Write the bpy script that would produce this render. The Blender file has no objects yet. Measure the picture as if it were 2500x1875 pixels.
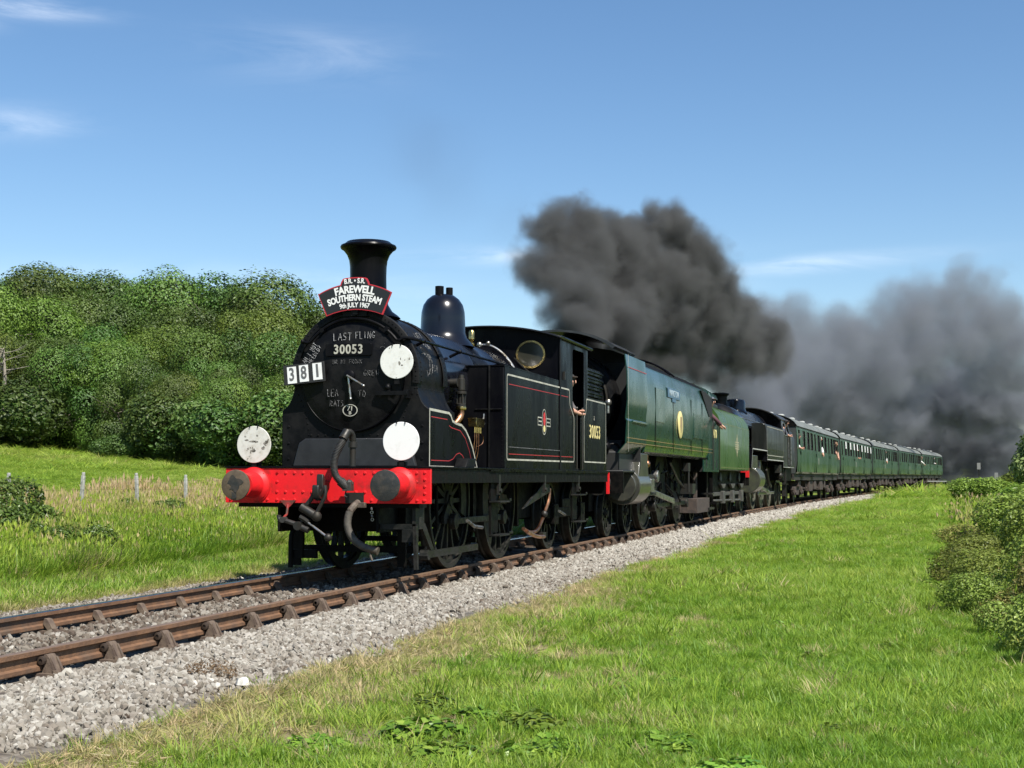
import bpy, bmesh, math, random
import numpy as np
from mathutils import Vector, Matrix
random.seed(7); rng = np.random.default_rng(7)
C = bpy.context.scene.collection
SC = bpy.context.scene
PI = math.pi

# ------------------------------------------------------------------ camera
cam_d = bpy.data.cameras.new("camera"); cam = bpy.data.objects.new("camera", cam_d); C.objects.link(cam)
cam_d.sensor_fit = 'HORIZONTAL'; cam_d.sensor_width = 36; cam_d.lens = 36*3488.04/2500
cam_d.clip_start = .1; cam_d.clip_end = 6000
def cam_matrix(loc, yaw, pitch, roll):
    c, s = math.cos(yaw), math.sin(yaw)
    r0 = Vector((c, s, 0)); f = Vector((-s, c, 0))*math.cos(pitch)+Vector((0, 0, math.sin(pitch)))
    u0 = r0.cross(f)
    U = u0*math.cos(roll)-r0*math.sin(roll); R = r0*math.cos(roll)+u0*math.sin(roll)
    m = Matrix((R, U, -f)).transposed().to_4x4(); m.translation = loc
    return m
cam.matrix_world = cam_matrix(Vector((6.2899, -15.0952, 1.1359)), .2658, .0658, .0022)
SC.camera = cam

# ------------------------------------------------------------------ light
SUN = Vector((.58, -.5, 1)).normalized()
sun_el = math.asin(SUN.z); sun_rot = math.atan2(SUN.x, SUN.y)
W = bpy.data.worlds.new("World"); SC.world = W; W.use_nodes = True
nt = W.node_tree; nt.nodes.clear()
def wn(t, **k):
    n = nt.nodes.new(t)
    for a, b in k.items(): setattr(n, a, b)
    return n
sky = wn('ShaderNodeTexSky', sky_type='NISHITA', sun_disc=False, sun_elevation=sun_el, sun_rotation=sun_rot,
         altitude=50, air_density=1.0, dust_density=.2, ozone_density=2.6)
tc = wn('ShaderNodeTexCoord')
bg = wn('ShaderNodeBackground'); out = wn('ShaderNodeOutputWorld')
bg.inputs['Strength'].default_value = .082
def wmath(op, a, b=None, clamp=False):
    n = wn('ShaderNodeMath', operation=op, use_clamp=clamp)
    for i, v in enumerate((a, b)):
        if v is None: continue
        if isinstance(v, (int, float)): n.inputs[i].default_value = v
        else: nt.links.new(v, n.inputs[i])
    return n.outputs[0]
# thin cirrus wisps: each an elongated soft streak at its own bearing and height, broken up by noise
sep = wn('ShaderNodeSeparateXYZ'); nt.links.new(tc.outputs['Generated'], sep.inputs[0])
az = wmath('ARCTAN2', sep.outputs['X'], sep.outputs['Y']); el = wmath('ARCSINE', sep.outputs['Z'])
cmb = wn('ShaderNodeCombineXYZ'); nt.links.new(az, cmb.inputs[0]); nt.links.new(wmath('MULTIPLY', el, 5.0), cmb.inputs[1])
noi = wn('ShaderNodeTexNoise'); noi.inputs['Scale'].default_value = 9; noi.inputs['Detail'].default_value = 7; noi.inputs['Roughness'].default_value = .62
noi.inputs['Distortion'].default_value = .6
nt.links.new(cmb.outputs[0], noi.inputs['Vector'])
ndet = wn('ShaderNodeMapRange'); ndet.inputs['From Min'].default_value = .36; ndet.inputs['From Max'].default_value = .7
nt.links.new(noi.outputs['Fac'], ndet.inputs['Value'])
total = None
#        azimuth, elevation (deg), half-length, half-height (deg), tilt, strength
for a0, e0, la, le, tilt, st in [(-34.8, 17.5, 3.2, .38, .02, .36), (-37.2, 16.8, 1.6, .35, 0, .25), (-35.2, 13.3, 3.0, .6, .06, .24),
                                 (-23.5, 16.6, 4.2, 1.1, 0, .13), (-14.5, 8.9, 6.0, .35, .02, .33), (-10, 7.8, 3.5, .45, 0, .30), (-27, 7.3, 9, .9, 0, .22),
                                 (-3.5, 8.4, 5.0, .34, .05, .30), (30, 19, 12, 2, .05, .4), (110, 24, 16, 3, 0, .4), (-110, 22, 14, 2.5, .1, .4), (178, 30, 18, 3, .1, .35)]:
    da = wmath('SUBTRACT', az, math.radians(a0)); de = wmath('SUBTRACT', el, math.radians(e0))
    de = wmath('SUBTRACT', de, wmath('MULTIPLY', da, tilt))
    q = wmath('ADD', wmath('POWER', wmath('ABSOLUTE', wmath('DIVIDE', da, math.radians(la))), 2), wmath('POWER', wmath('ABSOLUTE', wmath('DIVIDE', de, math.radians(le))), 2))
    g = wmath('MULTIPLY', wmath('EXPONENT', wmath('MULTIPLY', q, -1.2)), st)
    total = g if total is None else wmath('MAXIMUM', total, g)
fac = wmath('MULTIPLY', total, ndet.outputs[0], clamp=True)
mix = wn('ShaderNodeMix', data_type='RGBA'); nt.links.new(fac, mix.inputs['Factor'])
shs = wn('ShaderNodeHueSaturation'); shs.inputs['Saturation'].default_value = 1.14; nt.links.new(sky.outputs[0], shs.inputs['Color']); nt.links.new(shs.outputs[0], mix.inputs['A']); mix.inputs['B'].default_value = (10.5, 10.9, 11.4, 1)
nt.links.new(mix.outputs['Result'], bg.inputs['Color']); nt.links.new(bg.outputs[0], out.inputs['Surface'])

sd = bpy.data.lights.new("sun", 'SUN'); sd.energy = 5.0; sd.angle = math.radians(.53); sd.color = (1, .955, .88)
sun = bpy.data.objects.new("sun", sd); C.objects.link(sun); sun.location = SUN*60
sun.rotation_euler = SUN.to_track_quat('Z', 'Y').to_euler()
SC.view_settings.view_transform = 'Standard'; SC.view_settings.look = 'None'; SC.view_settings.exposure = .82
SC.view_settings.gamma = 1; SC.view_settings.use_curve_mapping = False
SC.cycles.max_bounces = 6; SC.cycles.diffuse_bounces = 3; SC.cycles.glossy_bounces = 3; SC.cycles.transmission_bounces = 3
SC.cycles.volume_bounces = 1; SC.cycles.transparent_max_bounces = 8
SC.cycles.volume_step_rate = 1.0; SC.cycles.volume_max_steps = 512
SC.cycles.use_denoising = True

# ------------------------------------------------------------------ helpers
S0, RAD = 5.0, 1090.0
def heading(s): return (s-S0)/RAD if s > S0 else 0.0
def elev(s): return .0022*min(max(s-12, 0), 150)
def tr(s, v, z=0.0):
    """a point s metres along the line and v metres to its right"""
    if s <= S0: return Vector((v, s, z))
    t = (s-S0)/RAD
    return Vector((RAD-(RAD-v)*math.cos(t), S0+(RAD-v)*math.sin(t), z+elev(s)))
def trn(s, v, z):
    s = np.asarray(s, float); v = np.asarray(v, float); z = np.asarray(z, float)
    t = np.maximum(s-S0, 0)/RAD
    x = np.where(s > S0, RAD-(RAD-v)*np.cos(t), v); y = np.where(s > S0, S0+(RAD-v)*np.sin(t), s)
    return np.stack([x, y, z+.0022*np.clip(s-12, 0, 150)], -1)

def tag(o, label=None, cat=None, group=None, kind=None):
    if label: o['label'] = label
    if cat: o['category'] = cat
    if group: o['group'] = group
    if kind: o['kind'] = kind
    return o
def thing(name, label, cat, loc=(0, 0, 0), rz=0, group=None):
    o = bpy.data.objects.new(name, None); C.objects.link(o); o.location = loc; o.rotation_euler = (0, 0, rz); o.empty_display_size = .3
    return tag(o, label, cat, group)
def vehicle(name, label, cat, m):
    return thing(name, label, cat, tr(m, 0), -heading(m))

class MB:
    def __init__(s, off=(0, 0, 0)): s.v = []; s.f = []; s.off = Vector(off)
    def add(s, vs, fs):
        b = len(s.v); s.v += [Vector(p)-s.off for p in vs]; s.f += [tuple(i+b for i in f) for f in fs]; return s
    def box(s, x0, x1, y0, y1, z0, z1):
        return s.add([(x0, y0, z0), (x1, y0, z0), (x1, y1, z0), (x0, y1, z0), (x0, y0, z1), (x1, y0, z1), (x1, y1, z1), (x0, y1, z1)],
                     [(0, 3, 2, 1), (4, 5, 6, 7), (0, 1, 5, 4), (1, 2, 6, 5), (2, 3, 7, 6), (3, 0, 4, 7)])
    def prism(s, pts, ax, a0, a1):
        f = {'x': lambda p, a: (a, p[0], p[1]), 'y': lambda p, a: (p[0], a, p[1]), 'z': lambda p, a: (p[0], p[1], a)}[ax]
        n = len(pts); vs = [f(p, a0) for p in pts]+[f(p, a1) for p in pts]
        return s.add(vs, [tuple(range(n)), tuple(range(2*n-1, n-1, -1))]+[(i, i+n, (i+1) % n+n, (i+1) % n) for i in range(n)])
    def cyl(s, p0, p1, r0, r1=None, n=16, caps=True):
        r1 = r0 if r1 is None else r1
        p0 = Vector(p0); p1 = Vector(p1); d = (p1-p0).normalized()
        a = d.orthogonal().normalized(); b = d.cross(a)
        vs = [p0+(a*math.cos(2*PI*i/n)+b*math.sin(2*PI*i/n))*r0 for i in range(n)]+[p1+(a*math.cos(2*PI*i/n)+b*math.sin(2*PI*i/n))*r1 for i in range(n)]
        fs = [(i, (i+1) % n, (i+1) % n+n, i+n) for i in range(n)]
        if caps: fs += [tuple(range(n-1, -1, -1)), tuple(range(n, 2*n))]
        return s.add(vs, fs)
    def lathe(s, c, ax, prof, n=32, a0=0, a1=2*PI):
        """prof = [(r, h)] round the axis ax through c"""
        c = Vector(c); E = {'x': ((0, 1, 0), (0, 0, 1), (1, 0, 0)), 'y': ((1, 0, 0), (0, 0, 1), (0, 1, 0)), 'z': ((1, 0, 0), (0, 1, 0), (0, 0, 1))}[ax]
        A, B, D = map(Vector, E); full = abs(a1-a0-2*PI) < 1e-6; k = n if full else n+1
        vs = []
        for r, h in prof:
            for i in range(k):
                t = a0+(a1-a0)*i/n; vs.append(c+A*(r*math.cos(t))+B*(r*math.sin(t))+D*h)
        fs = []
        for j in range(len(prof)-1):
            for i in range(n if full else n):
                i2 = (i+1) % k; fs.append((j*k+i, j*k+i2, (j+1)*k+i2, (j+1)*k+i))
        return s.add(vs, fs)
    def tube(s, pts, r, n=8, smooth=0, caps=True):
        pts = [Vector(p) for p in pts]
        for _ in range(smooth):
            q = [pts[0]]
            for a, b in zip(pts[:-1], pts[1:]): q += [a*.75+b*.25, a*.25+b*.75]
            pts = q+[pts[-1]]
        rs = r if isinstance(r, (list, tuple)) else None
        vs = []; prev = None; m = len(pts)
        for i, p in enumerate(pts):
            d = (pts[min(i+1, m-1)]-pts[max(i-1, 0)]).normalized()
            if prev is None: a = d.orthogonal().normalized()
            else:
                a = prev-d*prev.dot(d); a = a.normalized() if a.length > 1e-6 else d.orthogonal().normalized()
            prev = a; b = d.cross(a)
            rr = r if rs is None else rs[0]+(rs[1]-rs[0])*i/(m-1)
            vs += [p+(a*math.cos(2*PI*k/n)+b*math.sin(2*PI*k/n))*rr for k in range(n)]
        fs = [(i*n+k, i*n+(k+1) % n, (i+1)*n+(k+1) % n, (i+1)*n+k) for i in range(m-1) for k in range(n)]
        if caps: fs += [tuple(range(n-1, -1, -1)), tuple(range((m-1)*n, m*n))]
        return s.add(vs, fs)
    def sphere(s, c, r, n=12, sc=(1, 1, 1)):
        c = Vector(c); m = n//2; vs = [c+Vector((0, 0, r*sc[2]))]
        for j in range(1, m):
            p = PI*j/m
            vs += [c+Vector((r*sc[0]*math.sin(p)*math.cos(2*PI*i/n), r*sc[1]*math.sin(p)*math.sin(2*PI*i/n), r*sc[2]*math.cos(p))) for i in range(n)]
        vs.append(c-Vector((0, 0, r*sc[2]))); L = len(vs)-1
        fs = [(0, 1+i, 1+(i+1) % n) for i in range(n)]+[(L, 1+(m-2)*n+(i+1) % n, 1+(m-2)*n+i) for i in range(n)]
        for j in range(m-2): fs += [(1+j*n+i, 1+(j+1)*n+i, 1+(j+1)*n+(i+1) % n, 1+j*n+(i+1) % n) for i in range(n)]
        return s.add(vs, fs)
    def rivet(s, p, nrm, r=.014, h=.009):
        p = Vector(p); d = Vector(nrm).normalized(); a = d.orthogonal().normalized(); b = d.cross(a)
        vs = [p+(a*math.cos(k*PI/3)+b*math.sin(k*PI/3))*r for k in range(6)]+[p+(a*math.cos(k*PI/3)+b*math.sin(k*PI/3))*r*.6+d*h*.8 for k in range(6)]+[p+d*h]
        return s.add(vs, [(k, (k+1) % 6, (k+1) % 6+6, k+6) for k in range(6)]+[(k+6, (k+1) % 6+6, 12) for k in range(6)])
    def mesh(s, name, mat, angle=35):
        me = bpy.data.meshes.new(name); me.from_pydata([tuple(p) for p in s.v], [], s.f)
        bm = bmesh.new(); bm.from_mesh(me); bmesh.ops.recalc_face_normals(bm, faces=bm.faces)
        for f in bm.faces: f.smooth = True
        bm.to_mesh(me); bm.free(); me.set_sharp_from_angle(angle=math.radians(angle))
        if mat: me.materials.append(mat)
        return me
    def build(s, name, mat, parent=None, bevel=0, kind=None, label=None, loc=None, angle=35):
        o = bpy.data.objects.new(name, s.mesh(name, mat, angle)); C.objects.link(o)
        if parent: o.parent = parent
        if bevel:
            b = o.modifiers.new('bevel', 'BEVEL'); b.width = bevel; b.segments = 2; b.limit_method = 'ANGLE'; b.angle_limit = math.radians(50)
        if loc: o.location = loc
        if kind: o['kind'] = kind
        if label: o['label'] = label
        return o
def inst(o, loc=None, rot=None, sc=None, parent=None, name=None):
    c = o.copy(); C.objects.link(c)
    if loc is not None: c.location = loc
    if rot is not None: c.rotation_euler = rot
    if sc is not None: c.scale = sc if not isinstance(sc, (int, float)) else (sc,)*3
    if parent is not None: c.parent = parent
    return c

# ------------------------------------------------------------------ materials
MATS = {}
def M(name, col, rough=.5, metal=0, col2=None, scale=4, detail=5, bump=0, bscale=30, coat=0, rvar=0, thr=(.42, .62), stretch=None, spec=.5, col3=None, s3=1.5, thr3=(.55, .7)):
    m = bpy.data.materials.new(name); m.use_nodes = True; t = m.node_tree; p = t.nodes['Principled BSDF']
    p.inputs['Roughness'].default_value = rough; p.inputs['Metallic'].default_value = metal
    p.inputs['Specular IOR Level'].default_value = spec
    if coat: p.inputs['Coat Weight'].default_value = coat; p.inputs['Coat Roughness'].default_value = .06
    p.inputs['Base Color'].default_value = (*col, 1)
    tcn = t.nodes.new('ShaderNodeTexCoord'); vec = tcn.outputs['Object']
    if stretch:
        mp = t.nodes.new('ShaderNodeMapping'); mp.inputs['Scale'].default_value = stretch; t.links.new(vec, mp.inputs['Vector']); vec = mp.outputs[0]
    def noise(sc, de=detail):
        n = t.nodes.new('ShaderNodeTexNoise'); n.inputs['Scale'].default_value = sc; n.inputs['Detail'].default_value = de; n.inputs['Roughness'].default_value = .6
        t.links.new(vec, n.inputs['Vector']); return n.outputs['Fac']
    def ramp(f, a, b):
        r = t.nodes.new('ShaderNodeMapRange'); r.inputs['From Min'].default_value = a; r.inputs['From Max'].default_value = b; t.links.new(f, r.inputs['Value']); return r.outputs[0]
    cur = None
    if col2:
        fz = ramp(noise(scale), *thr)
        mx = t.nodes.new('ShaderNodeMix'); mx.data_type = 'RGBA'; mx.inputs['A'].default_value = (*col, 1); mx.inputs['B'].default_value = (*col2, 1)
        t.links.new(fz, mx.inputs['Factor']); cur = mx.outputs['Result']
        if rvar:
            r = t.nodes.new('ShaderNodeMapRange'); r.inputs['To Min'].default_value = rough; r.inputs['To Max'].default_value = rough+rvar
            t.links.new(fz, r.inputs['Value']); t.links.new(r.outputs[0], p.inputs['Roughness'])
    if col3:
        fz = ramp(noise(s3), *thr3)
        mx = t.nodes.new('ShaderNodeMix'); mx.data_type = 'RGBA'; mx.inputs['B'].default_value = (*col3, 1)
        t.links.new(fz, mx.inputs['Factor']); t.links.new(cur, mx.inputs['A']); cur = mx.outputs['Result']
    if cur: t.links.new(cur, p.inputs['Base Color'])
    if bump:
        b = t.nodes.new('ShaderNodeBump'); b.inputs['Strength'].default_value = bump; b.inputs['Distance'].default_value = .02
        t.links.new(noise(bscale, 4), b.inputs['Height']); t.links.new(b.outputs[0], p.inputs['Normal'])
    MATS[name] = m; return m
black = M('black_paint', (.0025, .0025, .0038), .25, col2=(.005, .005, .0058), scale=3, rvar=.22, bump=.03, bscale=7, stretch=(1, 1, .3)); black.node_tree.nodes['Principled BSDF'].inputs['IOR'].default_value = 1.17
smoke_black = M('smokebox_black', (.0035, .0035, .004), .40, col2=(.0085, .0083, .0082), scale=6, rvar=.18, bump=.12, bscale=22); smoke_black.node_tree.nodes['Principled BSDF'].inputs['IOR'].default_value = 1.22
under = M('oily_black', (.0022, .0022, .002), .5, col2=(.0065, .0055, .0045), scale=9, rvar=.2, bump=.2, bscale=40); under.node_tree.nodes['Principled BSDF'].inputs['IOR'].default_value = 1.2
wheelm = M('wheel_grime', (.0075, .008, .007), .42, col2=(.022, .021, .018), scale=8, rvar=.2, bump=.15, bscale=40); wheelm.node_tree.nodes['Principled BSDF'].inputs['IOR'].default_value = 1.3
steel = M('bright_steel', (.42, .42, .40), .3, .9, col2=(.16, .14, .11), scale=12, rvar=.2)
greysteel = M('dull_steel', (.035, .034, .031), .42, .6, col2=(.03, .026, .02), scale=12, rvar=.2)
red = M('buffer_beam_red', (.62, .010, .014), .5, col2=(.42, .012, .012), scale=7, rvar=.15, bump=.06, bscale=18, spec=.3, thr=(.5, .75), col3=(.16, .018, .014), s3=5, thr3=(.52, .74))
dred = M('dull_red_brackets', (.28, .02, .018), .5, col2=(.06, .03, .02), scale=12)
white = M('white_paint', (.62, .62, .58), .55, col2=(.50, .49, .44), scale=11, thr=(.5, .7), col3=(.10, .09, .07), s3=16, thr3=(.685, .72))
clean_white = M('clean_white_paint', (.70, .70, .68), .5, col2=(.58, .58, .54), scale=8, thr=(.55, .8))
chipped = M('chipped_white_paint', (.56, .55, .50), .6, col2=(.44, .42, .36), scale=9, thr=(.45, .65), col3=(.08, .07, .055), s3=10, thr3=(.60, .635))
cream = M('cream_lining', (.42, .41, .34), .5, col2=(.30, .29, .24), scale=6)
redline = M('red_lining', (.38, .025, .03), .45)
yellow = M('gold_numbers', (.66, .56, .24), .45)
brass = M('polished_brass', (.62, .45, .17), .24, 1.0, col2=(.35, .24, .09), scale=20)
copper = M('copper_pipe', (.60, .30, .17), .34, 1.0, col2=(.30, .13, .07), scale=8)
rubber = M('hose_rubber', (.014, .0135, .012), .6, col2=(.032, .029, .024), scale=10, bump=.2, bscale=60)
bufface = M('buffer_face_grease', (.017, .018, .017), .5, col2=(.04, .033, .025), scale=9, rvar=.15, bump=.15, bscale=30)
rustface = M('buffer_face_rubbed', (.10, .072, .045), .5, col2=(.07, .05, .03), scale=14, bump=.15, bscale=40)
dark = M('interior_dark', (.006, .006, .006), .8)
chalk = M('chalk', (.20, .20, .20), .95, col2=(.03, .03, .03), scale=45, thr=(.4, .56))
glass = M('dark_window_glass', (.012, .016, .016), .05, coat=.3)
green = M('loco_green', (.009, .036, .026), .2, col2=(.014, .042, .030), scale=1.4, rvar=.2, coat=.5, bump=.05, bscale=2.2); green.node_tree.nodes['Principled BSDF'].inputs['Coat IOR'].default_value = 1.4; green.node_tree.nodes['Principled BSDF'].inputs['Specular IOR Level'].default_value = .12; green.node_tree.nodes['Principled BSDF'].inputs['Coat Roughness'].default_value = .09
tgreen = M('tender_grasslit_green', (.032, .082, .016), .27, col2=(.048, .098, .020), scale=2, rvar=.2, coat=.4, stretch=(1, 1, .15), bump=.04, bscale=3)  # grass reflection mixed into the base colour, yellower than the engine green
cgreen = M('coach_green', (.022, .066, .030), .34, col2=(.038, .08, .042), scale=1.2, rvar=.2, coat=.25, stretch=(1, 1, .4), bump=.02, bscale=3)
roofg = M('coach_roof_grey', (.15, .16, .145), .55, col2=(.10, .11, .10), scale=2.2, rvar=.15, stretch=(1, .25, 1))
brown = M('brake_dust_brown', (.06, .042, .032), .75, col2=(.03, .023, .02), scale=9, bump=.3, bscale=30)
soleb = M('underframe_black', (.014, .013, .012), .6, col2=(.04, .032, .026), scale=8)
lgreen = M('grimy_tank_black', (.010, .011, .009), .3, col2=(.02, .02, .016), scale=3, rvar=.2, stretch=(1, 1, .2), coat=.3)
skinm = M('skin', (.50, .27, .19), .55)
hairm = M('dark_hair', (.03, .02, .014), .7)
def cloth(n, c): return M(n, c, .85, col2=tuple(x*.8 for x in c), scale=14)
railside = M('rail_rust', (.115, .060, .032), .75, col2=(.17, .088, .044), scale=9, bump=.3, bscale=60, col3=(.09, .06, .04), s3=3, thr3=(.5, .7))
railtop = M('rail_polished', (.40, .42, .45), .16, 1.0, col2=(.24, .22, .21), scale=3, rvar=.1, stretch=(12, .6, 1))
chairm = M('rail_chair_iron', (.085, .058, .042), .85, col2=(.13, .095, .065), scale=14, bump=.3, bscale=60)
keym = M('spring_key', (.05, .035, .025), .6, .3)
sleeperm = M('oiled_sleeper', (.055, .043, .034), .9, col2=(.10, .085, .065), scale=12, bump=.5, bscale=50, stretch=(.2, 2, 1))
concrete = M('weathered_concrete', (.34, .34, .31), .9, col2=(.20, .21, .17), scale=9, bump=.3, bscale=40)
bark = M('bark', (.085, .068, .05), .95, col2=(.15, .13, .10), scale=6, bump=.8, bscale=18, stretch=(1, 1, .3))
palebark = M('bare_pale_wood', (.26, .23, .18), .9, col2=(.17, .15, .12), scale=7, bump=.4, bscale=20)

# ------------------------------------------------------------------ lettering
def text_mesh(s, size=1, bold=0, squash=1, spacing=1, warp=None, extrude=.002, align='CENTER'):
    cu = bpy.data.curves.new('t', 'FONT'); cu.body = s; cu.size = size; cu.align_x = align; cu.align_y = 'CENTER'
    cu.offset = bold; cu.extrude = extrude; cu.space_character = spacing; cu.resolution_u = 3
    o = bpy.data.objects.new('t', cu); C.objects.link(o)
    dg = bpy.context.evaluated_depsgraph_get(); me = bpy.data.meshes.new_from_object(o.evaluated_get(dg))
    bpy.data.objects.remove(o); bpy.data.curves.remove(cu)
    for v in me.vertices:
        x, y, z = v.co; x *= squash
        if warp: x, y = warp(x, y)
        v.co = (x, y, z)
    return me
FRONT = Matrix(((1, 0, 0), (0, 0, -1), (0, 1, 0))).to_4x4()
SIDE = Matrix(((0, 0, 1), (1, 0, 0), (0, 1, 0))).to_4x4()
def lettering(s, pos, face, mat, parent, name='lettering', rot=0, **k):
    me = text_mesh(s, **k); me.materials.append(mat); me.name = name
    me.transform(Matrix.Translation(pos)@face@Matrix.Rotation(rot, 4, 'Z'))
    o = bpy.data.objects.new(name, me); C.objects.link(o); o.parent = parent
    return o
STROKES = {'A': [[(0, 0), (.5, 1), (1, 0)], [(.2, .4), (.8, .4)]], 'B': [[(0, 0), (0, 1), (.7, .9), (.7, .6), (0, .5), (.9, .4), (.8, .05), (0, 0)]], 'D': [[(0, 0), (0, 1), (.8, .7), (.8, .2), (0, 0)]],
 'E': [[(.8, 0), (0, 0), (0, 1), (.8, 1)], [(0, .5), (.6, .5)]], 'F': [[(0, 0), (0, 1), (.8, 1)], [(0, .5), (.6, .5)]], 'G': [[(.9, .85), (.5, 1), (0, .6), (.1, .1), (.6, 0), (.9, .4), (.5, .4)]],
 'I': [[(.4, 0), (.4, 1)]], 'K': [[(0, 0), (0, 1)], [(.8, 1), (0, .5), (.8, 0)]], 'L': [[(0, 1), (0, 0), (.7, 0)]], 'M': [[(0, 0), (.1, 1), (.5, .3), (.9, 1), (1, 0)]], 'N': [[(0, 0), (0, 1), (.8, 0), (.8, 1)]],
 'O': [[(.4, 1), (0, .6), (.1, .1), (.6, 0), (.9, .5), (.4, 1)]], 'P': [[(0, 0), (0, 1), (.8, .8), (.7, .5), (0, .45)]], 'R': [[(0, 0), (0, 1), (.8, .8), (.7, .55), (0, .5), (.8, 0)]], 'S': [[(.8, .9), (.2, 1), (0, .7), (.7, .4), (.7, .1), (0, 0)]],
 'T': [[(0, 1), (1, 1)], [(.5, 1), (.45, 0)]], 'U': [[(0, 1), (.1, .1), (.5, 0), (.9, .2), (.9, 1)]], 'W': [[(0, 1), (.2, 0), (.5, .6), (.8, 0), (1, 1)]], 'Y': [[(0, 1), (.5, .5), (1, 1)], [(.5, .5), (.4, 0)]], 'V': [[(0, 1), (.5, 0), (1, 1)]],
 '?': [[(0, .8), (.4, 1), (.8, .7), (.4, .4), (.4, .2)], [(.4, .05), (.42, 0)]], ':': [[(.2, .8), (.25, .75)], [(.7, .8), (.75, .75)], [(0, .1), (.4, .3), (.9, .1)]], ' ': []}
def chalk_text(b, s, p0, h, w, M4, rot=0, r=.0045, jit=.05, gap=.35):
    x = 0; R = Matrix.Rotation(rot, 4, 'Z')
    for ch in s:
        for st in STROKES.get(ch, []):
            pts = []
            for a, c in st:
                q = Vector((x+a*w+random.uniform(-jit, jit)*w, c*h+random.uniform(-jit, jit)*h, 0))
                pts.append(Matrix.Translation(p0)@M4@R@q)
            b.tube(pts, r, n=4)
        x += w*(1+gap)
def ribbon(b, pts, w, X, closed=False, ax='x'):
    """flat painted line of width w through (a, b) points, lying on the plane x = X (or y = X)"""
    n = len(pts); P = [Vector(p) for p in pts]; L = []; R = []
    for i in range(n):
        a = P[(i-1) % n] if (closed or i > 0) else None; c = P[(i+1) % n] if (closed or i < n-1) else None
        d1 = (P[i]-a).normalized() if a is not None else None; d2 = (c-P[i]).normalized() if c is not None else None
        d = (d1+d2).normalized() if d1 is not None and d2 is not None else (d1 if d1 is not None else d2)
        nrm = Vector((-d.y, d.x)); k = 1/max(.5, nrm.dot(Vector((-(d1 or d2).y, (d1 or d2).x))))
        L.append(P[i]+nrm*w/2*k); R.append(P[i]-nrm*w/2*k)
    f = (lambda p: (X, p.x, p.y)) if ax == 'x' else (lambda p: (p.x, X, p.y))
    m = n if closed else n-1
    return b.add([f(p) for p in L]+[f(p) for p in R], [(i, (i+1) % n, (i+1) % n+n, i+n) for i in range(m)])
def rounded(pts, r, k=4):
    out = []; n = len(pts)
    for i in range(n):
        p = Vector(pts[i]); a = Vector(pts[i-1]); c = Vector(pts[(i+1) % n])
        p1 = p+(a-p).normalized()*r; p2 = p+(c-p).normalized()*r
        for j in range(k+1):
            t = j/k; out.append(tuple(p1*(1-t)**2+p*2*t*(1-t)+p2*t*t))
    return out

# ================================================================== leading tank engine
def spoke_mesh(r_in, r_out, w, t, name='spoke', mat=None):
    b = MB(); n = 4
    b.add([(-t*.6, -w*.62, r_in), (t*.6, -w*.62, r_in), (t*.6, w*.62, r_in), (-t*.6, w*.62, r_in),
           (-t*.45, -w*.42, r_out), (t*.45, -w*.42, r_out), (t*.45, w*.42, r_out), (-t*.45, w*.42, r_out)],
          [(0, 1, 5, 4), (1, 2, 6, 5), (2, 3, 7, 6), (3, 0, 4, 7)])
    return b.mesh(name, mat or wheelm)
SPOKES = {}
def wheel(root, side, y, r, ns, off=(0, 0, 0), single=True, crank=False, weight=False, phase=.1, mat=None, disc=False):
    """one wheel: tyre with flange, rim, hub; spokes as sub-parts"""
    mat = mat or wheelm; x = .70*side; b = MB()
    tw = .075*side
    b.lathe((0, 0, 0), 'x', [(r-.055, tw), (r-.003, tw), (r, tw*.7), (r+.004, -tw*.3), (r+.028, -tw*.55), (r+.026, -tw), (r-.06, -tw), (r-.055, tw)], 48)
    b.lathe((0, 0, 0), 'x', [(r-.055, tw*.5), (r-.105, tw*.5), (r-.105, -tw*.6), (r-.055, -tw*.6)], 48)
    hr = .13 if r > .6 else .10
    b.lathe((0, 0, 0), 'x', [(0, tw*1.25), (hr*.55, tw*1.25), (hr*.6, tw*.95), (hr, tw*.9), (hr*1.05, -tw*.8), (0, -tw*.8)], 20)
    if disc: b.lathe((0, 0, 0), 'x', [(0, tw*.1), (r-.1, tw*.35), (r-.1, -tw*.3), (0, -tw*.3)], 36)
    if crank: b.prism([(-.06, .0), (.06, .0), (.07, .34), (0, .40), (-.07, .34)], 'x', tw*.6, tw*1.1)
    if weight: b.lathe((0, 0, 0), 'x', [(r*.62, tw*.75), (r-.1, tw*.75), (r-.1, tw*.3), (r*.62, tw*.3), (r*.62, tw*.75)], 14, -PI*.85, -PI*.15)
    w = b.build('wheel', mat, root); w.location = Vector((x, y, r))-Vector(off); w.rotation_euler = (phase, 0, 0)
    if not disc:
        if single:
            k = (r, ns, mat.name)
            if k not in SPOKES: SPOKES[k] = spoke_mesh(hr*.9, r-.09, .052 if r > .6 else .045, .07, mat=mat)
            for i in range(ns):
                o = bpy.data.objects.new('spoke', SPOKES[k]); C.objects.link(o); o.parent = w; o.rotation_euler = (2*PI*i/ns, 0, 0)
        else:
            sm = spoke_mesh(hr*.9, r-.09, .05, .07, mat=mat); bb = MB()
            for i in range(ns):
                R = Matrix.Rotation(2*PI*i/ns, 3, 'X'); bb.add([R@v.co for v in sm.vertices], [tuple(p.vertices) for p in sm.polygons])
            bb.build('spokes', mat, w)
    return w
def axle(root, y, r, off=(0, 0, 0)):
    MB(off).cyl((-.66, y, r), (.66, y, r), .08, n=12).build('axle', under, root)

E = thing('tank_locomotive', 'black tank engine leading the train with red buffer beam and flared chimney', 'locomotive')
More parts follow.
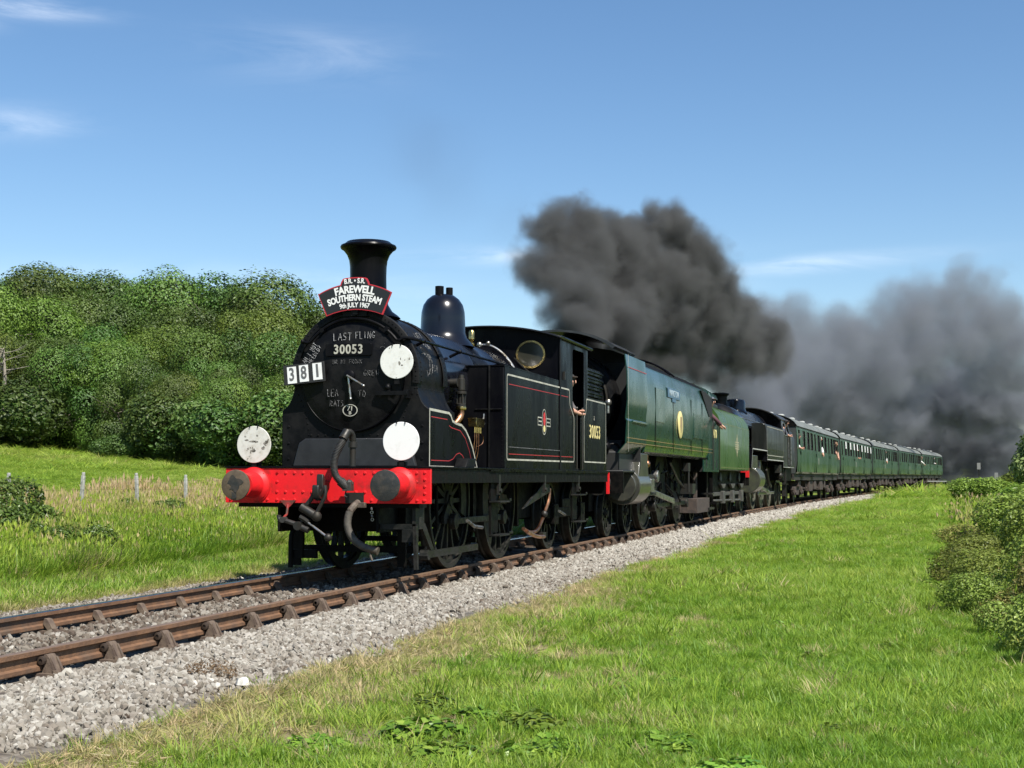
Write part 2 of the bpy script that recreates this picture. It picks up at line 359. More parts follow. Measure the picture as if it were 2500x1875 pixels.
# frames, footplate, valance
fr = MB()
for s in (-1, 1): fr.box(s*.60-.015, s*.60+.015, .06, 9.95, .52, 1.20)
for y in (.9, 3.3, 6.0, 8.4): fr.box(-.585, .585, y, y+.03, .5, 1.18)
fr.box(-.56, .56, 1.0, 1.9, .55, 1.22)
fr.build('frame', under, E)
MB().box(-1.255, 1.255, -.012, 10.06, 1.246, 1.266).build('footplate', black, E, .003)
for s in (-1, 1):
    MB().box(s*1.222-.012, s*1.222+.012, .05, 9.98, 1.075, 1.243).build('valance', under, E, .003)
va = MB().box(1.236, 1.256, 2.4, 9.9, 1.222, 1.243).build('valance_angle', black, E)
# front buffer beam
bb = MB().box(-1.245, 1.245, 0, .05, .848, 1.243).build('buffer_beam', red, E, .004)
rv = MB()
for x in np.arange(-.60, .98, .107):
    for z in (1.19, .975): 
        if abs(x-.87) > .16 and not (-.08 < x < .34): rv.rivet((x, 0, z), (0, -1, 0), .02, .012)
for x in (-.52, -.60, -.38, .42, .55, -.72, -.98, -1.12, .68, 1.0, 1.09, 1.17): rv.rivet((x, 0, .885), (0, -1, 0), .02, .012)
for z in np.arange(.885, 1.2, .0775): rv.rivet((1.18, 0, z), (0, -1, 0), .02, .012); rv.rivet((-1.18, 0, z), (0, -1, 0), .02, .012)
for z in (1.19, 1.09): rv.rivet((1.085, 0, z), (0, -1, 0), .02, .012); rv.rivet((-.60, 0, z), (0, -1, 0), .02, .012)
rv.build('rivet', red, bb, kind='stuff')
MB().box(.24, .46, -.012, -.001, .85, .97).build('worn_patch', greysteel, bb)
MB().box(-1.1, 1.1, .05, .3, .80, .846).build('beam_stay', under, E)
# buffers
for s, fm in ((-1, rustface), (1, bufface)):
    b = MB(); b.lathe((s*.885, 0, 1.052), 'y', [(0, -.02), (.205, -.02), (.205, -.002), (.195, -.03), (.178, -.045), (.15, -.07), (.138, -.15), (.13, -.32), (.138, -.325), (.138, -.35), (.0, -.35)], 36)
    for k in range(4): b.rivet((s*.885+.175*math.cos(PI/4+k*PI/2), -.03, 1.052+.175*math.sin(PI/4+k*PI/2)), (0, -1, 0), .02, .014)
    bu = b.build('buffer', red, E)
    MB().cyl((s*.885, -.34, 1.052), (s*.885, -.46, 1.052), .09, n=20).build('buffer_shank', greysteel, bu)
    MB().lathe((s*.885, 0, 1.052), 'y', [(0, -.46), (.05, -.46), (.17, -.462), (.172, -.475), (.168, -.487), (.12, -.497), (.06, -.502), (0, -.503)], 40).build('buffer_head', fm, bu)
    if s < 0:
        g = [(-.885+(.075+.022*math.sin(3*a+.7)+.014*math.sin(7*a))*math.cos(a), 1.065+(.085+.02*math.sin(4*a))*math.sin(a)) for a in np.linspace(0, 2*PI, 28, endpoint=False)]
        d = MB(); d.prism(g, 'y', -.5055, -.494); d.prism([(-.925, 1.0), (-.862, 1.0), (-.865, .905), (-.915, .898)], 'y', -.5, -.47)
        d.build('grease_patch', bufface, bu)
# smokebox, saddle wings
zc, ys, ye = 2.35, .88, 1.96
def sbox(r, n=40):
    pts = [(.93, 1.27), (.93, 1.95)]
    for k in range(1, 9):
        t = k/9; p = Vector((.93, 1.95))*(1-t)**2+Vector((.80, 2.02))*2*t*(1-t)+Vector((.775, 2.27))*t*t; pts.append((p.x, p.y))
    a0 = math.asin((2.27-zc)/r)
    for k in range(n+1):
        a = a0+(PI-2*a0)*k/n; pts.append((r*math.cos(a), zc+r*math.sin(a)))
    return pts+[(-x, z) for x, z in pts[:10][::-1]]
fpl = MB(); fpl.prism(sbox(.80), 'y', .862, .885); fp = fpl.build('smokebox_front_plate', smoke_black, E, .004)
ringp = MB(); ringp.lathe((0, 0, zc), 'y', [(.735, .84), (.80, .84), (.815, .85), (.815, .90), (.735, .90)], 56, -.12, PI+.12); ringp.build('smokebox_ring', smoke_black, E)
sb = MB(); sb.prism([(x*.97, z if z < 2 else zc+(z-zc)*.985) for x, z in sbox(.80)], 'y', .88, ye)
sb.lathe((0, 0, zc), 'y', [(.795, .9), (.80, .905), (.80, 1.03), (.79, 1.04)], 48, -.1, PI+.1); sb.lathe((0, 0, zc), 'y', [(.795, 1.82), (.805, 1.825), (.805, ye+.01), (.70, ye+.01)], 48, -.1, PI+.1)
sbo = sb.build('smokebox', smoke_black, E)
rv = MB()
for k in range(48):
    a = -.08+(PI+.16)*k/47; c, s_ = math.cos(a), math.sin(a)
    rv.rivet((.776*c, .84, zc+.776*s_), (0, -1, 0), .011, .008)
    for y in (.965, 1.89): rv.rivet((.803*c, y, zc+.803*s_), (c, 0, s_), .011, .008)
for k in range(9):
    rv.rivet((.79, .862, 2.2-.075*k), (0, -1, 0), .012, .008) if k < 2 else None
    t = k/8
    for s in (-1, 1): rv.rivet((s*(.76-.17*math.sin(t*PI*.5)*1.0), .862, 2.20-.55*t), (0, -1, 0), .012, .009)
for x in np.arange(-.56, .60, .095): rv.rivet((x, .862, 1.645), (0, -1, 0), .016, .011)
for z in (1.36, 1.55, 1.75): rv.rivet((-.85, .862, z), (0, -1, 0), .019, .012); rv.rivet((.85, .862, z), (0, -1, 0), .019, .012)
for y in np.arange(1.05, 1.85, .09): rv.rivet((.79, y, 2.20), (1, 0, 0), .010, .007)
rv.build('rivet', smoke_black, sbo, kind='stuff')
ap = MB(); ap.prism([(-.76, 1.27), (.80, 1.27), (.72, 1.55), (.66, 1.605), (-.60, 1.605), (-.68, 1.55)], 'y', .78, .861); ap.build('drop_cover', M('worn_grey_black', (.020, .0205, .022), .45, col2=(.013, .013, .014), scale=5, bump=.06), E, .012)
# door
dz = 2.335
dr = MB(); dr.lathe((-.02, 0, dz), 'y', [(.645, .862), (.655, .835), (.645, .81), (.61, .80), (.57, .785), (.40, .755), (.2, .738), (0, .733)], 64)
door = dr.build('smokebox_door', smoke_black, E)
MB().lathe((-.02, 0, dz), 'y', [(.63, .815), (.642, .806), (.654, .81), (.658, .83), (.655, .862)], 64).build('door_rim', black, door)
MB().lathe((-.02, 0, dz+.01), 'y', [(.075, .74), (.07, .71), (.04, .69), (0, .69)], 20).build('door_boss', black, door)
h = MB(); h.tube([(-.03, .67, 2.345), (.19, .655, 2.22)], .0125); h.sphere((.19, .655, 2.22), .017, 8); h.build('door_handle', steel, door)
h = MB(); h.tube([(-.02, .695, 2.33), (.015, .69, 2.07)], .0125); h.sphere((.015, .69, 2.07), .017, 8); h.build('door_handle', steel, door)
hs = MB(); hs.box(.32, .71, .70, .735, 2.105, 2.155); hs.box(.67, .71, .73, .86, 2.07, 2.17); hs.cyl((.47, .73, 2.155), (.47, .73, 2.24), .03, n=10); hs.sphere((.47, .715, 2.2), .038, 10)
hs.build('hinge_strap', smoke_black, door, .003)
npb = MB(); npb.prism(rounded([(-.33, 2.585), (.255, 2.585), (.255, 2.73), (-.33, 2.73)], .02), 'y', .728, .752); npo = npb.build('number_plate', black, door, .003)
lettering('30053', (-.037, .727, 2.657), FRONT, cream, npo, size=.152, bold=.0035, squash=.90, spacing=1.12, extrude=.003)
for x in (-.28, -.30): pass
MB().box(-.24, -.20, .75, .80, 2.6, 2.7).build('plate_stud', smoke_black, npo); MB().box(.12, .16, .75, .80, 2.6, 2.7).build('plate_stud', smoke_black, npo)
sp = MB(); sp.lathe((0, 0, 0), 'y', [(0, -.006), (.094, -.006), (.098, 0), (.098, .012), (0, .012)], 36); spo = sp.build('shed_plate', black, door); spo.location = (-.015, .757, 1.935); spo.scale = (1, 1, .76)
rg = MB(); rg.lathe((0, 0, 0), 'y', [(.084, -.007), (.095, -.007), (.095, -.010), (.084, -.010), (.084, -.007)], 36); rg.build('lettering', cream, spo)
for s_, z, sz in (('71', .026, .095), ('B', -.042, .07)):
    lettering(s_, (0, -.010, z), FRONT, cream, spo, size=sz, bold=.002, squash=.85)
cb = MB()
chalk_text(cb, 'LAST', (-.235, .757, 2.775), .085, .045, FRONT, r=.0032, jit=.08); chalk_text(cb, 'FLING', (.045, .757, 2.79), .078, .038, FRONT, r=.0032, jit=.08)
chalk_text(cb, 'AM I NOT', (-.600, .778, 2.50), .060, .026, FRONT, rot=.98, r=.0028, jit=.03); chalk_text(cb, 'NEEDED?', (-.525, .768, 2.50), .056, .026, FRONT, rot=.98, r=.0028, jit=.03)
cb.build('chalk_writing', M('fresh_chalk', (.42, .42, .42), .95, col2=(.10, .10, .10), scale=45, thr=(.42, .6)), door, kind='stuff')
cb = MB()
chalk_text(cb, 'BR MY FRONK', (-.235, .733, 2.49), .05, .026, FRONT, r=.0022); chalk_text(cb, 'GREW', (.16, .735, 2.345), .065, .038, FRONT, r=.003)
chalk_text(cb, 'LEA', (-.30, .738, 2.105), .085, .036, FRONT, r=.0042); chalk_text(cb, 'TO', (.09, .738, 2.095), .075, .042, FRONT, r=.0026)
chalk_text(cb, 'RATS', (-.27, .748, 1.985), .07, .034, FRONT, r=.0036); chalk_text(cb, ':', (.36, .752, 2.67), .06, .06, FRONT, r=.0024)
cb.build('chalk_writing', chalk, door, kind='stuff')
# chalk on the smokebox side
cb = MB(); 
for (s_, a, y0, hh) in (('LAST', .62, 1.2, .08), ('RUN', .52, 1.35, .07), ('SAVE', .36, 1.12, .075), ('US', .26, 1.3, .09), ('LAST', .14, 1.3, .08), ('DAY', .02, 1.18, .07)):
    c_, s2 = math.cos(a), math.sin(a); Mx = Matrix(((0, -s2, c_), (1, 0, 0), (0, c_, s2))).to_4x4()
    Mx = Matrix(((0, -s2, c_, 0), (1, 0, 0, 0), (0, c_, s2, 0), (0, 0, 0, 1)))
    chalk_text(cb, s_, (.806*c_, y0, zc+.806*s2), hh, .06, Mx, r=.0034, jit=.16, rot=random.uniform(-.4, .5))
cb.build('chalk_writing', chalk, sbo, kind='stuff')
# lamp irons and top bracket
li = MB(); li.box(-.14, .16, .80, .842, 3.06, 3.12); li.box(-.03, .03, .775, .80, 3.06, 3.24); li.build('lamp_iron', smoke_black, E, .003)
for x, z, y in ((-.885, 1.266, .02), (.895, 1.266, .02)): MB().box(x-.05, x+.05, y, y+.06, z, z+.05).box(x-.025, x+.025, y, y+.015, z, z+.12).build('lamp_iron', smoke_black, E)
MB().box(.42, .50, .735, .76, 2.37, 2.66).build('lamp_iron', smoke_black, door)
# front handrail
hr = MB(); pts = [(-.655, .80, 2.775)]
for k in range(13):
    a = PI*.80-k*(PI*.60)/12; pts.append((.70*math.cos(a)*1.0, .79, 2.335+.70*math.sin(a)))
pts += [(.64, .80, 2.80), (.79, .86, 2.765), (.80, 1.2, 2.765)]
hr.tube(pts, .019, smooth=1); hr.sphere((-.655, .80, 2.775), .03, 8)
for x, z in ((-.40, 2.90), (.42, 2.90)): hr.cyl((x, .85, z), (x, .77, z), .028, n=10)
hr.build('front_handrail', black, E)
hr = MB(); hr.tube([(.80, .95, 2.765), (.80, 4.9, 2.765), (.78, 5.1, 2.74)], .017)
for y in (1.05, 2.5, 4.4): hr.cyl((.66, y, 2.70), (.80, y, 2.765), .02, n=8); hr.sphere((.80, y, 2.765), .03, 8)
hr.build('boiler_handrail', black, E)
# boiler
bo = MB(); bo.lathe((0, 0, 2.40), 'y', [(.60, 1.9), (.715, 1.93), (.715, 2.02), (.706, 2.03), (.706, 3.55), (.712, 3.56), (.712, 3.62), (.706, 3.63), (.706, 5.0), (.712, 5.01), (.712, 5.07), (.706, 5.08), (.706, 6.45)], 64)
bo.build('boiler', M('boiler_gloss_black', (.004, .0045, .008), .2, col2=(.008, .008, .010), scale=2, rvar=.14, coat=.3), E)
# chimney
ch = MB(); ch.lathe((0, 1.27, 0), 'z', [(.40, 3.09), (.37, 3.12), (.30, 3.17), (.25, 3.25), (.228, 3.35), (.222, 3.6), (.225, 3.72), (.235, 3.80), (.262, 3.87), (.305, 3.925), (.338, 3.945), (.346, 3.965), (.338, 3.985), (.30, 4.0), (.265, 4.03), (.235, 4.035), (.20, 4.02), (.18, 3.9), (.18, 3.3)], 48)
ch.build('chimney', black, E)
# dome
dm = MB(); dm.lathe((0, 4.25, 0), 'z', [(.45, 3.00), (.41, 3.06), (.35, 3.12), (.322, 3.2), (.314, 3.4), (.308, 3.5), (.283, 3.6), (.23, 3.68), (.16, 3.735), (.08, 3.757), (0, 3.76)], 48)
dome = dm.build('dome', M('dome_gloss_black', (.004, .004, .006), .22, coat=.08), E)
MB().lathe((0, 4.25, 0), 'z', [(.0, 3.75), (.32, 3.0)], 4) if False else None
sv = MB(); sv.cyl((-.04, 4.20, 3.72), (-.04, 4.20, 3.87), .062, n=16); sv.cyl((.07, 4.32, 3.72), (.07, 4.32, 3.86), .05, n=16); sv.build('safety_valve', black, dome, .004)
# whistle and cab-front pipes
w = MB(); w.lathe((-.1, 6.0, 0), 'z', [(0, 3.43), (.03, 3.42), (.05, 3.39), (.052, 3.28), (.03, 3.27), (.02, 3.24), (.045, 3.22), (.05, 3.18), (.03, 3.14), (.03, 3.08)], 16); w.build('whistle', brass, E)
p = MB(); p.tube([(.05, 5.9, 3.16), (.10, 5.9, 3.185), (.24, 5.9, 3.17), (.39, 5.92, 3.08), (.52, 5.94, 2.94), (.62, 5.95, 2.78), (.66, 5.95, 2.62)], .017, smooth=2); p.sphere((.06, 5.88, 3.18), .045, 10); p.sphere((.2, 5.88, 3.2), .035, 10); p.build('steam_pipe', steel, E)
p = MB(); p.tube([(.5, 6.3, 3.0), (.75, 6.0, 2.8), (.98, 5.7, 2.68)], .012, smooth=2); p.build('steam_pipe', greysteel, E)
MB().lathe((0, 6.2, 0), 'z', [(.2, 3.05), (.2, 3.13), (.14, 3.17), (0, 3.18)], 20).build('manhole_cover', black, E)
# front splasher wing with lining
prof = [(.87, 1.267), (.87, 1.945), (1.62, 1.93), (1.70, 1.90), (1.76, 1.84), (1.90, 1.815), (2.14, 1.80), (2.32, 1.74), (2.48, 1.64), (2.62, 1.52), (2.74, 1.38), (2.83, 1.267)]
for s in (-1, 1):
    w = MB(); w.prism(prof, 'x', s*.50, s*.94); wo = w.build('splasher_wing', black, E, .004)
    if s < 0: continue
    b = MB(); ribbon(b, prof, .03, s*.9412, closed=True); b.build('lining', cream, wo)
    b = MB(); ribbon(b, [(.93, 1.86), (1.55, 1.85)], .009, s*.9408); ribbon(b, [(1.62, 1.78), (1.72, 1.755), (2.08, 1.73), (2.3, 1.64), (2.46, 1.5), (2.56, 1.38)], .009, s*.9408)
    ribbon(b, [(.93, 1.345), (1.62, 1.345), (1.78, 1.37), (1.92, 1.43), (2.05, 1.45), (2.18, 1.42), (2.28, 1.36)], .009, s*.9408); b.build('lining', redline, wo)
MB().prism([(1.75, 1.267), (2.12, 1.267), (2.2, 1.38), (1.85, 1.38)], 'x', .96, 1.12).build('sandbox_lid', smoke_black, E, .01)
# clack valve, injector pipe, lubricator
c = MB(); c.lathe((.82, 2.5, 0), 'z', [(0, 2.47), (.035, 2.465), (.038, 2.42), (.05, 2.41), (.052, 2.27), (.04, 2.26), (.07, 2.25), (.07, 2.22), (.04, 2.21), (.045, 2.10), (.062, 2.09), (.062, 2.05)], 16); c.cyl((.70, 2.42, 2.36), (.80, 2.42, 2.36), .055, n=12); c.cyl((.70, 2.5, 2.33), (.82, 2.5, 2.33), .03, n=12)
for a in range(4): c.cyl((.82+.055*math.cos(a*PI/2+.6), 2.5+.055*math.sin(a*PI/2+.6), 2.07), (.82+.055*math.cos(a*PI/2+.6), 2.5+.055*math.sin(a*PI/2+.6), 2.24), .009, n=6)
c.build('clack_valve', greysteel, E)
MB().lathe((.82, 2.5, 0), 'z', [(.0, 2.06), (.065, 2.055), (.07, 2.035), (.065, 2.01), (.0, 2.0)], 16).build('brass_union', brass, E)
p = MB(); p.tube([(.82, 2.5, 2.02), (.82, 2.5, 1.95), (.80, 2.46, 1.88), (.74, 2.40, 1.80), (.66, 2.36, 1.70), (.6, 2.36, 1.5)], .042, n=12, smooth=2); p.build('feed_pipe', copper, E)
l = MB(); l.box(.88, .99, 2.62, 2.98, 1.80, 1.90); l.box(.875, .995, 2.60, 3.0, 1.90, 1.912); l.cyl((.93, 2.98, 1.85), (.93, 3.12, 1.87), .03, n=10)
for y in (2.68, 2.77, 2.86, 2.94): l.cyl((.95, y, 1.72), (.95, y, 1.80), .012, n=8)
l.build('lubricator', brass, E, .003)
p = MB()
for i, y in enumerate((2.68, 2.77, 2.86)): p.tube([(.95, y, 1.72), (.95, y, 1.6-.05*i), (.90, y-.02, 1.3)], .006, n=6, smooth=1)
p.tube([(.95, 2.94, 1.72), (.96, 3.06, 1.68), (.95, 3.05, 1.58), (.90, 2.88, 1.54)], .006, n=6, smooth=2); p.build('oil_pipe', copper, E)
p = MB(); p.tube([(.93, 3.1, 1.90), (.93, 3.16, 1.93), (.93, 3.17, 1.99)], .012, n=6); p.sphere((.93, 3.13, 1.86), .03, 8); p.build('lubricator_handle', steel, E)
# side tanks
TX = 1.205
for s in (-1, 1):
    t = MB(); t.box(min(s*.62, s*1.2), max(s*.62, s*1.2), 3.19, 6.42, 1.267, 2.63); tk = t.build('side_tank', black, E, .012)
    for z in (2.62, ): MB().box(min(s*.62, s*1.21), max(s*.62, s*1.21), 3.18, 6.42, 2.63, 2.645).build('tank_top_edge', black, tk)
    b = MB(); b.box(s*1.0-.012, s*1.0+.012, 3.165, 3.19, 1.27, 2.64); b.box(min(s*.80, s*1.17), max(s*.80, s*1.17), 3.172, 3.19, 2.045, 2.06); b.build('beading', smoke_black, tk, .004)
    b = MB()
    for z in np.arange(1.32, 2.04, .052): b.rivet((s*1.175, 3.19, z), (0, -1, 0), .009, .007)
    for x in np.arange(.8, 1.17, .05): b.rivet((s*x, 3.19, 2.60), (0, -1, 0), .007, .006)
    b.build('rivet', smoke_black, tk, kind='stuff')
    b = MB(); b.cyl((s*.8, 4.4, 2.645), (s*.8, 4.4, 2.72), .16, n=18); b.build('filler_lid', black, tk, .01)
    # cab side sheet: front pillar, rear pillar, lower panels
    cs = MB()
    side = [(6.42, 1.267), (7.50, 1.267), (7.50, 2.10), (7.42, 2.22), (7.30, 2.27), (7.27, 2.36), (7.27, 3.16), (7.31, 3.21), (8.08, 3.22), (8.12, 3.17), (8.12, 2.34), (8.06, 2.24), (7.92, 2.18), (7.86, 2.10), (7.86, 1.267), (8.42, 1.267), (8.42, 3.315), (6.42, 3.315)]
    cs.prism(side, 'x', s*1.195, s*1.21); co = cs.build('cab_side', black, E, .003)
    g = MB()
    for y in (7.47, 7.88): g.tube([(s*1.235, y, 1.28), (s*1.235, y, 2.26)], .014); g.sphere((s*1.235, y, 2.27), .022, 8)
    g.build('cab_handrail', greysteel, co)
    b = MB(); b.box(s*1.21, s*1.222, 6.35, 6.43, 1.27, 3.3); b.build('beading', smoke_black, co, .003)
    MB().box(min(s*1.21, s*1.24), max(s*1.21, s*1.24), 6.6, 6.66, 2.67, 2.8).build('lamp_bracket', greysteel, co)
    # bunker
    bk = MB(); bk.box(min(s*.0, s*1.2), max(s*.0, s*1.2), 8.42, 10.02, 1.267, 2.50); bko = bk.build('bunker', black, E, .012)
    cr = MB()
    for k in range(4):
        z = 2.54+.125*k; cr.prism([(8.44, z), (9.99, z), (9.99, z+.10), (8.44, z+.10)], 'x', s*1.12, s*1.14)
    MB().box(s*1.10-.004, s*1.10+.004, 8.45, 9.98, 2.5, 3.04).build('rail_backing_plate', smoke_black, bko)
    cr.build('coal_rail', black, bko, .01, kind='stuff')
    rr = MB()
    for k in range(4): rr.tube([(s*1.15, 8.44, 2.60+.125*k), (s*1.15, 9.99, 2.60+.125*k)], .012, n=8)
    rr.build('coal_rail', black, bko)
    # lining: outer cream, inner red
    tank_pts = rounded([(3.30, 1.385), (7.36, 1.40), (7.36, 2.12), (7.06, 2.30), (7.03, 2.54), (3.30, 2.525)], .05)
    tank_pts = [q for q in tank_pts]
    b = MB(); ribbon(b, tank_pts, .023, s*1.2135, closed=True)
    bunk_pts = rounded([(8.12, 1.41), (9.92, 1.41), (9.92, 2.46), (8.31, 2.46), (8.27, 2.24), (8.12, 2.14)], .04)
    ribbon(b, bunk_pts, .022, s*1.2135, closed=True); b.build('lining', cream, co)
    b = MB(); ribbon(b, [(3.40, 1.555), (6.5, 1.56)], .008, s*1.2125); b.build('lining', chalk, co)
    b = MB(); ribbon(b, [(3.40, 2.40), (6.95, 2.42)], .009, s*1.2125); ribbon(b, [(3.40, 1.46), (7.26, 1.475)], .009, s*1.2125); b.build('lining', redline, co)
    for o in (co,): pass
# skins carrying the panel between cab door and bunker
for s in (-1, 1): MB().box(min(s*1.2, s*1.21), max(s*1.2, s*1.21), 8.424, 10.0, 1.27, 2.495).build('bunker_side', black, E)
for s in (-1, 1): MB().box(min(s*1.2, s*1.21), max(s*1.2, s*1.21), 3.2, 6.418, 1.27, 2.625).build('tank_side', black, E)
lettering('30053', (1.2135, 8.985, 1.915), SIDE, yellow, E, name='number', size=.32, bold=.002, squash=1.02, spacing=1.14)
lettering('2', (1.2135, 8.93, 2.16), SIDE, cream, E, name='lettering', size=.10)
# emblem
ex, ey, ez = 1.2135, 5.37, 1.965
em = MB()
for s in (-1, 1):
    ribbon(em, [(ey+s*.11, ez-.055), (ey+s*.38, ez-.055), (ey+s*.38, ez+.055), (ey+s*.11, ez+.055)], .016, ex, closed=True)
    ribbon(em, [(ey+s*.13, ez), (ey+s*.34, ez)], .02, ex)
oval = [(ey+.135*math.cos(a), ez+.185*math.sin(a)) for a in np.linspace(0, 2*PI, 28, endpoint=False)]
ribbon(em, oval, .014, ex, closed=True)
emo = em.build('emblem', cream, E)
MB().add([(ex+.0005, ey+.11*math.cos(a), ez+.16*math.sin(a)) for a in np.linspace(0, 2*PI, 28, endpoint=False)], [tuple(range(28))]).build('emblem_field', dark, emo)
lion = [(-.05, -.01), (-.075, .03), (-.05, .06), (-.06, .10), (-.02, .14), (.03, .14), (.06, .11), (.05, .07), (.08, .05), (.075, .0), (.05, -.03), (.06, -.06), (.02, -.05), (-.02, -.07), (-.04, -.04)]
MB().add([(ex+.0015, ey+x, ez+z) for x, z in lion], [tuple(range(len(lion)))]).build('emblem_lion', M('emblem_red', (.50, .03, .03), .5), emo)
wl = MB(); wl.add([(ex+.002, ey+.065*math.cos(a), ez-.10+.05*math.sin(a)) for a in np.linspace(0, 2*PI, 16, endpoint=False)], [tuple(range(16))]); wl.build('emblem_wheel', yellow, emo)
# cab front, rear, floor, roof
cf = MB()
arc = [(1.20*math.sin(a)/math.sin(.62), 3.305+.19*(math.cos(a)-math.cos(.62))/(1-math.cos(.62))) for a in np.linspace(.62, -.62, 15)]
outer = [(-1.195, 2.6), (1.195, 2.6)]+arc
def sheet_with_holes(b, outer, holes, y0, y1):
    bm = bmesh.new()
    def loop(pts): 
        vs = [bm.verts.new((p[0], y0, p[1])) for p in pts]; return [bm.edges.new((vs[i], vs[(i+1) % len(vs)])) for i in range(len(vs))]
    es = loop(outer)
    for h_ in holes: es += loop(h_)
    bmesh.ops.triangle_fill(bm, use_beauty=True, edges=es)
    vs = [v.co.copy() for v in bm.verts]; idx = {v: i for i, v in enumerate(bm.verts)}; fs = [tuple(idx[v] for v in f.verts) for f in bm.faces]
    n = len(vs); b.add([(v.x, y0, v.z) for v in vs]+[(v.x, y1, v.z) for v in vs], fs+[tuple(i+n for i in f[::-1]) for f in fs]+[(idx[e.verts[0]], idx[e.verts[1]], idx[e.verts[1]]+n, idx[e.verts[0]]+n) for e in es if e.is_valid])
    bm.free()
wins = [[(s*.745+.215*math.cos(a), 3.06+.215*math.sin(a)*.9) for a in np.linspace(0, 2*PI, 28, endpoint=False)] for s in (-1, 1)]
sheet_with_holes(cf, outer, wins, 6.38, 6.40); cfo = cf.build('cab_front', black, E)
for s in (-1, 1):
    f = MB(); f.lathe((0, 0, 0), 'y', [(.205, -.0), (.205, -.02), (.235, -.02), (.235, 0)], 36); fo = f.build('window_frame', brass, cfo); fo.location = (s*.745, 6.38, 3.06); fo.scale = (1, 1, .93)
    g = MB(); g.lathe((0, 0, 0), 'y', [(0, .006), (.21, .006)], 28); go = g.build('window_pane', M('cab_glass', (.03, .03, .022), .12), fo)
cr = MB(); wins2 = [[(s*.55-.2, 2.75), (s*.55+.2, 2.75), (s*.55+.2, 3.1), (s*.55-.2, 3.1)] for s in (-1, 1)]
sheet_with_holes(cr, [(-1.195, 2.35), (1.195, 2.35)]+arc, wins2, 8.40, 8.42); cr.build('cab_rear', black, E)
MB().box(-1.19, 1.19, 6.42, 8.4, 1.267, 1.30).build('cab_floor', under, E)
MB().box(-.7, .7, 6.42, 6.5, 1.3, 2.9).build('boiler_backhead', under, E)
rf = MB(); top = [(1.27*math.sin(a)/math.sin(.66), 3.315+.20*(math.cos(a)-math.cos(.66))/(1-math.cos(.66))) for a in np.linspace(.66, -.66, 21)]
rf.prism(top+[(x*.985, z-.022) for x, z in top[::-1]], 'y', 6.22, 8.62)
rf.build('cab_roof', M('cab_roof_black', (.006, .006, .009), .35, col2=(.014, .014, .015), scale=3), E, .004)
for s in (-1, 1): MB().tube([(s*1.25, 6.25, 3.325), (s*1.25, 8.6, 3.325)], .013, n=6).build('rain_gutter', black, E)
co = MB()
for k in range(60): co.sphere((random.uniform(-1, 1), random.uniform(8.6, 9.9), 2.5+random.uniform(0, .35)), random.uniform(.08, .16), 6)
co.build('coal', M('coal', (.012, .012, .012), .4), E, kind='stuff')
MB().box(-1.0, 1.0, 8.5, 9.95, 2.9, 3.02).build('bunker_sheet', under, E)
# rear beam
rb = MB().box(-1.245, 1.245, 10.035, 10.07, .86, 1.243).build('rear_buffer_beam', under, E, .004); MB().box(1.20, 1.25, 10.02, 10.075, .86, 1.24).build('beam_end', red, rb)
for s in (-1, 1): MB().lathe((s*.885, 10.07, 1.052), 'y', [(0, 0), (.19, 0), (.17, .04), (.14, .08), (.13, .3), (.17, .31), (.17, .34), (0, .345)], 24).build('buffer', under, E)
# wheels
for y, r, ns in ((2.21, .85, 16), (4.50, .85, 16), (7.42, .55, 9), (9.40, .55, 9)):
    wheel(E, 1, y, r, ns, crank=r > .6, weight=r > .6, phase=.15+y); wheel(E, -1, y, r, ns, single=False, phase=1.7+y); axle(E, y, r)
rod = MB(); rod.box(.79, .83, 2.1, 4.6, .55, .63)
for y in (2.21, 4.5): rod.cyl((.78, y, .59), (.86, y, .59), .10, n=16)
rod.build('coupling_rod', greysteel, E, .006)
bf = MB(); 
for s in (-1, 1):
    bf.box(s*.84-.02, s*.84+.02, 7.0, 9.8, .50, .66); 
    for y in (7.42, 9.4): bf.box(s*.84-.06, s*.86+.05, y-.16, y+.16, .40, .72)
    bf.box(s*.84-.03, s*.84+.03, 8.0, 8.8, .66, .80)
bf.build('bogie_frame', under, E, .01)
# brake gear: pull rods, hangers, blocks
g = MB()
g.prism([(.44, .22), (2.52, .22), (2.52, .30), (.44, .30)], 'x', 1.02, 1.05); g.cyl((.98, .46, .26), (1.08, .46, .26), .06, n=10)
g.build('sanding_rod', wheelm, E)
g = MB(); g.prism([(-.06, .60), (.02, .60), (.04, .12), (-.01, .12)], 'x', 1.06, 1.10); g.box(.90, 1.06, .04, .10, .42, .56); g.prism([(.30, .62), (.46, .62), (.86, .25), (.78, .22)], 'x', 1.0, 1.03)
g.box(.6, 1.06, .1, .16, .56, .62); g.box(1.0, 1.04, .1, .4, .56, .80); g.build('guard_iron', wheelm, E)
g = MB(); g.tube([(-.61, .42, .09), (-.61, .42, .46), (-.59, .45, .53), (-.52, .5, .58), (-.3, .52, .6)], .03, n=8, smooth=1); g.box(-.64, -.30, .44, .50, .20, .30); g.box(-.5, -.46, .42, .48, .2, .62); g.build('guard_iron', under, E)
g = MB()
for yb in (3.20, 5.45):
    for s in (-1, 1): g.prism([(yb, .45), (yb+.09, .42), (yb+.14, .85), (yb+.05, 1.1), (yb-.02, 1.1)], 'x', s*.74-.04, s*.74+.04)
g.box(-.8, .8, 1.15, 1.22, .24, .32); g.box(-.8, .8, 3.24, 3.3, .28, .35); g.build('brake_gear', under, E)
for x, y in ((-.42, .9), (-.36, 1.0)): pass
cy = MB(); cy.cyl((-.36, .95, .95), (-.36, 1.9, .93), .26, n=20); cy.cyl((.36, .95, .95), (.36, 1.9, .93), .26, n=20); cy.box(-.35, .35, 1, 1.85, .65, 1.2); cy.build('cylinder', under, E)
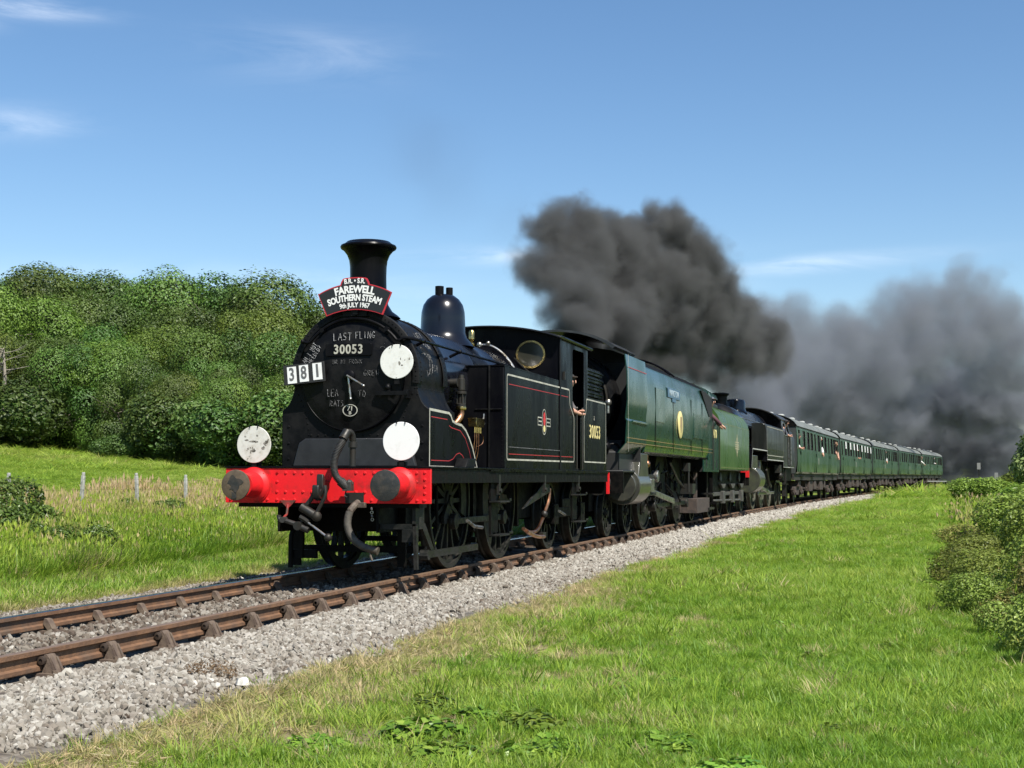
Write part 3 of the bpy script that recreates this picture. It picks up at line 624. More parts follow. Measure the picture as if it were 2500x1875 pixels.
for s in (-1, 1):
    MB().tube([(s*.66, 1.9, .85), (s*.66, 1.95, .4)], .018).build('drain_pipe', under, E); MB().box(s*.66-.05, s*.66+.05, .7, .74, .1, .85).build('rail_guard', under, E)
MB().tube([(.9, 1.25, 1.05), (.9, 1.3, .5)], .02).build('drain_pipe', under, E)
# steps
def steps(root, y, lo=.38, n=2, x=1.19):
    o = MB(); o.prism([(y, lo), (y+.05, lo), (y+.05, 1.08), (y, 1.08)], 'x', x-.03, x); o.prism([(y+.05, lo+.05), (y+.35, lo+.05), (y+.33, 1.08), (y+.05, 1.08)], 'x', x-.015, x-.005)
    p = o.build('step_plate', under, root, .003)
    for k in range(n):
        z = lo+.01+.43*k; t = MB(); t.box(x-.02, x+.13, y-.02, y+.62-.08*k, z, z+.02); t.box(x+.12, x+.13, y+.45, y+.62-.08*k, z, z+.05); t.build('step_tread', wheelm, p, .003)
steps(E, 2.62); steps(E, 7.34, .42)
p = MB(); p.tube([(1.12, 6.08, .98), (1.12, 6.05, .80), (1.1, 5.9, .66), (1.1, 5.68, .5), (1.1, 5.45, .38), (1.1, 5.2, .345), (1.1, 4.9, .36), (1.1, 4.6, .42)], .026, n=10, smooth=2); p.build('injector_pipe', copper, E)
p = MB(); p.tube([(1.14, 4.65, .38), (1.14, 4.9, .33), (1.14, 5.3, .28), (1.14, 5.65, .27)], .028, n=10, smooth=1); p.build('injector_pipe', copper, E)
p = MB(); p.sphere((1.12, 5.75, .6), .055, 10); p.box(1.08, 1.14, 5.6, 5.8, .25, .33); p.build('injector', greysteel, E)
p = MB(); p.prism([(4.45, .70), (5.25, .94), (5.62, 1.06), (6.0, 1.06), (6.06, .93), (5.15, .80)], 'x', 1.10, 1.14); p.build('injector_bracket', wheelm, E, .01)
p = MB()
for y in (2.85, 5.32, 7.6): p.box(1.20, 1.235, y, y+.07, .92, 1.18); p.cyl((1.2, y+.035, .97), (1.26, y+.035, .97), .03, n=8)
p.build('hanger_bracket', greysteel, E)
p = MB(); p.tube([(1.0, 2.2, .60), (1.02, 2.45, .52), (1.05, 2.7, .50)], .022); p.tube([(1.05, 7.0, .62), (1.08, 7.3, .55)], .02); p.build('sand_pipe', steel, E)
# coupling hook and screw coupling
hk = MB(); hk.prism([(.02, 1.02), (.02, 1.10), (-.12, 1.11), (-.15, 1.165), (-.19, 1.18), (-.20, 1.10), (-.19, 1.0), (-.22, .97), (-.27, .99), (-.29, 1.06), (-.32, 1.05), (-.33, .97), (-.30, .91), (-.22, .88), (-.12, .93), (-.02, 1.0)], 'x', -.035, .045)
hk.build('coupling_hook', greysteel, E, .012)
s1 = MB(); s1.tube([(-.04, -.24, .96), (-.07, -.25, .90), (-.16, -.25, .79)], .028, n=8); s1.tube([(.09, -.24, 1.05), (.105, -.25, .95), (.05, -.25, .84), (-.02, -.25, .72)], .022, n=8, smooth=1); s1.tube([(-.04, -.24, .96), (.03, -.24, .93), (.09, -.24, 1.04)], .024, n=8)
s1.cyl((-.19, -.25, .81), (.0, -.25, .70), .05, n=14); s1.sphere((-.005, -.25, .705), .062, 10); s1.build('screw_coupling', greysteel, E)
s1 = MB(); s1.tube([(-.12, -.26, .65), (.12, -.27, .49)], .0135, n=8); s1.build('coupling_handle', steel, E)
MB().sphere((.145, -.27, .475), .045, 14).build('coupling_weight', greysteel, E)
s1 = MB(); s1.tube([(-.20, -.25, .70), (-.14, -.25, .67), (-.10, -.25, .64)], .036, n=8); s1.tube([(-.16, -.25, .62), (-.24, -.25, .58), (-.14, -.24, .70)], .02, n=8); s1.cyl((-.25, -.25, .61), (-.10, -.25, .55), .037, n=12); s1.cyl((-.22, -.29, .60), (-.22, -.22, .60), .05, n=12); s1.build('coupling_shackle', greysteel, E)
s1 = MB(); s1.tube([(-.47, -.22, .715), (-.475, -.22, .69), (-.45, -.22, .655), (-.41, -.22, .66), (-.2, -.23, .60)], .026, n=8, smooth=1); s1.cyl((-.415, -.26, .665), (-.415, -.18, .665), .035, n=10); s1.build('steam_cock', rubber, E)
s1 = MB(); s1.add([(-.56, -.015, .88), (-.36, -.015, .88), (-.44, -.02, .80), (-.47, -.02, .80), (-.56, -.001, .88), (-.36, -.001, .88), (-.44, .0, .80), (-.47, .0, .80)], [(0, 1, 2, 3), (4, 7, 6, 5), (0, 4, 5, 1), (1, 5, 6, 2), (2, 6, 7, 3), (3, 7, 4, 0)]); s1.tube([(-.455, -.02, .83), (-.455, -.05, .72), (-.45, -.2, .66)], .014, n=8); s1.build('hose_bracket', dred, E)
# vacuum pipe and hoses
p = MB(); p.tube([(.30, .05, 1.24), (.30, .05, 1.50), (.30, .05, 1.58)], .036, n=12); p.cyl((.30, .05, 1.48), (.30, .05, 1.54), .052, n=12); p.tube([(.30, .05, 1.56), (.295, .03, 1.63), (.28, -.02, 1.655), (.26, -.06, 1.63)], .04, n=12, smooth=1); p.cyl((.27, -.04, 1.66), (.24, -.10, 1.57), .052, n=12)
p.build('brake_pipe', greysteel, E)
hs = MB(); path = [(.255, -.07, 1.60), (.22, -.12, 1.50), (.175, -.17, 1.38), (.165, -.19, 1.26), (.19, -.19, 1.15), (.25, -.16, 1.09)]
pp = [Vector(q) for q in path]
for _ in range(3):
    q = [pp[0]]
    for a, c in zip(pp[:-1], pp[1:]): q += [a*.75+c*.25, a*.25+c*.75]
    pp = q+[pp[-1]]
hs.tube(pp, .034, n=12)
for i in range(4, len(pp)-2, 1):
    d = (pp[i+1]-pp[i]).normalized(); hs.cyl(pp[i]-d*.004, pp[i]+d*.004, .043, n=12)
hs.build('brake_hose', rubber, E)
p = MB(); p.cyl((.24, -.17, 1.10), (.31, -.13, 1.03), .055, n=12); p.box(.27, .37, -.18, -.08, .99, 1.09); p.tube([(.30, -.13, 1.0), (.29, -.16, .93), (.32, -.16, .92)], .008, n=6); p.sphere((.33, -.12, 1.07), .05, 8); p.build('hose_coupling', rubber, E, .006)
p = MB(); p.tube([(.40, -.02, .86), (.38, -.10, .82), (.345, -.14, .76)], .04, n=10); p.box(.36, .50, -.08, -.02, .80, .86); p.box(.33, .37, -.17, -.10, .73, .80); p.build('heating_cock', M('rusty_fitting', (.05, .035, .025), .7, col2=(.10, .08, .06), scale=20), E, .006)
p = MB(); p.tube([(.345, -.14, .76), (.325, -.16, .66), (.34, -.17, .56), (.40, -.17, .45), (.50, -.16, .38), (.60, -.15, .345)], .042, n=12, smooth=2); p.build('heating_hose', M('grey_hose', (.065, .057, .045), .75, col2=(.03, .027, .022), scale=14, bump=.2), E)
p = MB(); p.cyl((.58, -.15, .35), (.69, -.15, .325), .045, n=12); p.tube([(.60, -.16, .32), (.61, -.17, .27), (.63, -.17, .22)], .014, n=6); p.build('hose_end', M('hose_end_metal', (.09, .075, .055), .5, .5), E)
p = MB()
for k in range(4): p.lathe((.565+.003*k, -.03, .79-.04*k), 'y' if k % 2 else 'x', [(.012, -.004), (.02, -.004), (.02, .004), (.012, .004), (.012, -.004)], 10)
p.build('safety_chain', steel, E)

# ------------------------------------------------------------------ boards carried by the engine
HB = thing('headboard', 'black farewell headboard with red edge and white capitals in front of the chimney', 'headboard', (0.03, .755, 3.28))
def _unused(): pass
def _unused(): pass
def arcpt(x, r, zt): return (x, zt-(r-math.sqrt(max(r*r-x*x, 0))))
def hb_outline(e=0):
    out = []
    for x in np.linspace(-.47+e*1.1, -.185+e, 7): out.append(arcpt(x, .95, .175-e))
    out += [(-.175+e, .19-e), (-.155+e, .225-e)]
    for x in np.linspace(-.14+e, .14-e, 7): out.append(arcpt(x, .95, .245-e))
    out += [(.155-e, .225-e), (.175-e, .19-e)]
    for x in np.linspace(.185-e, .47-e*1.1, 7): out.append(arcpt(x, .95, .175-e))
    for x in np.linspace(.36-e, -.36+e, 9): out.append(arcpt(x, .95, -.145+e))
    return out
b = MB(); b.prism(hb_outline(), 'y', -.008, .008); b.build('border', M('headboard_red', (.42, .02, .03), .4), HB)
b = MB(); b.prism(hb_outline(.013), 'y', -.0115, -.0085); pn = b.build('panel', M('headboard_black', (.012, .012, .013), .35), HB)
def arcwarp(zt, r=.95): return lambda x, y: (x*(1+y/r), y-(r-math.sqrt(max(r*r-x*x, 0))))
for s_, z, sz, bo_, sq, spc in (('B.R. • S.R.', .200, .082, .0022, .82, 1), ('FAREWELL', .098, .122, .0045, .90, .97), ('SOUTHERN STEAM', -.002, .105, .0042, .78, .97), ('9th JULY 1967', -.09, .080, .0022, .82, .97)):
    lettering(s_, (0, -.0125, z), FRONT, clean_white, pn, size=sz, bold=bo_, squash=sq, spacing=spc, warp=arcwarp(z), extrude=.001)
b = MB(); b.box(-.03, .03, .01, .04, -.2, .1); b.build('bracket', smoke_black, HB)
def disc(label, loc, r, mat, rz=0.0, tilt=0.0, marks=()):
    o = thing('headcode_disc', label, 'signal disc', loc, rz, 'round white headcode discs on the leading engine')
    b = MB(); b.lathe((0, 0, 0), 'y', [(0, -.006), (r-.004, -.006), (r, -.003), (r, .004), (0, .006)], 48); p = b.build('disc_plate', mat, o)
    b = MB()
    for x in (-.05, .05): b.tube([(x, .01, r-.03), (x, .012, r+.005), (x, -.012, r+.012), (x, -.016, r-.02)], .006, n=6)
    b.build('hanging_clip', smoke_black, o)
    b = MB(); b.box(-.03, .03, .006, .03, -r-.06, -.02); b.build('stem', smoke_black, o)
    if marks:
        b = MB()
        for (x, z, sx, sz) in marks:
            n = 9; pts = [(x+sx*random.uniform(.5, 1)*math.cos(a), z+sz*random.uniform(.5, 1)*math.sin(a)) for a in np.linspace(0, 2*PI, n, endpoint=False)]
            b.add([(p_[0], -.0065, p_[1]) for p_ in pts], [tuple(range(n))])
        b.build('paint_chip', M('chip_dark', (.06, .055, .045), .8, col2=(.3, .28, .24), scale=30), p)
    return o
disc('round chipped white disc standing above the buffer nearer the field', (-.885, -.02, 1.515), .212, chipped, 0,
     marks=[(-.09, .05, .04, .012), (-.02, .035, .075, .014), (.03, .03, .03, .018), (.0, -.07, .035, .03), (-.07, -.05, .02, .02), (.12, -.04, .03, .025), (.13, .01, .014, .02), (-.11, .09, .02, .014), (.04, .10, .02, .018)])
disc('clean bright white disc standing over the buffer by the lined splasher', (.905, -.02, 1.545), .216, clean_white)
disc('smaller white disc hung on the smokebox door beside the number plate', (.585, .70, 2.50), .203, white, .05,
     marks=[(.035, -.02, .02, .04), (.065, -.045, .022, .012), (.155, .03, .013, .018), (-.09, .16, .008, .014), (.05, .03, .008, .02), (.0, -.19, .012, .006)])
RB = thing('reporting_number_board', 'small tilted black board with 381 on white cards at the smokebox edge', 'number board', (-.575, .70, 2.375), 0)
RB.rotation_euler = (0, -.09, 0)
b = MB(); b.box(-.275, .255, -.01, .012, -.115, .125); b.build('backing_board', M('board_black', (.014, .014, .014), .6), RB, .003)
for i, (x, ch_) in enumerate(((-.165, '3'), (-.01, '8'), (.165, '1'))):
    c = MB(); c.box(x-.058, x+.058, -.016, -.0105, -.10+.006*i, .10+.006*i); co = c.build('number_card', clean_white, RB)
    b = MB(); lettering(ch_, (x, -.018, .003+.006*i), FRONT, M('digit_grey%d' % i, (.10, .10, .10), .6), co, name='digit', size=.215, bold=.004, squash=.72 if ch_ != '1' else .95, extrude=.0012)
MB().box(-.2, -.1, .012, .16, -.06, .02).build('bracket', smoke_black, RB)

# ================================================================== second engine: streamlined, green
B = vehicle('streamlined_locomotive', 'slab-sided glossy green locomotive with oval gold plaque behind the tank engine', 'locomotive', 17.0)
OB = (0, 17.0, 0)
def mb(off=None): return MB(off or OB)
sideprof = [(1.24, 1.60), (1.33, 1.66), (1.37, 1.80), (1.375, 2.25), (1.385, 2.6), (1.375, 3.0), (1.35, 3.28), (1.30, 3.375)]
roofprof = [(1.29, 3.37), (1.16, 3.47), (.98, 3.58), (.72, 3.68), (.40, 3.735), (0, 3.75)]
for s in (-1, 1):
    t = mb(); t.prism([(s*x, z) for x, z in sideprof]+[(s*(x-.03), z) for x, z in sideprof[::-1]], 'y', 13.05, 21.9); cs = t.build('casing_side', green, B)
    t = mb(); dp = [(1.22, 1.60), (1.37, 1.78), (1.395, 2.2), (1.37, 2.24), (1.41, 2.6), (1.40, 3.1), (1.36, 3.44)]
    t.prism([(s*x, z) for x, z in dp]+[(s*(x-.02), z) for x, z in dp[::-1]], 'y', 11.05, 13.04); de = t.build('smoke_deflector', green, B)
    t = mb(); ribbon(t, [(11.06, 1.62), (11.06, 3.43)], .02, s*1.415); t.build('edge_strip', cream, de)
    t = mb(); ribbon(t, [(11.1, 3.2), (13.0, 3.2)], .012, s*1.404); t.build('lining', redline, de)
    t = mb(); t.box(min(s*1.38, s*1.42), max(s*1.38, s*1.42), 11.5, 13.0, 2.19, 2.215); t.build('deflector_ledge', green, de)
    t = mb(); ribbon(t, [(11.1, 1.80), (22.6, 1.80)], .012, s*1.3785); ribbon(t, [(11.1, 1.885), (22.6, 1.885)], .012, s*1.3785); t.build('lining', M('dull_orange_line%d' % s, (.22, .15, .06), .5), B)
    for y0, y1, z0, z1 in ((17.6, 18.9, 2.05, 2.62), (14.1, 15.2, 2.3, 3.0), (19.3, 20.7, 2.1, 2.7)):
        t = mb(); t.box(min(s*1.37, s*1.39), max(s*1.37, s*1.39), y0, y1, z0, z1); t.build('access_panel', green, cs, .004)
for y in (14.1, 16.3, 18.9, 20.7):
    mb().box(1.377, 1.3885, y, y+.012, 1.70, 3.0).build('panel_seam', under, B)
for y0 in (11.6, 13.2, 15.4, 17.6, 19.8):
    t = mb()
    for q in range(6): t.rivet((1.376, y0+.3*q, 1.70), (1, 0, 0), .012, .008)
    t.build('rivet', green, B, kind='stuff')
t = mb(); t.prism([(x, z) for x, z in roofprof]+[(-x, z) for x, z in roofprof[::-1]][1:]+[(-1.2, 3.3), (1.2, 3.3)], 'y', 12.9, 21.9); t.build('casing_roof', smoke_black, B)
t = mb(); t.tube([(1.22, 16.9, 3.46), (1.0, 17.0, 3.62), (.7, 17.05, 3.78), (.3, 17.05, 3.86)], .02, smooth=1); t.tube([(1.22, 17.4, 3.46), (1.0, 17.5, 3.62), (.7, 17.5, 3.78), (.3, 17.5, 3.86)], .02, smooth=1); t.build('roof_handrail', black, B)
# cowl above the smokebox
arc2 = [(1.18*math.sin(a)/math.sin(1.0), 3.58+.34*(math.cos(a)-math.cos(1.0))/(1-math.cos(1.0))) for a in np.linspace(1.0, -1.0, 21)]
t = mb(); t.prism(arc2+[(x*.96, z-.04) for x, z in arc2[::-1]], 'y', 10.98, 13.0); t.build('front_cowl', M('cowl_black', (.014, .014, .014), .25, col2=(.03, .03, .03), scale=4), B)
t = mb(); t.lathe((0, 13.4, 0), 'z', [(.42, 3.6), (.40, 3.85), (.44, 3.92), (.40, 3.93), (.34, 3.8)], 28); t.build('chimney', smoke_black, B)
t = mb(); t.lathe((0, 0, 2.62), 'y', [(.02, 11.72), (.45, 11.74), (.74, 11.82), (.80, 11.88), (.84, 11.9), (.86, 11.98), (.93, 12.0), (.96, 12.04), (.96, 13.1), (.5, 13.1)], 48, 0, 2*PI); t.build('smokebox_door', smoke_black, B)
t = mb(); t.lathe((0, 0, 2.62), 'y', [(.80, 11.86), (.83, 11.82), (.86, 11.86)], 48); t.build('door_rim', greysteel, B)
t = mb(); t.box(-1.34, 1.34, 12.6, 12.65, 1.3, 3.4); t.build('casing_front', dark, B)
t = mb(); t.box(-1.28, 1.28, 11.2, 12.4, 1.24, 1.28); t.prism([(11.25, 1.28), (11.25, 1.62), (11.6, 1.85), (12.6, 1.85), (12.6, 1.28)], 'x', -1.2, 1.2); t.build('front_platform', M('platform_grey', (.02, .02, .019), .5), B, .01)
t = mb(); t.box(-1.3, 1.3, 11.12, 11.18, .85, 1.25); t.build('buffer_beam', under, B)
for s in (-1, 1):
    t = mb(); t.lathe((s*.885, 0, 1.052), 'y', [(0, 11.12), (.18, 11.12), (.14, 11.08), (.13, 10.8), (.24, 10.79), (.24, 10.76), (0, 10.75)], 24); t.build('buffer', greysteel, B)
    t = mb(); t.sphere((s*.98, 11.3, 2.55), .07, 10); t.cyl((s*.98, 11.3, 2.35), (s*.98, 11.3, 2.5), .03, n=8); t.build('electric_lamp', steel, B)
t = mb(); t.sphere((.95, 11.2, 1.72), .10, 12); t.cyl((.95, 11.2, 1.6), (.95, 11.2, 1.9), .04, n=8); t.tube([(.95, 11.25, 1.75), (1.12, 11.3, 1.78), (1.18, 11.35, 1.7)], .02, smooth=1); t.build('front_lamp', black, B)
dd = thing('headcode_disc', 'pale round disc glimpsed behind the bunker between the first two engines', 'signal disc', (.42, 10.98, 3.02), 0, None)
t = MB(); t.lathe((0, 0, 0), 'y', [(0, -.006), (.30, -.006), (.30, .004), (0, .006)], 40); t.build('disc_plate', clean_white, dd)
MB().box(-.03, .03, .004, .6, -.1, -.06).box(-.03, .03, .006, .03, -.32, 0).build('stem', smoke_black, dd)
# nameplate, plaque, cab
t = mb(); t.prism([(15.55, 2.88), (17.15, 2.88), (17.15, 3.10), (15.55, 3.10)], 'x', 1.385, 1.40); t.prism([(16.15, 2.80), (16.6, 2.80), (16.6, 2.88), (16.15, 2.88)], 'x', 1.385, 1.40)
npl = t.build('nameplate', M('nameplate_blue', (.07, .13, .19), .4), B, .006)
for pt in (npl,):
    lettering('MANSTON', (1.4025, 16.35-17, 2.985), SIDE, M('nameplate_letters', (.35, .42, .46), .4), B, name='lettering', size=.20, bold=.001, squash=1.25)
t = mb(); t.lathe((0, 17.22, 2.34), 'x', [(0, 1.41), (.29, 1.41), (.31, 1.40), (.31, 1.385)], 36); pq = t.build('plaque', M('plaque_gold', (.62, .52, .22), .45), B)
t = mb(); t.prism([(17.10, 2.52), (17.34, 2.52), (17.34, 2.32), (17.22, 2.16), (17.10, 2.32)], 'x', 1.41, 1.416); t.build('shield', M('shield_blue', (.30, .22, .12), .5), pq)
t = mb(); cabp = [(21.9, 1.60), (21.0, 1.60), (21.0, 1.30), (23.82, 1.30), (23.82, 2.72), (22.5, 2.72), (22.35, 3.28), (21.9, 3.37)]
for s in (-1, 1): t.prism(cabp, 'x', s*1.345, s*1.375)
cb_ = t.build('cab_side', green, B)
t = mb(); t.prism([(x*1.0, z) for x, z in [(1.345, 3.26), (1.30, 3.375), (1.16, 3.47), (.98, 3.58), (.72, 3.68), (.4, 3.735), (0, 3.75), (-.4, 3.735), (-.72, 3.68), (-.98, 3.58), (-1.16, 3.47), (-1.3, 3.375), (-1.345, 3.26), (-1.28, 3.3), (-1.1, 3.43), (-.7, 3.62), (0, 3.70), (.7, 3.62), (1.1, 3.43), (1.28, 3.3)]], 'y', 21.85, 23.9); t.build('cab_roof', green, B)
t = mb(); t.prism([(20.5, 3.32), (21.3, 3.30), (22.35, 3.20), (22.5, 2.76), (21.9, 2.74), (21.3, 3.0)], 'x', 1.34, 1.392); t.build('cab_window', dark, B)
t = mb(); ribbon(t, [(20.5, 3.33), (21.3, 3.31), (22.38, 3.21), (22.53, 2.75), (21.9, 2.73), (21.28, 2.99)], .03, 1.394, closed=True); t.build('window_frame', greysteel, B)
t = mb(); t.box(-1.3, 1.3, 21.95, 22.0, 1.3, 3.35); t.build('cab_bulkhead', dark, B)
t = mb(); 
for y in (22.56, 23.80): t.tube([(1.40, y, 1.35), (1.40, y, 2.7)], .015)
t.build('cab_handrail', greysteel, B)
lettering('34070', (1.3785, 23.02-17, 2.30), SIDE, yellow, B, name='number', size=.31, bold=.006, squash=1.05)
for y in (21.4, 23.3):
    t = mb(); t.box(1.376, 1.38, y, y+.12, 1.42, 1.62); t.build('step_slot', dark, B)
# running gear
for y in (12.15, 14.1): wheel(B, 1, y, .46, 10, off=OB, single=False); wheel(B, -1, y, .46, 10, off=OB, disc=True); axle(B, y, .46, OB)
for y in (16.0, 18.25, 20.5): wheel(B, 1, y, .94, 12, off=OB, disc=True, weight=True); wheel(B, -1, y, .94, 12, off=OB, disc=True); axle(B, y, .94, OB)
wheel(B, 1, 22.85, .47, 10, off=OB, disc=True); wheel(B, -1, 22.85, .47, 10, off=OB, disc=True)
t = mb(); t.box(-.6, .6, 11.3, 23.6, .5, 1.3); t.build('frame', under, B)
for s in (-1, 1):
    t = mb(); t.cyl((s*1.02, 12.35, .98), (s*1.02, 13.55, .98), .37, n=28); t.cyl((s*1.02, 12.25, .98), (s*1.02, 12.36, .98), .30, n=20); t.prism([(12.4, 1.1), (13.5, 1.1), (13.4, 1.62), (12.7, 1.62)], 'x', s*.8, s*1.34); t.build('cylinder', M('cylinder_grime%d' % s, (.05, .05, .038), .35, col2=(.03, .03, .025), coat=.3), B, .015)
t = mb(); t.box(.95, 1.1, 13.55, 15.75, 1.13, 1.21); t.box(.95, 1.1, 13.55, 15.75, .76, .83); t.box(1.0, 1.08, 15.7, 15.82, .7, 1.3); t.build('slide_bar', greysteel, B, .008)
t = mb(); t.box(.93, 1.14, 14.9, 15.3, .84, 1.12); t.cyl((1.02, 13.5, .98), (1.02, 15, .98), .045); t.cyl((1.02, 15.66, 1.17), (1.16, 15.66, 1.17), .13, n=16); t.build('crosshead', steel, B, .01)
t = mb(); t.prism([(15.1, .92), (18.2, .66), (18.2, .54), (15.1, .80)], 'x', 1.04, 1.09); t.build('connecting_rod', steel, B, .01)
t = mb(); t.prism([(16.0, .58), (20.6, .58), (20.6, .48), (16.0, .48)], 'x', .95, 1.0)
for y in (16.0, 18.25, 20.5): t.cyl((.88, y, .53), (1.04, y, .53), .12, n=14)
t.build('coupling_rod', greysteel, B, .01)
t = mb(); t.sphere((1.22, 13.95, 1.42), .08, 10); t.cyl((1.22, 13.95, 1.45), (1.22, 13.95, 1.6), .03); t.sphere((1.15, 14.1, 1.12), .07, 10); t.box(1.1, 1.2, 13.8, 14.2, 1.16, 1.22); t.build('copper_fitting', copper, B)
t = mb(); t.box(1.15, 1.27, 19.15, 19.45, 1.3, 1.5); t.tube([(1.25, 19.3, 1.3), (1.25, 19.3, .8)], .025); t.box(1.0, 1.3, 19.6, 20.1, .75, 1.0); t.tube([(1.1, 17.5, 1.5), (1.1, 18.6, 1.1), (1.1, 19.5, .9)], .03); t.build('injector', greysteel, B)
t = mb(); t.box(.75, 1.2, 21.0, 23.2, .25, .62); t.box(1.0, 1.1, 21.6, 21.7, .6, 1.3); t.build('ash_pan', brown, B, .01)
t = mb(); t.box(.8, 1.25, 22.9, 23.8, .30, .36); t.box(.95, 1.25, 23.3, 23.7, .7, .74); t.box(1.1, 1.14, 23.3, 23.36, .3, 1.3); t.build('cab_step', greysteel, B)
t = mb()
for k in range(26): 
    y = random.uniform(12.5, 22.8); z = random.uniform(.55, 1.45); t.tube([(1.0, y, z), (1.05, y+random.uniform(.2, .7), z+random.uniform(-.3, .2)), (.95, y+random.uniform(.5, 1), z-.2)], .018, n=6)
t.build('pipework', under, B)
# tender
T = vehicle('tender', 'green high-sided tender with rounded shoulders behind the streamlined engine', 'tender', 27.2)
OT = (0, 27.2, 0); mt = lambda: MB(OT)
tp = [(1.30, 1.33), (1.375, 1.36), (1.38, 2.60), (1.33, 2.80), (1.20, 2.98), (1.02, 3.10), (.85, 3.14)]
t = mt(); t.prism(tp+[(-x, z) for x, z in tp[::-1]], 'y', 24.0, 30.35); tb = t.build('tender_body', tgreen, T)
t = mt(); t.box(-.8, .8, 24.2, 27.6, 3.141, 3.3); t.build('coal', MATS['coal'], T, .05)
t = mt(); t.box(-.7, .7, 28.0, 30.1, 3.141, 3.22); t.cyl((.3, 29.4, 3.2), (.3, 29.4, 3.42), .24); t.cyl((-.3, 29.0, 3.2), (-.3, 29.0, 3.38), .2); t.build('water_filler', smoke_black, T)
t = mt(); t.prism([(27.8, 3.1), (30.2, 3.1), (30.0, 3.42), (29.0, 3.38), (28.0, 3.5)], 'x', .2, .25); t.build('tank_vent', smoke_black, T)
t = mt(); ribbon(t, [(24.05, 2.62), (30.3, 2.62)], .012, 1.3815); ribbon(t, [(24.05, 1.41), (30.3, 1.41)], .012, 1.3785); t.build('lining', M('tender_line', (.18, .19, .08), .5), T)
t = mt()
for z in (1.98, 2.04, 2.10, 2.17): ribbon(t, [(27.0, z), (27.9-.0*z, z)], .02, 1.3825)
ribbon(t, [(27.45, 1.75), (27.45, 2.4)], .07, 1.384); ribbon(t, [(27.45+.2*math.cos(a), 2.08+.22*math.sin(a)) for a in np.linspace(0, 2*PI, 20, endpoint=False)], .03, 1.3835, closed=True); t.build('emblem', M('emblem_cream', (.45, .40, .26), .6), T)
t = mt(); t.box(-1.1, 1.1, 24.1, 30.4, .6, 1.32)
t.build('frame', under, T)
t = mt()
for y in (25.9, 27.9, 29.95):
    t.box(1.1, 1.22, y-.17, y+.17, .40, .75); t.prism([(y-.5, .95), (y+.5, .95), (y+.15, .82), (y-.15, .82)], 'x', 1.12, 1.2); t.prism([(y-.45, 1.1), (y-.25, 1.3), (y-.05, 1.1), (y-.25, 1.0)], 'x', 1.12, 1.16)
t.box(1.08, 1.12, 24.2, 30.3, .62, .72); t.tube([(1.15, 24.2, .5), (1.15, 30.2, .45)], .03); t.build('axlebox', M('axlebox_grime', (.045, .045, .04), .6, col2=(.08, .075, .06), scale=8), T, .01)
for y in (25.9, 27.9, 29.95): wheel(T, 1, y, .55, 10, off=OT, single=False); wheel(T, -1, y, .55, 10, off=OT, disc=True)
t = mt(); t.box(1.0, 1.25, 24.1, 24.6, .4, .44); t.box(1.1, 1.15, 24.1, 24.15, .4, 1.3); t.build('step', under, T)
t = mt(); t.box(-1.25, 1.25, 30.36, 30.44, .9, 1.3); t.build('rear_buffer_beam', under, T)

# ================================================================== third engine: standard tank
K = vehicle('lined_tank_locomotive', 'grimy black tank engine with stepped running plate coupled ahead of the coaches', 'locomotive', 38.0)
OK_ = (0, 38.0, 0); mk = lambda: MB(OK_)
t = mk(); t.box(-1.28, 1.28, 31.15, 31.22, .86, 1.42); kb = t.build('buffer_beam', under, K); t = mk(); t.box(1.02, 1.29, 31.12, 31.2, 1.12, 1.43); t.build('beam_end', red, kb)
for s in (-1, 1):
    t = mk(); t.lathe((s*.885, 0, 1.06), 'y', [(0, 31.15), (.18, 31.15), (.14, 31.1), (.13, 30.8), (.2, 30.79), (.2, 30.76), (0, 30.75)], 20); t.build('buffer', greysteel, K)
t = mk(); t.prism([(31.2, 1.42), (31.2, 1.46), (31.55, 2.08), (35.5, 2.08), (35.5, 1.78), (40.6, 1.78), (40.6, 1.55), (44.6, 1.55), (44.6, 1.50), (40.5, 1.50), (40.5, 1.72), (35.4, 1.72), (35.4, 2.02), (31.6, 2.02), (31.3, 1.42)], 'x', -1.36, 1.36); t.build('running_plate', black, K)
t = mk(); ribbon(t, [(31.25, 1.44), (31.55, 2.05), (35.47, 2.05), (35.47, 1.75), (40.55, 1.75), (40.55, 1.53), (44.5, 1.53)], .035, 1.364); t.build('lining', M('grey_edge_line', (.35, .35, .32), .5), K)
t = mk(); t.lathe((0, 0, 2.78), 'y', [(0, 32.25), (.5, 32.3), (.68, 32.4), (.78, 32.42), (.80, 32.46), (.80, 34.3), (.74, 34.32), (.76, 36.0), (.84, 39), (.84, 40.8)], 48); t.build('boiler', MATS['boiler_gloss_black'], K)
t = mk(); t.lathe((0, 33.5, 0), 'z', [(.34, 3.5), (.27, 3.58), (.25, 3.7), (.26, 3.86), (.33, 3.92), (.33, 3.96), (.24, 3.98), (.2, 3.9)], 28); t.build('chimney', smoke_black, K)
t = mk(); t.lathe((0, 37.0, 0), 'z', [(.50, 3.45), (.42, 3.52), (.40, 3.6), (.40, 3.84), (.36, 3.92), (.22, 3.96), (0, 3.97)], 32); t.build('dome', MATS['dome_gloss_black'], K)
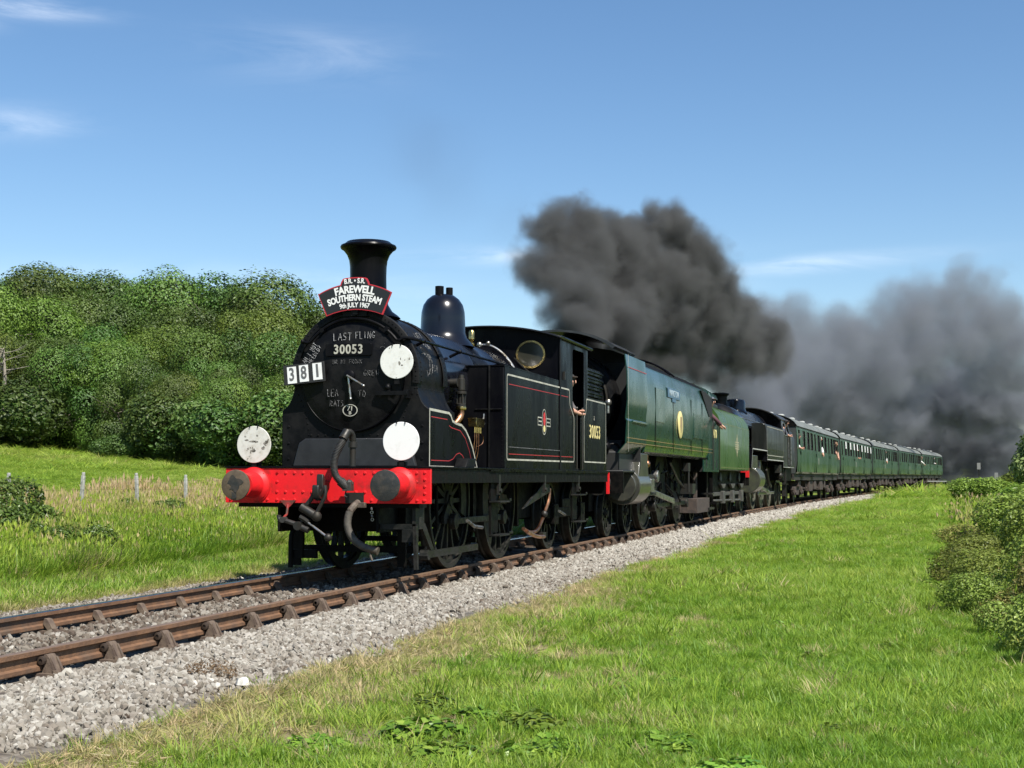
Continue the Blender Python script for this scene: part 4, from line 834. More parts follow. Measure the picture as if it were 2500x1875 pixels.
for s in (-1, 1):
    t = mk(); tp = [(1.05, 2.1), (1.375, 2.1), (1.375, 2.75), (1.34, 2.95), (1.22, 3.02), (.85, 3.02)]
    t.prism([(s*x, z) for x, z in tp]+[(s*.84, 2.1)], 'y', 35.2, 40.6); t.prism([(s*x, z) for x, z in [(1.2, 1.78), (1.36, 1.78), (1.37, 2.12), (1.2, 2.12)]], 'y', 35.6, 40.6); tk = t.build('side_tank', lgreen, K, .01)
    t = mk(); ribbon(t, rounded([(35.35, 1.9), (40.4, 1.9), (40.4, 2.9), (35.35, 2.9)], .1), .03, s*1.378, closed=True); t.build('lining', M('dim_lining%d' % s, (.28, .27, .22), .5), tk)
    t = mk(); cp = [(40.6, 1.55), (42.05, 1.55), (42.05, 2.2), (42.25, 2.45), (42.2, 3.1), (42.1, 3.3), (41.9, 3.36), (41.9, 3.36)]
    cab = [(40.6, 1.55), (41.75, 1.55), (41.75, 3.3), (40.6, 3.3)]
    bm_ = [(1.375, 1.55), (1.38, 2.7), (1.33, 3.05), (1.24, 3.35)]
    for (y0, y1, z0, z1, x0, x1) in ((40.6, 42.0, 1.55, 2.72, 1.375, 1.375), (42.85, 43.2, 1.55, 2.72, 1.375, 1.375), (40.6, 40.85, 2.72, 3.3, 1.37, 1.25), (42.9, 43.2, 2.72, 3.3, 1.37, 1.25), (40.6, 43.2, 3.25, 3.36, 1.26, 1.235), (41.85, 42.0, 2.72, 3.3, 1.37, 1.25)):
        t.add([(s*x0, y0, z0), (s*x0, y1, z0), (s*x1, y1, z1), (s*x1, y0, z1), (s*(x0-.03), y0, z0), (s*(x0-.03), y1, z0), (s*(x1-.03), y1, z1), (s*(x1-.03), y0, z1)], [(0, 1, 2, 3), (7, 6, 5, 4), (0, 4, 5, 1), (1, 5, 6, 2), (2, 6, 7, 3), (3, 7, 4, 0)])
    cc = t.build('cab_side', lgreen, K)
    t = mk(); fr_ = [(40.87, 2.76), (41.83, 2.76), (41.83, 3.22), (41.6, 3.24), (41.0, 3.24), (40.87, 3.15)]
    for a, b_ in zip(fr_, fr_[1:]+fr_[:1]):
        fx = lambda z: 1.375-(z-2.72)*.21
        t.tube([(s*fx(a[1]), a[0], a[1]), (s*fx(b_[1]), b_[0], b_[1])], .022, n=6)
    t.build('window_frame', steel, cc)
    t = mk(); t.prism([(s*1.38, 1.55), (s*1.38, 2.7), (s*1.25, 3.0), (s*.8, 3.0), (s*.8, 1.55)], 'y', 43.2, 44.55); t.build('bunker', lgreen, K, .01)
    t = mk(); t.tube([(s*1.41, 42.02, 1.6), (s*1.41, 42.02, 2.7)], .016); t.tube([(s*1.41, 42.83, 1.6), (s*1.41, 42.83, 2.7)], .016); t.build('cab_handrail', steel, cc)
    t = mk(); t.tube([(s*.83, 32.4, 3.1), (s*.86, 40.5, 3.1)], .018); t.build('handrail', steel, K)
    t = mk(); t.cyl((s*1.12, 32.0, 1.05), (s*1.12, 33.3, 1.05), .43, n=28); t.prism([(32.0, 1.3), (33.3, 1.3), (33.3, 1.85), (32.0, 1.85)], 'x', s*.8, s*1.3); t.build('cylinder', M('cylinder_green_lit%d' % s, (.055, .06, .035), .38, col2=(.03, .03, .025), coat=.3), K, .02)  # green light falling on the cylinder is painted into its base colour
t = mk(); ra = [(1.28*math.sin(a)/math.sin(.9), 3.36+.46*(math.cos(a)-math.cos(.9))/(1-math.cos(.9))) for a in np.linspace(.9, -.9, 19)]
t.prism(ra+[(x*.97, z-.03) for x, z in ra[::-1]], 'y', 40.4, 43.5); t.build('cab_roof', MATS['cowl_black'], K)
t = mk(); t.prism(ra+[(-1.25, 2.7), (1.25, 2.7)], 'y', 40.6, 40.64); t.build('cab_front', black, K)
t = mk(); t.prism([(x*.98, z-.02) for x, z in ra]+[(-1.25, 2.0), (1.25, 2.0)], 'y', 43.15, 43.2); t.build('cab_rear', dark, K)
t = mk(); t.box(-.8, .8, 43.2, 44.5, 1.55, 3.05); t.build('bunker_back', under, K)
for y, r in ((33.0, .46), (35.95, .86), (38.3, .86), (40.65, .86), (42.9, .46), (44.35, .46)):
    wheel(K, 1, y, r, 14 if r > .6 else 10, off=OK_, single=False, weight=r > .6, phase=y, mat=MATS.get('wheel_olive') or M('wheel_olive', (.04, .045, .03), .45, col2=(.06, .055, .04), scale=8)); wheel(K, -1, y, r, 10, off=OK_, disc=True); axle(K, y, r, OK_)
t = mk(); t.box(-.6, .6, 31.3, 44.6, .5, 1.6); t.box(-1.25, 1.25, 41.2, 44.4, 1.0, 1.5); t.build('frame', under, K)
t = mk(); t.prism([(34.2, .95), (38.3, .65), (38.3, .53), (34.2, .83)], 'x', 1.04, 1.09); t.prism([(35.9, .6), (40.7, .6), (40.7, .5), (35.9, .5)], 'x', .93, .98); t.box(.98, 1.1, 33.3, 35.4, 1.22, 1.3); t.box(.95, 1.12, 34.1, 34.5, .85, 1.2); t.prism([(34.0, 1.35), (36.6, 1.25), (36.6, 1.18), (34.0, 1.25)], 'x', 1.08, 1.12); t.box(1.0, 1.1, 35.5, 35.7, .9, 1.75); t.build('motion', steel, K, .01)
t = mk(); t.box(1.15, 1.3, 41.9, 42.0, .4, 1.5); t.box(1.1, 1.35, 41.8, 42.3, .4, .43); t.box(1.1, 1.35, 41.8, 42.3, .85, .88); t.build('cab_step', greysteel, K); t = mk(); t.tube([(1.2, 36.5, 1.4), (1.2, 37.2, .9), (1.2, 37.8, .8)], .04); t.sphere((1.25, 40.2, 1.2), .12, 10); t.box(1.1, 1.3, 39.8, 40.4, 1.3, 1.6); t.build('injector', greysteel, K)

# ================================================================== coaches
CL = 9.82
def make_coach(label):
    R_ = thing('passenger_coach', label, 'railway coach')
    side = [(1.33, 1.26), (1.40, 1.34), (1.425, 1.75), (1.42, 2.2), (1.39, 3.0), (1.375, 3.22)]
    body = MB()
    WZ0, WZ1 = 2.34, 3.10
    doors = [-9.0, -2.6, 3.9, 9.0]; wins = [-7.2, -5.55, -4.1, -1.0, .6, 2.2, 5.5, 6.9, 8.0]
    cuts = sorted([(c-.26, c+.26) for c in doors]+[(c-.48, c+.48) for c in wins])
    def sx(z):
        for (x0, z0), (x1, z1) in zip(side[:-1], side[1:]):
            if z0 <= z <= z1: return x0+(x1-x0)*(z-z0)/(z1-z0)
        return side[-1][0]
    def strip(y0, y1, zs, s):
        for za, zb in zip(zs[:-1], zs[1:]):
            body.add([(s*sx(za), y0, za), (s*sx(za), y1, za), (s*sx(zb), y1, zb), (s*sx(zb), y0, zb)], [(0, 1, 2, 3)])
    for s in (-1, 1):
        strip(-CL, CL, [1.26, 1.34, 1.75, 2.2, WZ0], s); strip(-CL, CL, [WZ1, 3.22], s)
        y = -CL
        for a, b_ in cuts+[(CL, CL)]:
            if a > y: strip(y, a, [WZ0, 3.0, WZ1], s)
            y = b_
    bo_ = body.build('body_side', cgreen, R_)
    for s in (-1, 1):
        for i, (a, b_) in enumerate(cuts):
            isd = (b_-a) < .6
            if s > 0:
                f = MB(); x0, x1 = sx(WZ0), sx(WZ1)
                f.tube([(s*x0, a, WZ0), (s*x0, b_, WZ0), (s*x1, b_, WZ1), (s*x1, a, WZ1), (s*x0, a, WZ0)], .014, n=4)
                if not isd: f.tube([(s*(x0+x1)/2, a, 2.83), (s*(x0+x1)/2, b_, 2.83)], .012, n=4)
                fo = f.build('window', greysteel, bo_)
            g = MB(); g.add([(s*(sx(WZ0)-.03), a, WZ0), (s*(sx(WZ0)-.03), b_, WZ0), (s*(sx(WZ1)-.03), b_, WZ1), (s*(sx(WZ1)-.03), a, WZ1)], [(0, 1, 2, 3)]); g.build('pane', glass, fo if s > 0 else bo_)
            if isd and s > 0:
                d = MB()
                for yy in (a-.10, b_+.10): d.box(1.40, 1.4275, yy-.005, yy+.005, 1.32, 2.34); 
                d.box(1.42, 1.45, b_+.02, b_+.05, 2.05, 2.2); d.build('door_edge', under, bo_)
    rp = [(1.39, 3.22), (1.395, 3.26), (1.30, 3.40), (1.12, 3.54), (.85, 3.66), (.5, 3.75), (0, 3.79)]
    t = MB(); full = rp+[(-x, z) for x, z in rp[::-1]][1:]
    t.prism(full, 'y', -CL-.03, CL+.03); ro = t.build('roof', roofg, R_)
    for y in (-CL-.04, -.02, CL-.02):
        t = MB(); t.prism([(x*1.006, z+.006) for x, z in full], 'y', y, y+.05); t.build('roof_joint', roofg if abs(y) < 1 else under, ro)
    t = MB()
    for s in (-1, 1): t.tube([(s*1.40, -CL, 3.24), (s*1.40, CL, 3.24)], .014, n=5)
    t.build('cantrail_gutter', under, ro)
    vent = MB(); vent.lathe((0, 0, 0), 'z', [(.10, 0), (.10, .05), (.16, .06), (.165, .10), (.10, .145), (0, .15)], 12)
    v0 = None
    for i, y in enumerate((-8.4, -6.3, -4.5, -2.4, -.3, 1.8, 3.6, 5.4, 7.0, 8.6)):
        loc = (.30 if i % 2 else .10, y, 3.755)
        if v0 is None: v0 = vent.build('roof_vent', M('vent_pale', (.30, .31, .29), .6), ro); v0.location = loc
        else: inst(v0, loc)
    t = MB(); t.tube([(.22, .6, 3.80), (.22, 4.6, 3.80)], .05, n=6); t.build('roof_conduit', MATS['vent_pale'], ro)
    t = MB()
    for e in (-1, 1):
        t.prism([(x*.99, z) for x, z in [(1.33, 1.26), (1.42, 1.8), (1.38, 3.2)]]+[(x*.99, z) for x, z in full]+[(-1.38, 3.2), (-1.42, 1.8), (-1.33, 1.26)], 'y', e*CL-.01, e*(CL-.06))
    t.build('end_wall', M('coach_end', (.035, .04, .037), .6), R_)
    t = MB()
    for e in (-1, 1): t.box(-.52, .52, min(e*CL, e*(CL+.33)), max(e*CL, e*(CL+.33)), 1.15, 3.25)
    t.build('gangway', under, R_, .04)
    t = MB()
    for s in (-1, 1): t.box(min(s*1.18, s*1.26), max(s*1.18, s*1.26), -CL, CL, .98, 1.24)
    t.box(-1.1, 1.1, -CL, CL, 1.1, 1.24); t.build('solebar', soleb, R_)
    t = MB()
    for y in (-7.6, -3.4, 2.2, 6.8): t.box(1.27, 1.42, y, y+.9, 1.14, 1.17)
    t.build('footboard', greysteel, R_)
    t = MB(); 
    for y0, y1, z0 in ((-3.6, -2.2, .48), (-1.5, -.6, .55), (1.2, 2.6, .5), (3.2, 3.8, .6)): t.box(.85, 1.22, y0, y1, z0, .97)
    for y in (-4.4, -1.9, .2, 3.0, 4.4): t.box(1.12, 1.16, y, y+.08, .5, 1.0)
    t.tube([(1.1, -5, .62), (1.1, 5, .62)], .035, n=6); t.build('battery_box', brown, R_, .02)
    bg_ = MB()
    for s in (-1, 1):
        bg_.box(s*1.05-.05, s*1.05+.05, -1.75, 1.75, .55, .72); bg_.prism([(-.55, .55), (.55, .55), (.45, .35), (-.45, .35)], 'x', s*1.05-.05, s*1.05+.05)
        for y in (-1.3, 1.3):
            bg_.box(s*1.08-.08, s*1.08+.08, y-.18, y+.18, .34, .68); bg_.prism([(y-.55, .50), (y+.55, .50), (y+.2, .38), (y-.2, .38)], 'x', s*1.08-.06, s*1.08+.06); bg_.cyl((s*1.15, y, .46), (s*1.2, y, .46), .09, n=10)
        bg_.box(s*1.0-.2, s*1.0+.2, -.4, .4, .7, .95)
    bo = bg_.build('bogie', brown, R_, .015); bo.location = (0, -7.2, 0)
    wmesh = MB()
    for s in (-1, 1): wmesh.lathe((0, 0, 0), 'x', [(s*.0, s*.78), (.36, s*.77), (.455, s*.78), (.46, s*.66), (.485, s*.64), (.40, s*.63), (0, s*.66)], 28)
    wmesh.cyl((-.7, 0, 0), (.7, 0, 0), .07, n=10)
    w0 = wmesh.build('wheelset', wheelm, bo); w0.location = (0, -1.3, .46); inst(w0, (0, 1.3, .46))
    b2 = inst(bo, (0, 7.2, 0)); 
    for y in (-1.3, 1.3): inst(w0, (0, y, .46), parent=b2)
    t = MB()
    for e in (-1, 1):
        for s in (-1, 1): t.cyl((s*.885, e*CL, 1.06), (s*.885, e*(CL+.42), 1.06), .10, n=12); t.cyl((s*.885, e*(CL+.42), 1.06), (s*.885, e*(CL+.46), 1.06), .2, n=16)
    t.build('buffer', under, R_)
    t = MB(); ribbon(t, [(-1.3, 1.70), (-1.3, 2.02)], .16, 1.4285); t.build('number', cream, R_)
    return R_
def copy_tree(o, parent=None):
    c = o.copy(); C.objects.link(c); c.parent = parent
    for ch in list(o.children): copy_tree(ch, c)
    return c
CM = [55.35, 75.8, 96.25, 116.7, 137.15]
CLAB = ['green coach directly behind the third engine, three passengers leaning from it', 'second green coach from the engines, with white blinds in its windows', 'middle green coach of the five, where a figure with outstretched arms leans out',
        'second green coach from the tail of the train, before the curve takes it away', 'last green coach at the tail end of the train']
coach0 = make_coach(CLAB[0]); coaches = [coach0]+[copy_tree(coach0) for _ in range(4)]
for o, m, l in zip(coaches, CM, CLAB):
    o.location = tr(m, 0); o.rotation_euler = (0, 0, -heading(m)); o['label'] = l; o['group'] = 'green coaches of the train'
for y in (68.95, 71.55, 73.7, 75.7, 78.7, 80.9, 82.8, 85.1):
    b = MB((0, CM[1], 0)); b.add([(1.412, y-.30, 2.72), (1.412, y+.30, 2.72), (1.395, y+.30, 3.12), (1.395, y-.30, 3.12)], [(0, 1, 2, 3)]); b.build('window_blind', clean_white, coaches[1])

# ================================================================== people leaning out
def skin_obj(name, pts, edges, radii, mat, parent=None, sub=1):
    me = bpy.data.meshes.new(name); me.from_pydata(pts, edges, []); o = bpy.data.objects.new(name, me); C.objects.link(o)
    if parent: o.parent = parent
    m = o.modifiers.new('skin', 'SKIN'); m.use_smooth_shade = True
    s_ = o.modifiers.new('sub', 'SUBSURF'); s_.levels = sub; s_.render_levels = sub
    if not me.skin_vertices: 
        bpy.context.view_layer.objects.active = o
    for i, v in enumerate(me.skin_vertices[0].data): v.radius = (radii[i], radii[i] if not isinstance(radii[i], tuple) else radii[i][1]); v.use_root = (i == 0)
    me.materials.append(mat); return o
def person(s, v, zf, label, shirt, hair, pose=0, cap=None, trousers=(.03, .03, .04), bare=False, mirror=1, group='people leaning out of the train'):
    o = thing('person', label, 'person', tr(s, v, zf), -heading(s), group)
    a = mirror
    P = [(-.22, 0, .95), (-.10, 0, 1.20), (.04, 0, 1.38), (.13, -.03*a, 1.50), (.19, -.06*a, 1.60), (.22, -.08*a, 1.69)]
    R = [.12, .12, .12, .055, .085, .078]
    Ed = [(0, 1), (1, 2), (2, 3), (3, 4), (4, 5)]
    def limb(root, pts, rs):
        last = root
        for p_, r_ in zip(pts, rs): P.append(p_); R.append(r_); Ed.append((last, len(P)-1)); last = len(P)-1
        return last
    if pose == 0: arms = [[(.07, -.19, 1.38), (.28, -.24, 1.16), (.36, -.02, 1.12), (.37, .05, 1.12)], [(.05, .19, 1.38), (.24, .26, 1.14), (.36, .10, 1.16), (.38, .04, 1.17)]]
    elif pose == 1: arms = [[(.07, -.19, 1.40), (.22, -.32, 1.20), (.30, -.22, .98), (.31, -.20, .92)], [(.05, .19, 1.40), (.24, .34, 1.22), (.30, .24, .98), (.31, .22, .92)]]
    else: arms = [[(.07, -.19, 1.38), (.30, -.22, 1.20), (.46, -.05, 1.02), (.50, 0, .98)], [(.05, .19, 1.38), (.24, .30, 1.18), (.34, .46, 1.02), (.36, .52, .99)]]
    for ar in arms:
        h_ = limb(2, [(x, y*a, z) for x, y, z in ar], [.062, .045, .03, .03])
        hp = Vector(P[h_]); d = (hp-Vector(P[h_-1])).normalized(); sd_ = d.cross(Vector((0, 0, 1))).normalized()
        for k in range(4): limb(h_, [tuple(hp+d*(.05+.008*(k in (1, 2)))+sd_*(k-1.5)*.018), tuple(hp+d*(.078+.01*(k in (1, 2)))+sd_*(k-1.5)*.019+Vector((0, 0, -.02)))], [.009, .007])
        limb(h_, [tuple(hp+sd_*.045+d*.01), tuple(hp+sd_*.055+d*.035)], [.011, .009])
    for y in (-.09, .09): limb(0, [(-.20, y, .86), (-.12, y, .48), (-.20, y, .08), (-.08, y, .03)], [.09, .062, .042, .035])
    body = skin_obj('body', P, Ed, R, skinm, o)
    CP = [P[0], P[1], P[2], (.09, -.01*a, 1.44)]; CR = [.135, .135, .135, .075]; CE = [(0, 1), (1, 2), (2, 3)]
    for ar in arms:
        k = len(CP); n = 2 if bare else 3
        for j, q in enumerate(ar[:n]): CP.append((q[0], q[1]*a, q[2])); CR.append((.076, .058, .042)[j]); CE.append((2 if j == 0 else k+j-1, k+j))
    skin_obj('shirt', CP, CE, CR, cloth('cloth_%s_%d' % (label[:6], int(s)), shirt), o)
    TP = [P[0], (-.20, -.09, .86), (-.12, -.09, .48), (-.20, -.09, .10), (-.20, .09, .86), (-.12, .09, .48), (-.20, .09, .10)]
    skin_obj('trousers', TP, [(0, 1), (1, 2), (2, 3), (0, 4), (4, 5), (5, 6)], [.135, .105, .08, .06, .105, .08, .06], cloth('trs_%s_%d' % (label[:6], int(s)), trousers), o)
    hc = Vector((.205, -.072*a, 1.665))
    hb = MB(); hb.sphere(hc+Vector((-.02, .0, .025)), .105, 14, (1, 1, .95)); hb.build('cap' if cap else 'hair', cloth('hair_%s_%d' % (label[:6], int(s)), cap or hair), o)
    if cap: MB().sphere(hc+Vector((.06, -.05*a, .05)), .075, 10, (1.1, 1.1, .25)).build('cap_peak', hairm, o)
    fd = Vector((.55, -.8*a, 0)).normalized(); sd_ = Vector((-fd.y, fd.x, 0))
    nb = MB(); nb.sphere(hc+fd*.10+Vector((0, 0, -.025)), .018, 8, (1, 1, 1.4)); nb.sphere(hc+sd_*.095+Vector((0, 0, -.02)), .022, 8, (.6, .6, 1.3)); nb.sphere(hc-sd_*.095+Vector((0, 0, -.02)), .022, 8, (.6, .6, 1.3)); nb.build('nose_and_ears', skinm, o)
    eb = MB()
    for q in (-1, 1): eb.sphere(hc+fd*.088+sd_*.032*q+Vector((0, 0, -.005)), .011, 6)
    eb.build('eye', hairm, o)
    MB().sphere(hc+fd*.088+Vector((0, 0, -.065)), .016, 6, (1.2, 1.2, .4)).build('mouth', M('lip_%d' % int(s*10), (.30, .10, .08), .6), o)
    return o
person(7.62, .90, 1.06, 'crew member in the leading cab doorway, mostly hidden with one elbow showing', (.10, .09, .09), (.04, .03, .02), 0, bare=True, cap=(.02, .02, .02))
person(23.0, 1.10, 1.50, 'driver in grey jacket and dark red sleeves leaning from the green engine cab', (.085, .035, .045), (.30, .20, .10), 2, cap=(.10, .11, .14))
person(42.45, 1.08, 1.62, 'fireman in dark overalls and cap with pale sleeve at the third engine cab', (.05, .055, .075), (.04, .03, .02), 0, cap=(.02, .02, .022), bare=True)
person(46.5, 1.13, 1.20, 'passenger in white shirt with a large black camera at the first coach door', (.72, .72, .68), (.03, .025, .02), 0, bare=True)
person(55.9, 1.13, 1.30, 'grey haired passenger in a white shirt looking out mid first coach', (.75, .75, .74), (.30, .27, .24), 1)
person(63.9, 1.13, 1.22, 'bare armed passenger with both hands hanging down at the first coach rear end', (.45, .24, .15), (.20, .12, .07), 1, bare=True)
person(76.4, 1.13, 1.12, 'dark shirted passenger with folded arms at a blinded window of the second coach', (.03, .03, .035), (.04, .03, .02), 0, bare=True)
person(96.2, 1.13, 1.30, 'passenger in white hat and shirt with outstretched elbows from the middle coach', (.80, .80, .80), (.70, .70, .70), 1, cap=(.78, .78, .76))
person(127.3, 1.13, 1.25, 'pale shirted passenger leaning at the joint of the last two coaches', (.75, .74, .70), (.15, .1, .07), 2)
person(138.8, 1.13, 1.30, 'passenger in white leaning from the very last coach', (.78, .78, .78), (.5, .45, .4), 0)

# ================================================================== ground
from mathutils import noise as mnoise
def prof(v):
    v = np.asarray(v, float)
    r = np.interp(v, [-3.2, -2.6, -2.3, 1.8, 2.15, 2.7, 7, 9, 14, 60, 400], [-.28, -.27, -.45, -.45, -.29, -.32, -.34, -.20, .0, -.1, -.6])
    d = -8-v; dm = np.minimum(d, 52); l = .35+.0585*dm+.0009*dm**2-np.clip(d-60, 0, 200)*.025
    l2 = np.interp(v, [-8, -6, -4.6, -3.2], [.35, .08, -.18, -.28])
    return np.where(v < -8, l, np.where(v < -3.2, l2, r))
def hills(s, v):
    return .05*np.sin(v*.55+s*.21)*np.sin(s*.37-v*.3)*(np.abs(v) > 3.4)+.5*np.sin(v*.05+1)*np.sin(s*.06)*np.clip((-v-14)/20, 0, 1)
def gz(s, v): return prof(v)+hills(s, v)
def grid_obj(name, S, V, zf, mat, label=None):
    SS, VV = np.meshgrid(S, V, indexing='ij'); P = trn(SS, VV, zf(SS, VV)).reshape(-1, 3); nv = len(V)
    i = np.arange(len(S)-1)[:, None]*nv+np.arange(nv-1)[None]
    F = np.stack([i, i+1, i+nv+1, i+nv], -1).reshape(-1, 4)
    me = bpy.data.meshes.new(name); me.from_pydata(P.tolist(), [], F[:, ::-1].tolist()); me.polygons.foreach_set('use_smooth', [True]*len(me.polygons)); me.materials.append(mat)
    o = bpy.data.objects.new(name, me); C.objects.link(o); o['kind'] = 'structure'
    if label: o['label'] = label
    return o
def soil_mat(name, a, b, c, s1=3, s2=.35, bump=.6, bs=25):
    return M(name, a, .95, col2=b, scale=s1, col3=c, s3=s2, thr3=(.45, .65), bump=bump, bscale=bs, spec=.1)
S = np.concatenate([np.arange(-60, -16, 4), np.arange(-16, 40, .7), np.arange(40, 160, 4), np.arange(160, 1300, 40)])
V = np.concatenate([-np.geomspace(60, 900, 16)[::-1], np.arange(-58, -10, 2.), np.arange(-10, -3.5, .35), np.arange(-3.5, 3.5, .12), np.arange(3.5, 12, .35), np.arange(12, 60, 4), np.geomspace(60, 900, 12)])
grid_obj('ground', S, V, gz, soil_mat('turf_soil', (.12, .18, .022), (.15, .20, .035), (.18, .18, .05), 6, .25), 'grassy ground on both sides of the line')
Sb = np.concatenate([np.arange(-20, 30, .25), np.arange(30, 320, 2)])
Vb = np.concatenate([np.arange(-3.15, 2.7, .13)])
bz = lambda s, v: np.interp(v, [-3.2, -2.9, -2.0, -1.35, 1.35, 1.75, 2.3, 2.62], [-.42, -.30, -.22, -.185, -.185, -.22, -.315, -.45])+.012*np.sin(s*9+v*5)*np.sin(v*13-s*3)+.03*np.sin(s*1.1)*np.clip(v-1.8, 0, 1)
gravel = bpy.data.materials.new('limestone_ballast'); gravel.use_nodes = True
t = gravel.node_tree; p = t.nodes['Principled BSDF']; p.inputs['Roughness'].default_value = .95; p.inputs['Specular IOR Level'].default_value = .15
tcn = t.nodes.new('ShaderNodeTexCoord'); vo = t.nodes.new('ShaderNodeTexVoronoi'); vo.inputs['Scale'].default_value = 19; t.links.new(tcn.outputs['Object'], vo.inputs['Vector'])
cr = t.nodes.new('ShaderNodeValToRGB'); cr.color_ramp.elements[0].color = (.05, .042, .035, 1); cr.color_ramp.elements[1].color = (.16, .15, .13, 1)
t.links.new(vo.outputs['Color'], cr.inputs['Fac'])
nz = t.nodes.new('ShaderNodeTexNoise'); nz.inputs['Scale'].default_value = .8; t.links.new(tcn.outputs['Object'], nz.inputs['Vector'])
mr = t.nodes.new('ShaderNodeMapRange'); mr.inputs['From Min'].default_value = .4; mr.inputs['From Max'].default_value = .7; mr.inputs['To Max'].default_value = .5; t.links.new(nz.outputs['Fac'], mr.inputs['Value'])
mx = t.nodes.new('ShaderNodeMix'); mx.data_type = 'RGBA'; mx.inputs['B'].default_value = (.20, .16, .12, 1); t.links.new(mr.outputs[0], mx.inputs['Factor']); t.links.new(cr.outputs[0], mx.inputs['A']); t.links.new(mx.outputs['Result'], p.inputs['Base Color'])
bp = t.nodes.new('ShaderNodeBump'); bp.invert = True; bp.inputs['Strength'].default_value = 1; bp.inputs['Distance'].default_value = .03; t.links.new(vo.outputs['Distance'], bp.inputs['Height']); t.links.new(bp.outputs[0], p.inputs['Normal'])
ballast = grid_obj('ballast_bed', Sb, Vb, bz, gravel, 'grey limestone ballast bed under the rails')

Ss = np.arange(-20, 60, .3); grid_obj('dry_soil_strip', Ss, np.linspace(1.5, 5.2, 32), lambda s, v: gz(s, v)+.012-.12*np.clip((v-2.75-1.6*np.clip((1-s)/5, 0, 1)-.25*np.sin(s*1.7))/.4, 0, 1), soil_mat('dry_soil', (.20, .155, .10), (.27, .215, .14), (.15, .115, .075), 14, 2.5, 1.0, 60), 'bare dry soil between ballast and grass')
# ------------------------------------------------------------------ track
TK = thing('railway_track', 'rusty bullhead rails on iron chairs, leading from the lower left corner', 'railway track'); TK['kind'] = 'structure'
HW = .7525
sec = [(-.035, -.002), (-.026, 0), (.026, 0), (.035, -.004), (.035, -.034), (.012, -.046), (.009, -.10), (.033, -.112), (.033, -.138), (.026, -.145), (-.026, -.145), (-.033, -.138), (-.033, -.112), (-.009, -.10), (-.012, -.046), (-.035, -.034)]
SR = list(np.arange(-20, 60, 2.))+list(np.arange(60, 340, 6.))
for s in (-1, 1):
    vs = [tuple(tr(q, s*HW+x, z)) for q in SR for x, z in sec]; n = len(sec)
    fs = [(i*n+k, i*n+(k+1) % n, (i+1)*n+(k+1) % n, (i+1)*n+k) for i in range(len(SR)-1) for k in range(n)]
    me = bpy.data.meshes.new('rail'); me.from_pydata(vs, [], fs); me.materials.append(railside); me.materials.append(railtop)
    # the running surface; the near rail's is dulled brown in view, the far rail's polished
    for p_ in me.polygons:
        k = p_.index % n
        if k == 1 or (k in (0, 2)): p_.material_index = 1
    bm = bmesh.new(); bm.from_mesh(me); bmesh.ops.recalc_face_normals(bm, faces=bm.faces); bm.to_mesh(me); bm.free()
    o = bpy.data.objects.new('rail', me); C.objects.link(o); o.parent = TK
    if s > 0:
        me.materials[1] = M('rail_head_brown', (.17, .105, .062), .5, .35, col2=(.22, .15, .10), scale=5, stretch=(10, .6, 1))
# bullhead chair: base, outer jaw (ribbed), inner jaw, spring key
c = MB(); c.box(-.19, .17, -.10, .10, -.19, -.155)
c.prism([(-.085, -.155), (-.14, -.155), (-.075, -.06), (-.045, -.055), (-.035, -.10)], 'y', -.045, .045)
c.prism([(.04, -.155), (.15, -.155), (.10, -.06), (.075, -.035), (.055, -.035), (.06, -.10)], 'y', -.055, .055)
for y in (-.04, .04): c.prism([(.06, -.155), (.165, -.155), (.105, -.05)], 'y', y-.011, y+.011)
for x in (-.16, .145): c.cyl((x, -.06, -.16), (x, -.06, -.135), .018, n=8); c.cyl((x, .06, -.16), (x, .06, -.135), .018, n=8)
cm = c.mesh('chair', chairm)
k_ = MB(); 
for r in (.028, .019): k_.tube([(.048, -.085, -.072), (.048, .085, -.072)], r, n=8)
k_.lathe((.05, 0, -.072), 'y', [(.014, -.095), (.03, -.09), (.03, .085), (.014, .09)], 10); km = k_.mesh('key', keym)
sl = MB(); sl.box(-1.29, 1.29, -.125, .125, -.31, -.178); slm = sl.mesh('sleeper', sleeperm)
spc = .765; cnt = 0
far_c, far_s = MB(), MB()
for i in range(150):
    q = -8.95+spc*i
    if q > 62: break
    h_ = heading(q)
    so = bpy.data.objects.new('sleeper', slm); C.objects.link(so); so.parent = TK; so.location = tr(q, 0); so.rotation_euler = (0, 0, -h_)
    for s in (-1, 1):
        o = bpy.data.objects.new('rail_chair', cm); C.objects.link(o); o.parent = TK; o.location = tr(q, s*HW); o.rotation_euler = (0, 0, -h_+(PI if s < 0 else 0)); o.scale = (.94, .84, 1)
        if q < 30:
            kk = bpy.data.objects.new('spring_key', km); C.objects.link(kk); kk.parent = o
for i in range(i, 320):
    q = -8.95+spc*i; p0 = tr(q, 0); far_s.box(p0.x-1.29, p0.x+1.29, p0.y-.125, p0.y+.125, p0.z-.3, p0.z-.178)
    for s in (-1, 1):
        p0 = tr(q, s*HW); far_c.box(p0.x-.14, p0.x+.14, p0.y-.07, p0.y+.07, p0.z-.19, p0.z-.08)
far_c.build('rail_chair', chairm, TK, kind='stuff'); far_s.build('sleeper', sleeperm, TK, kind='stuff')

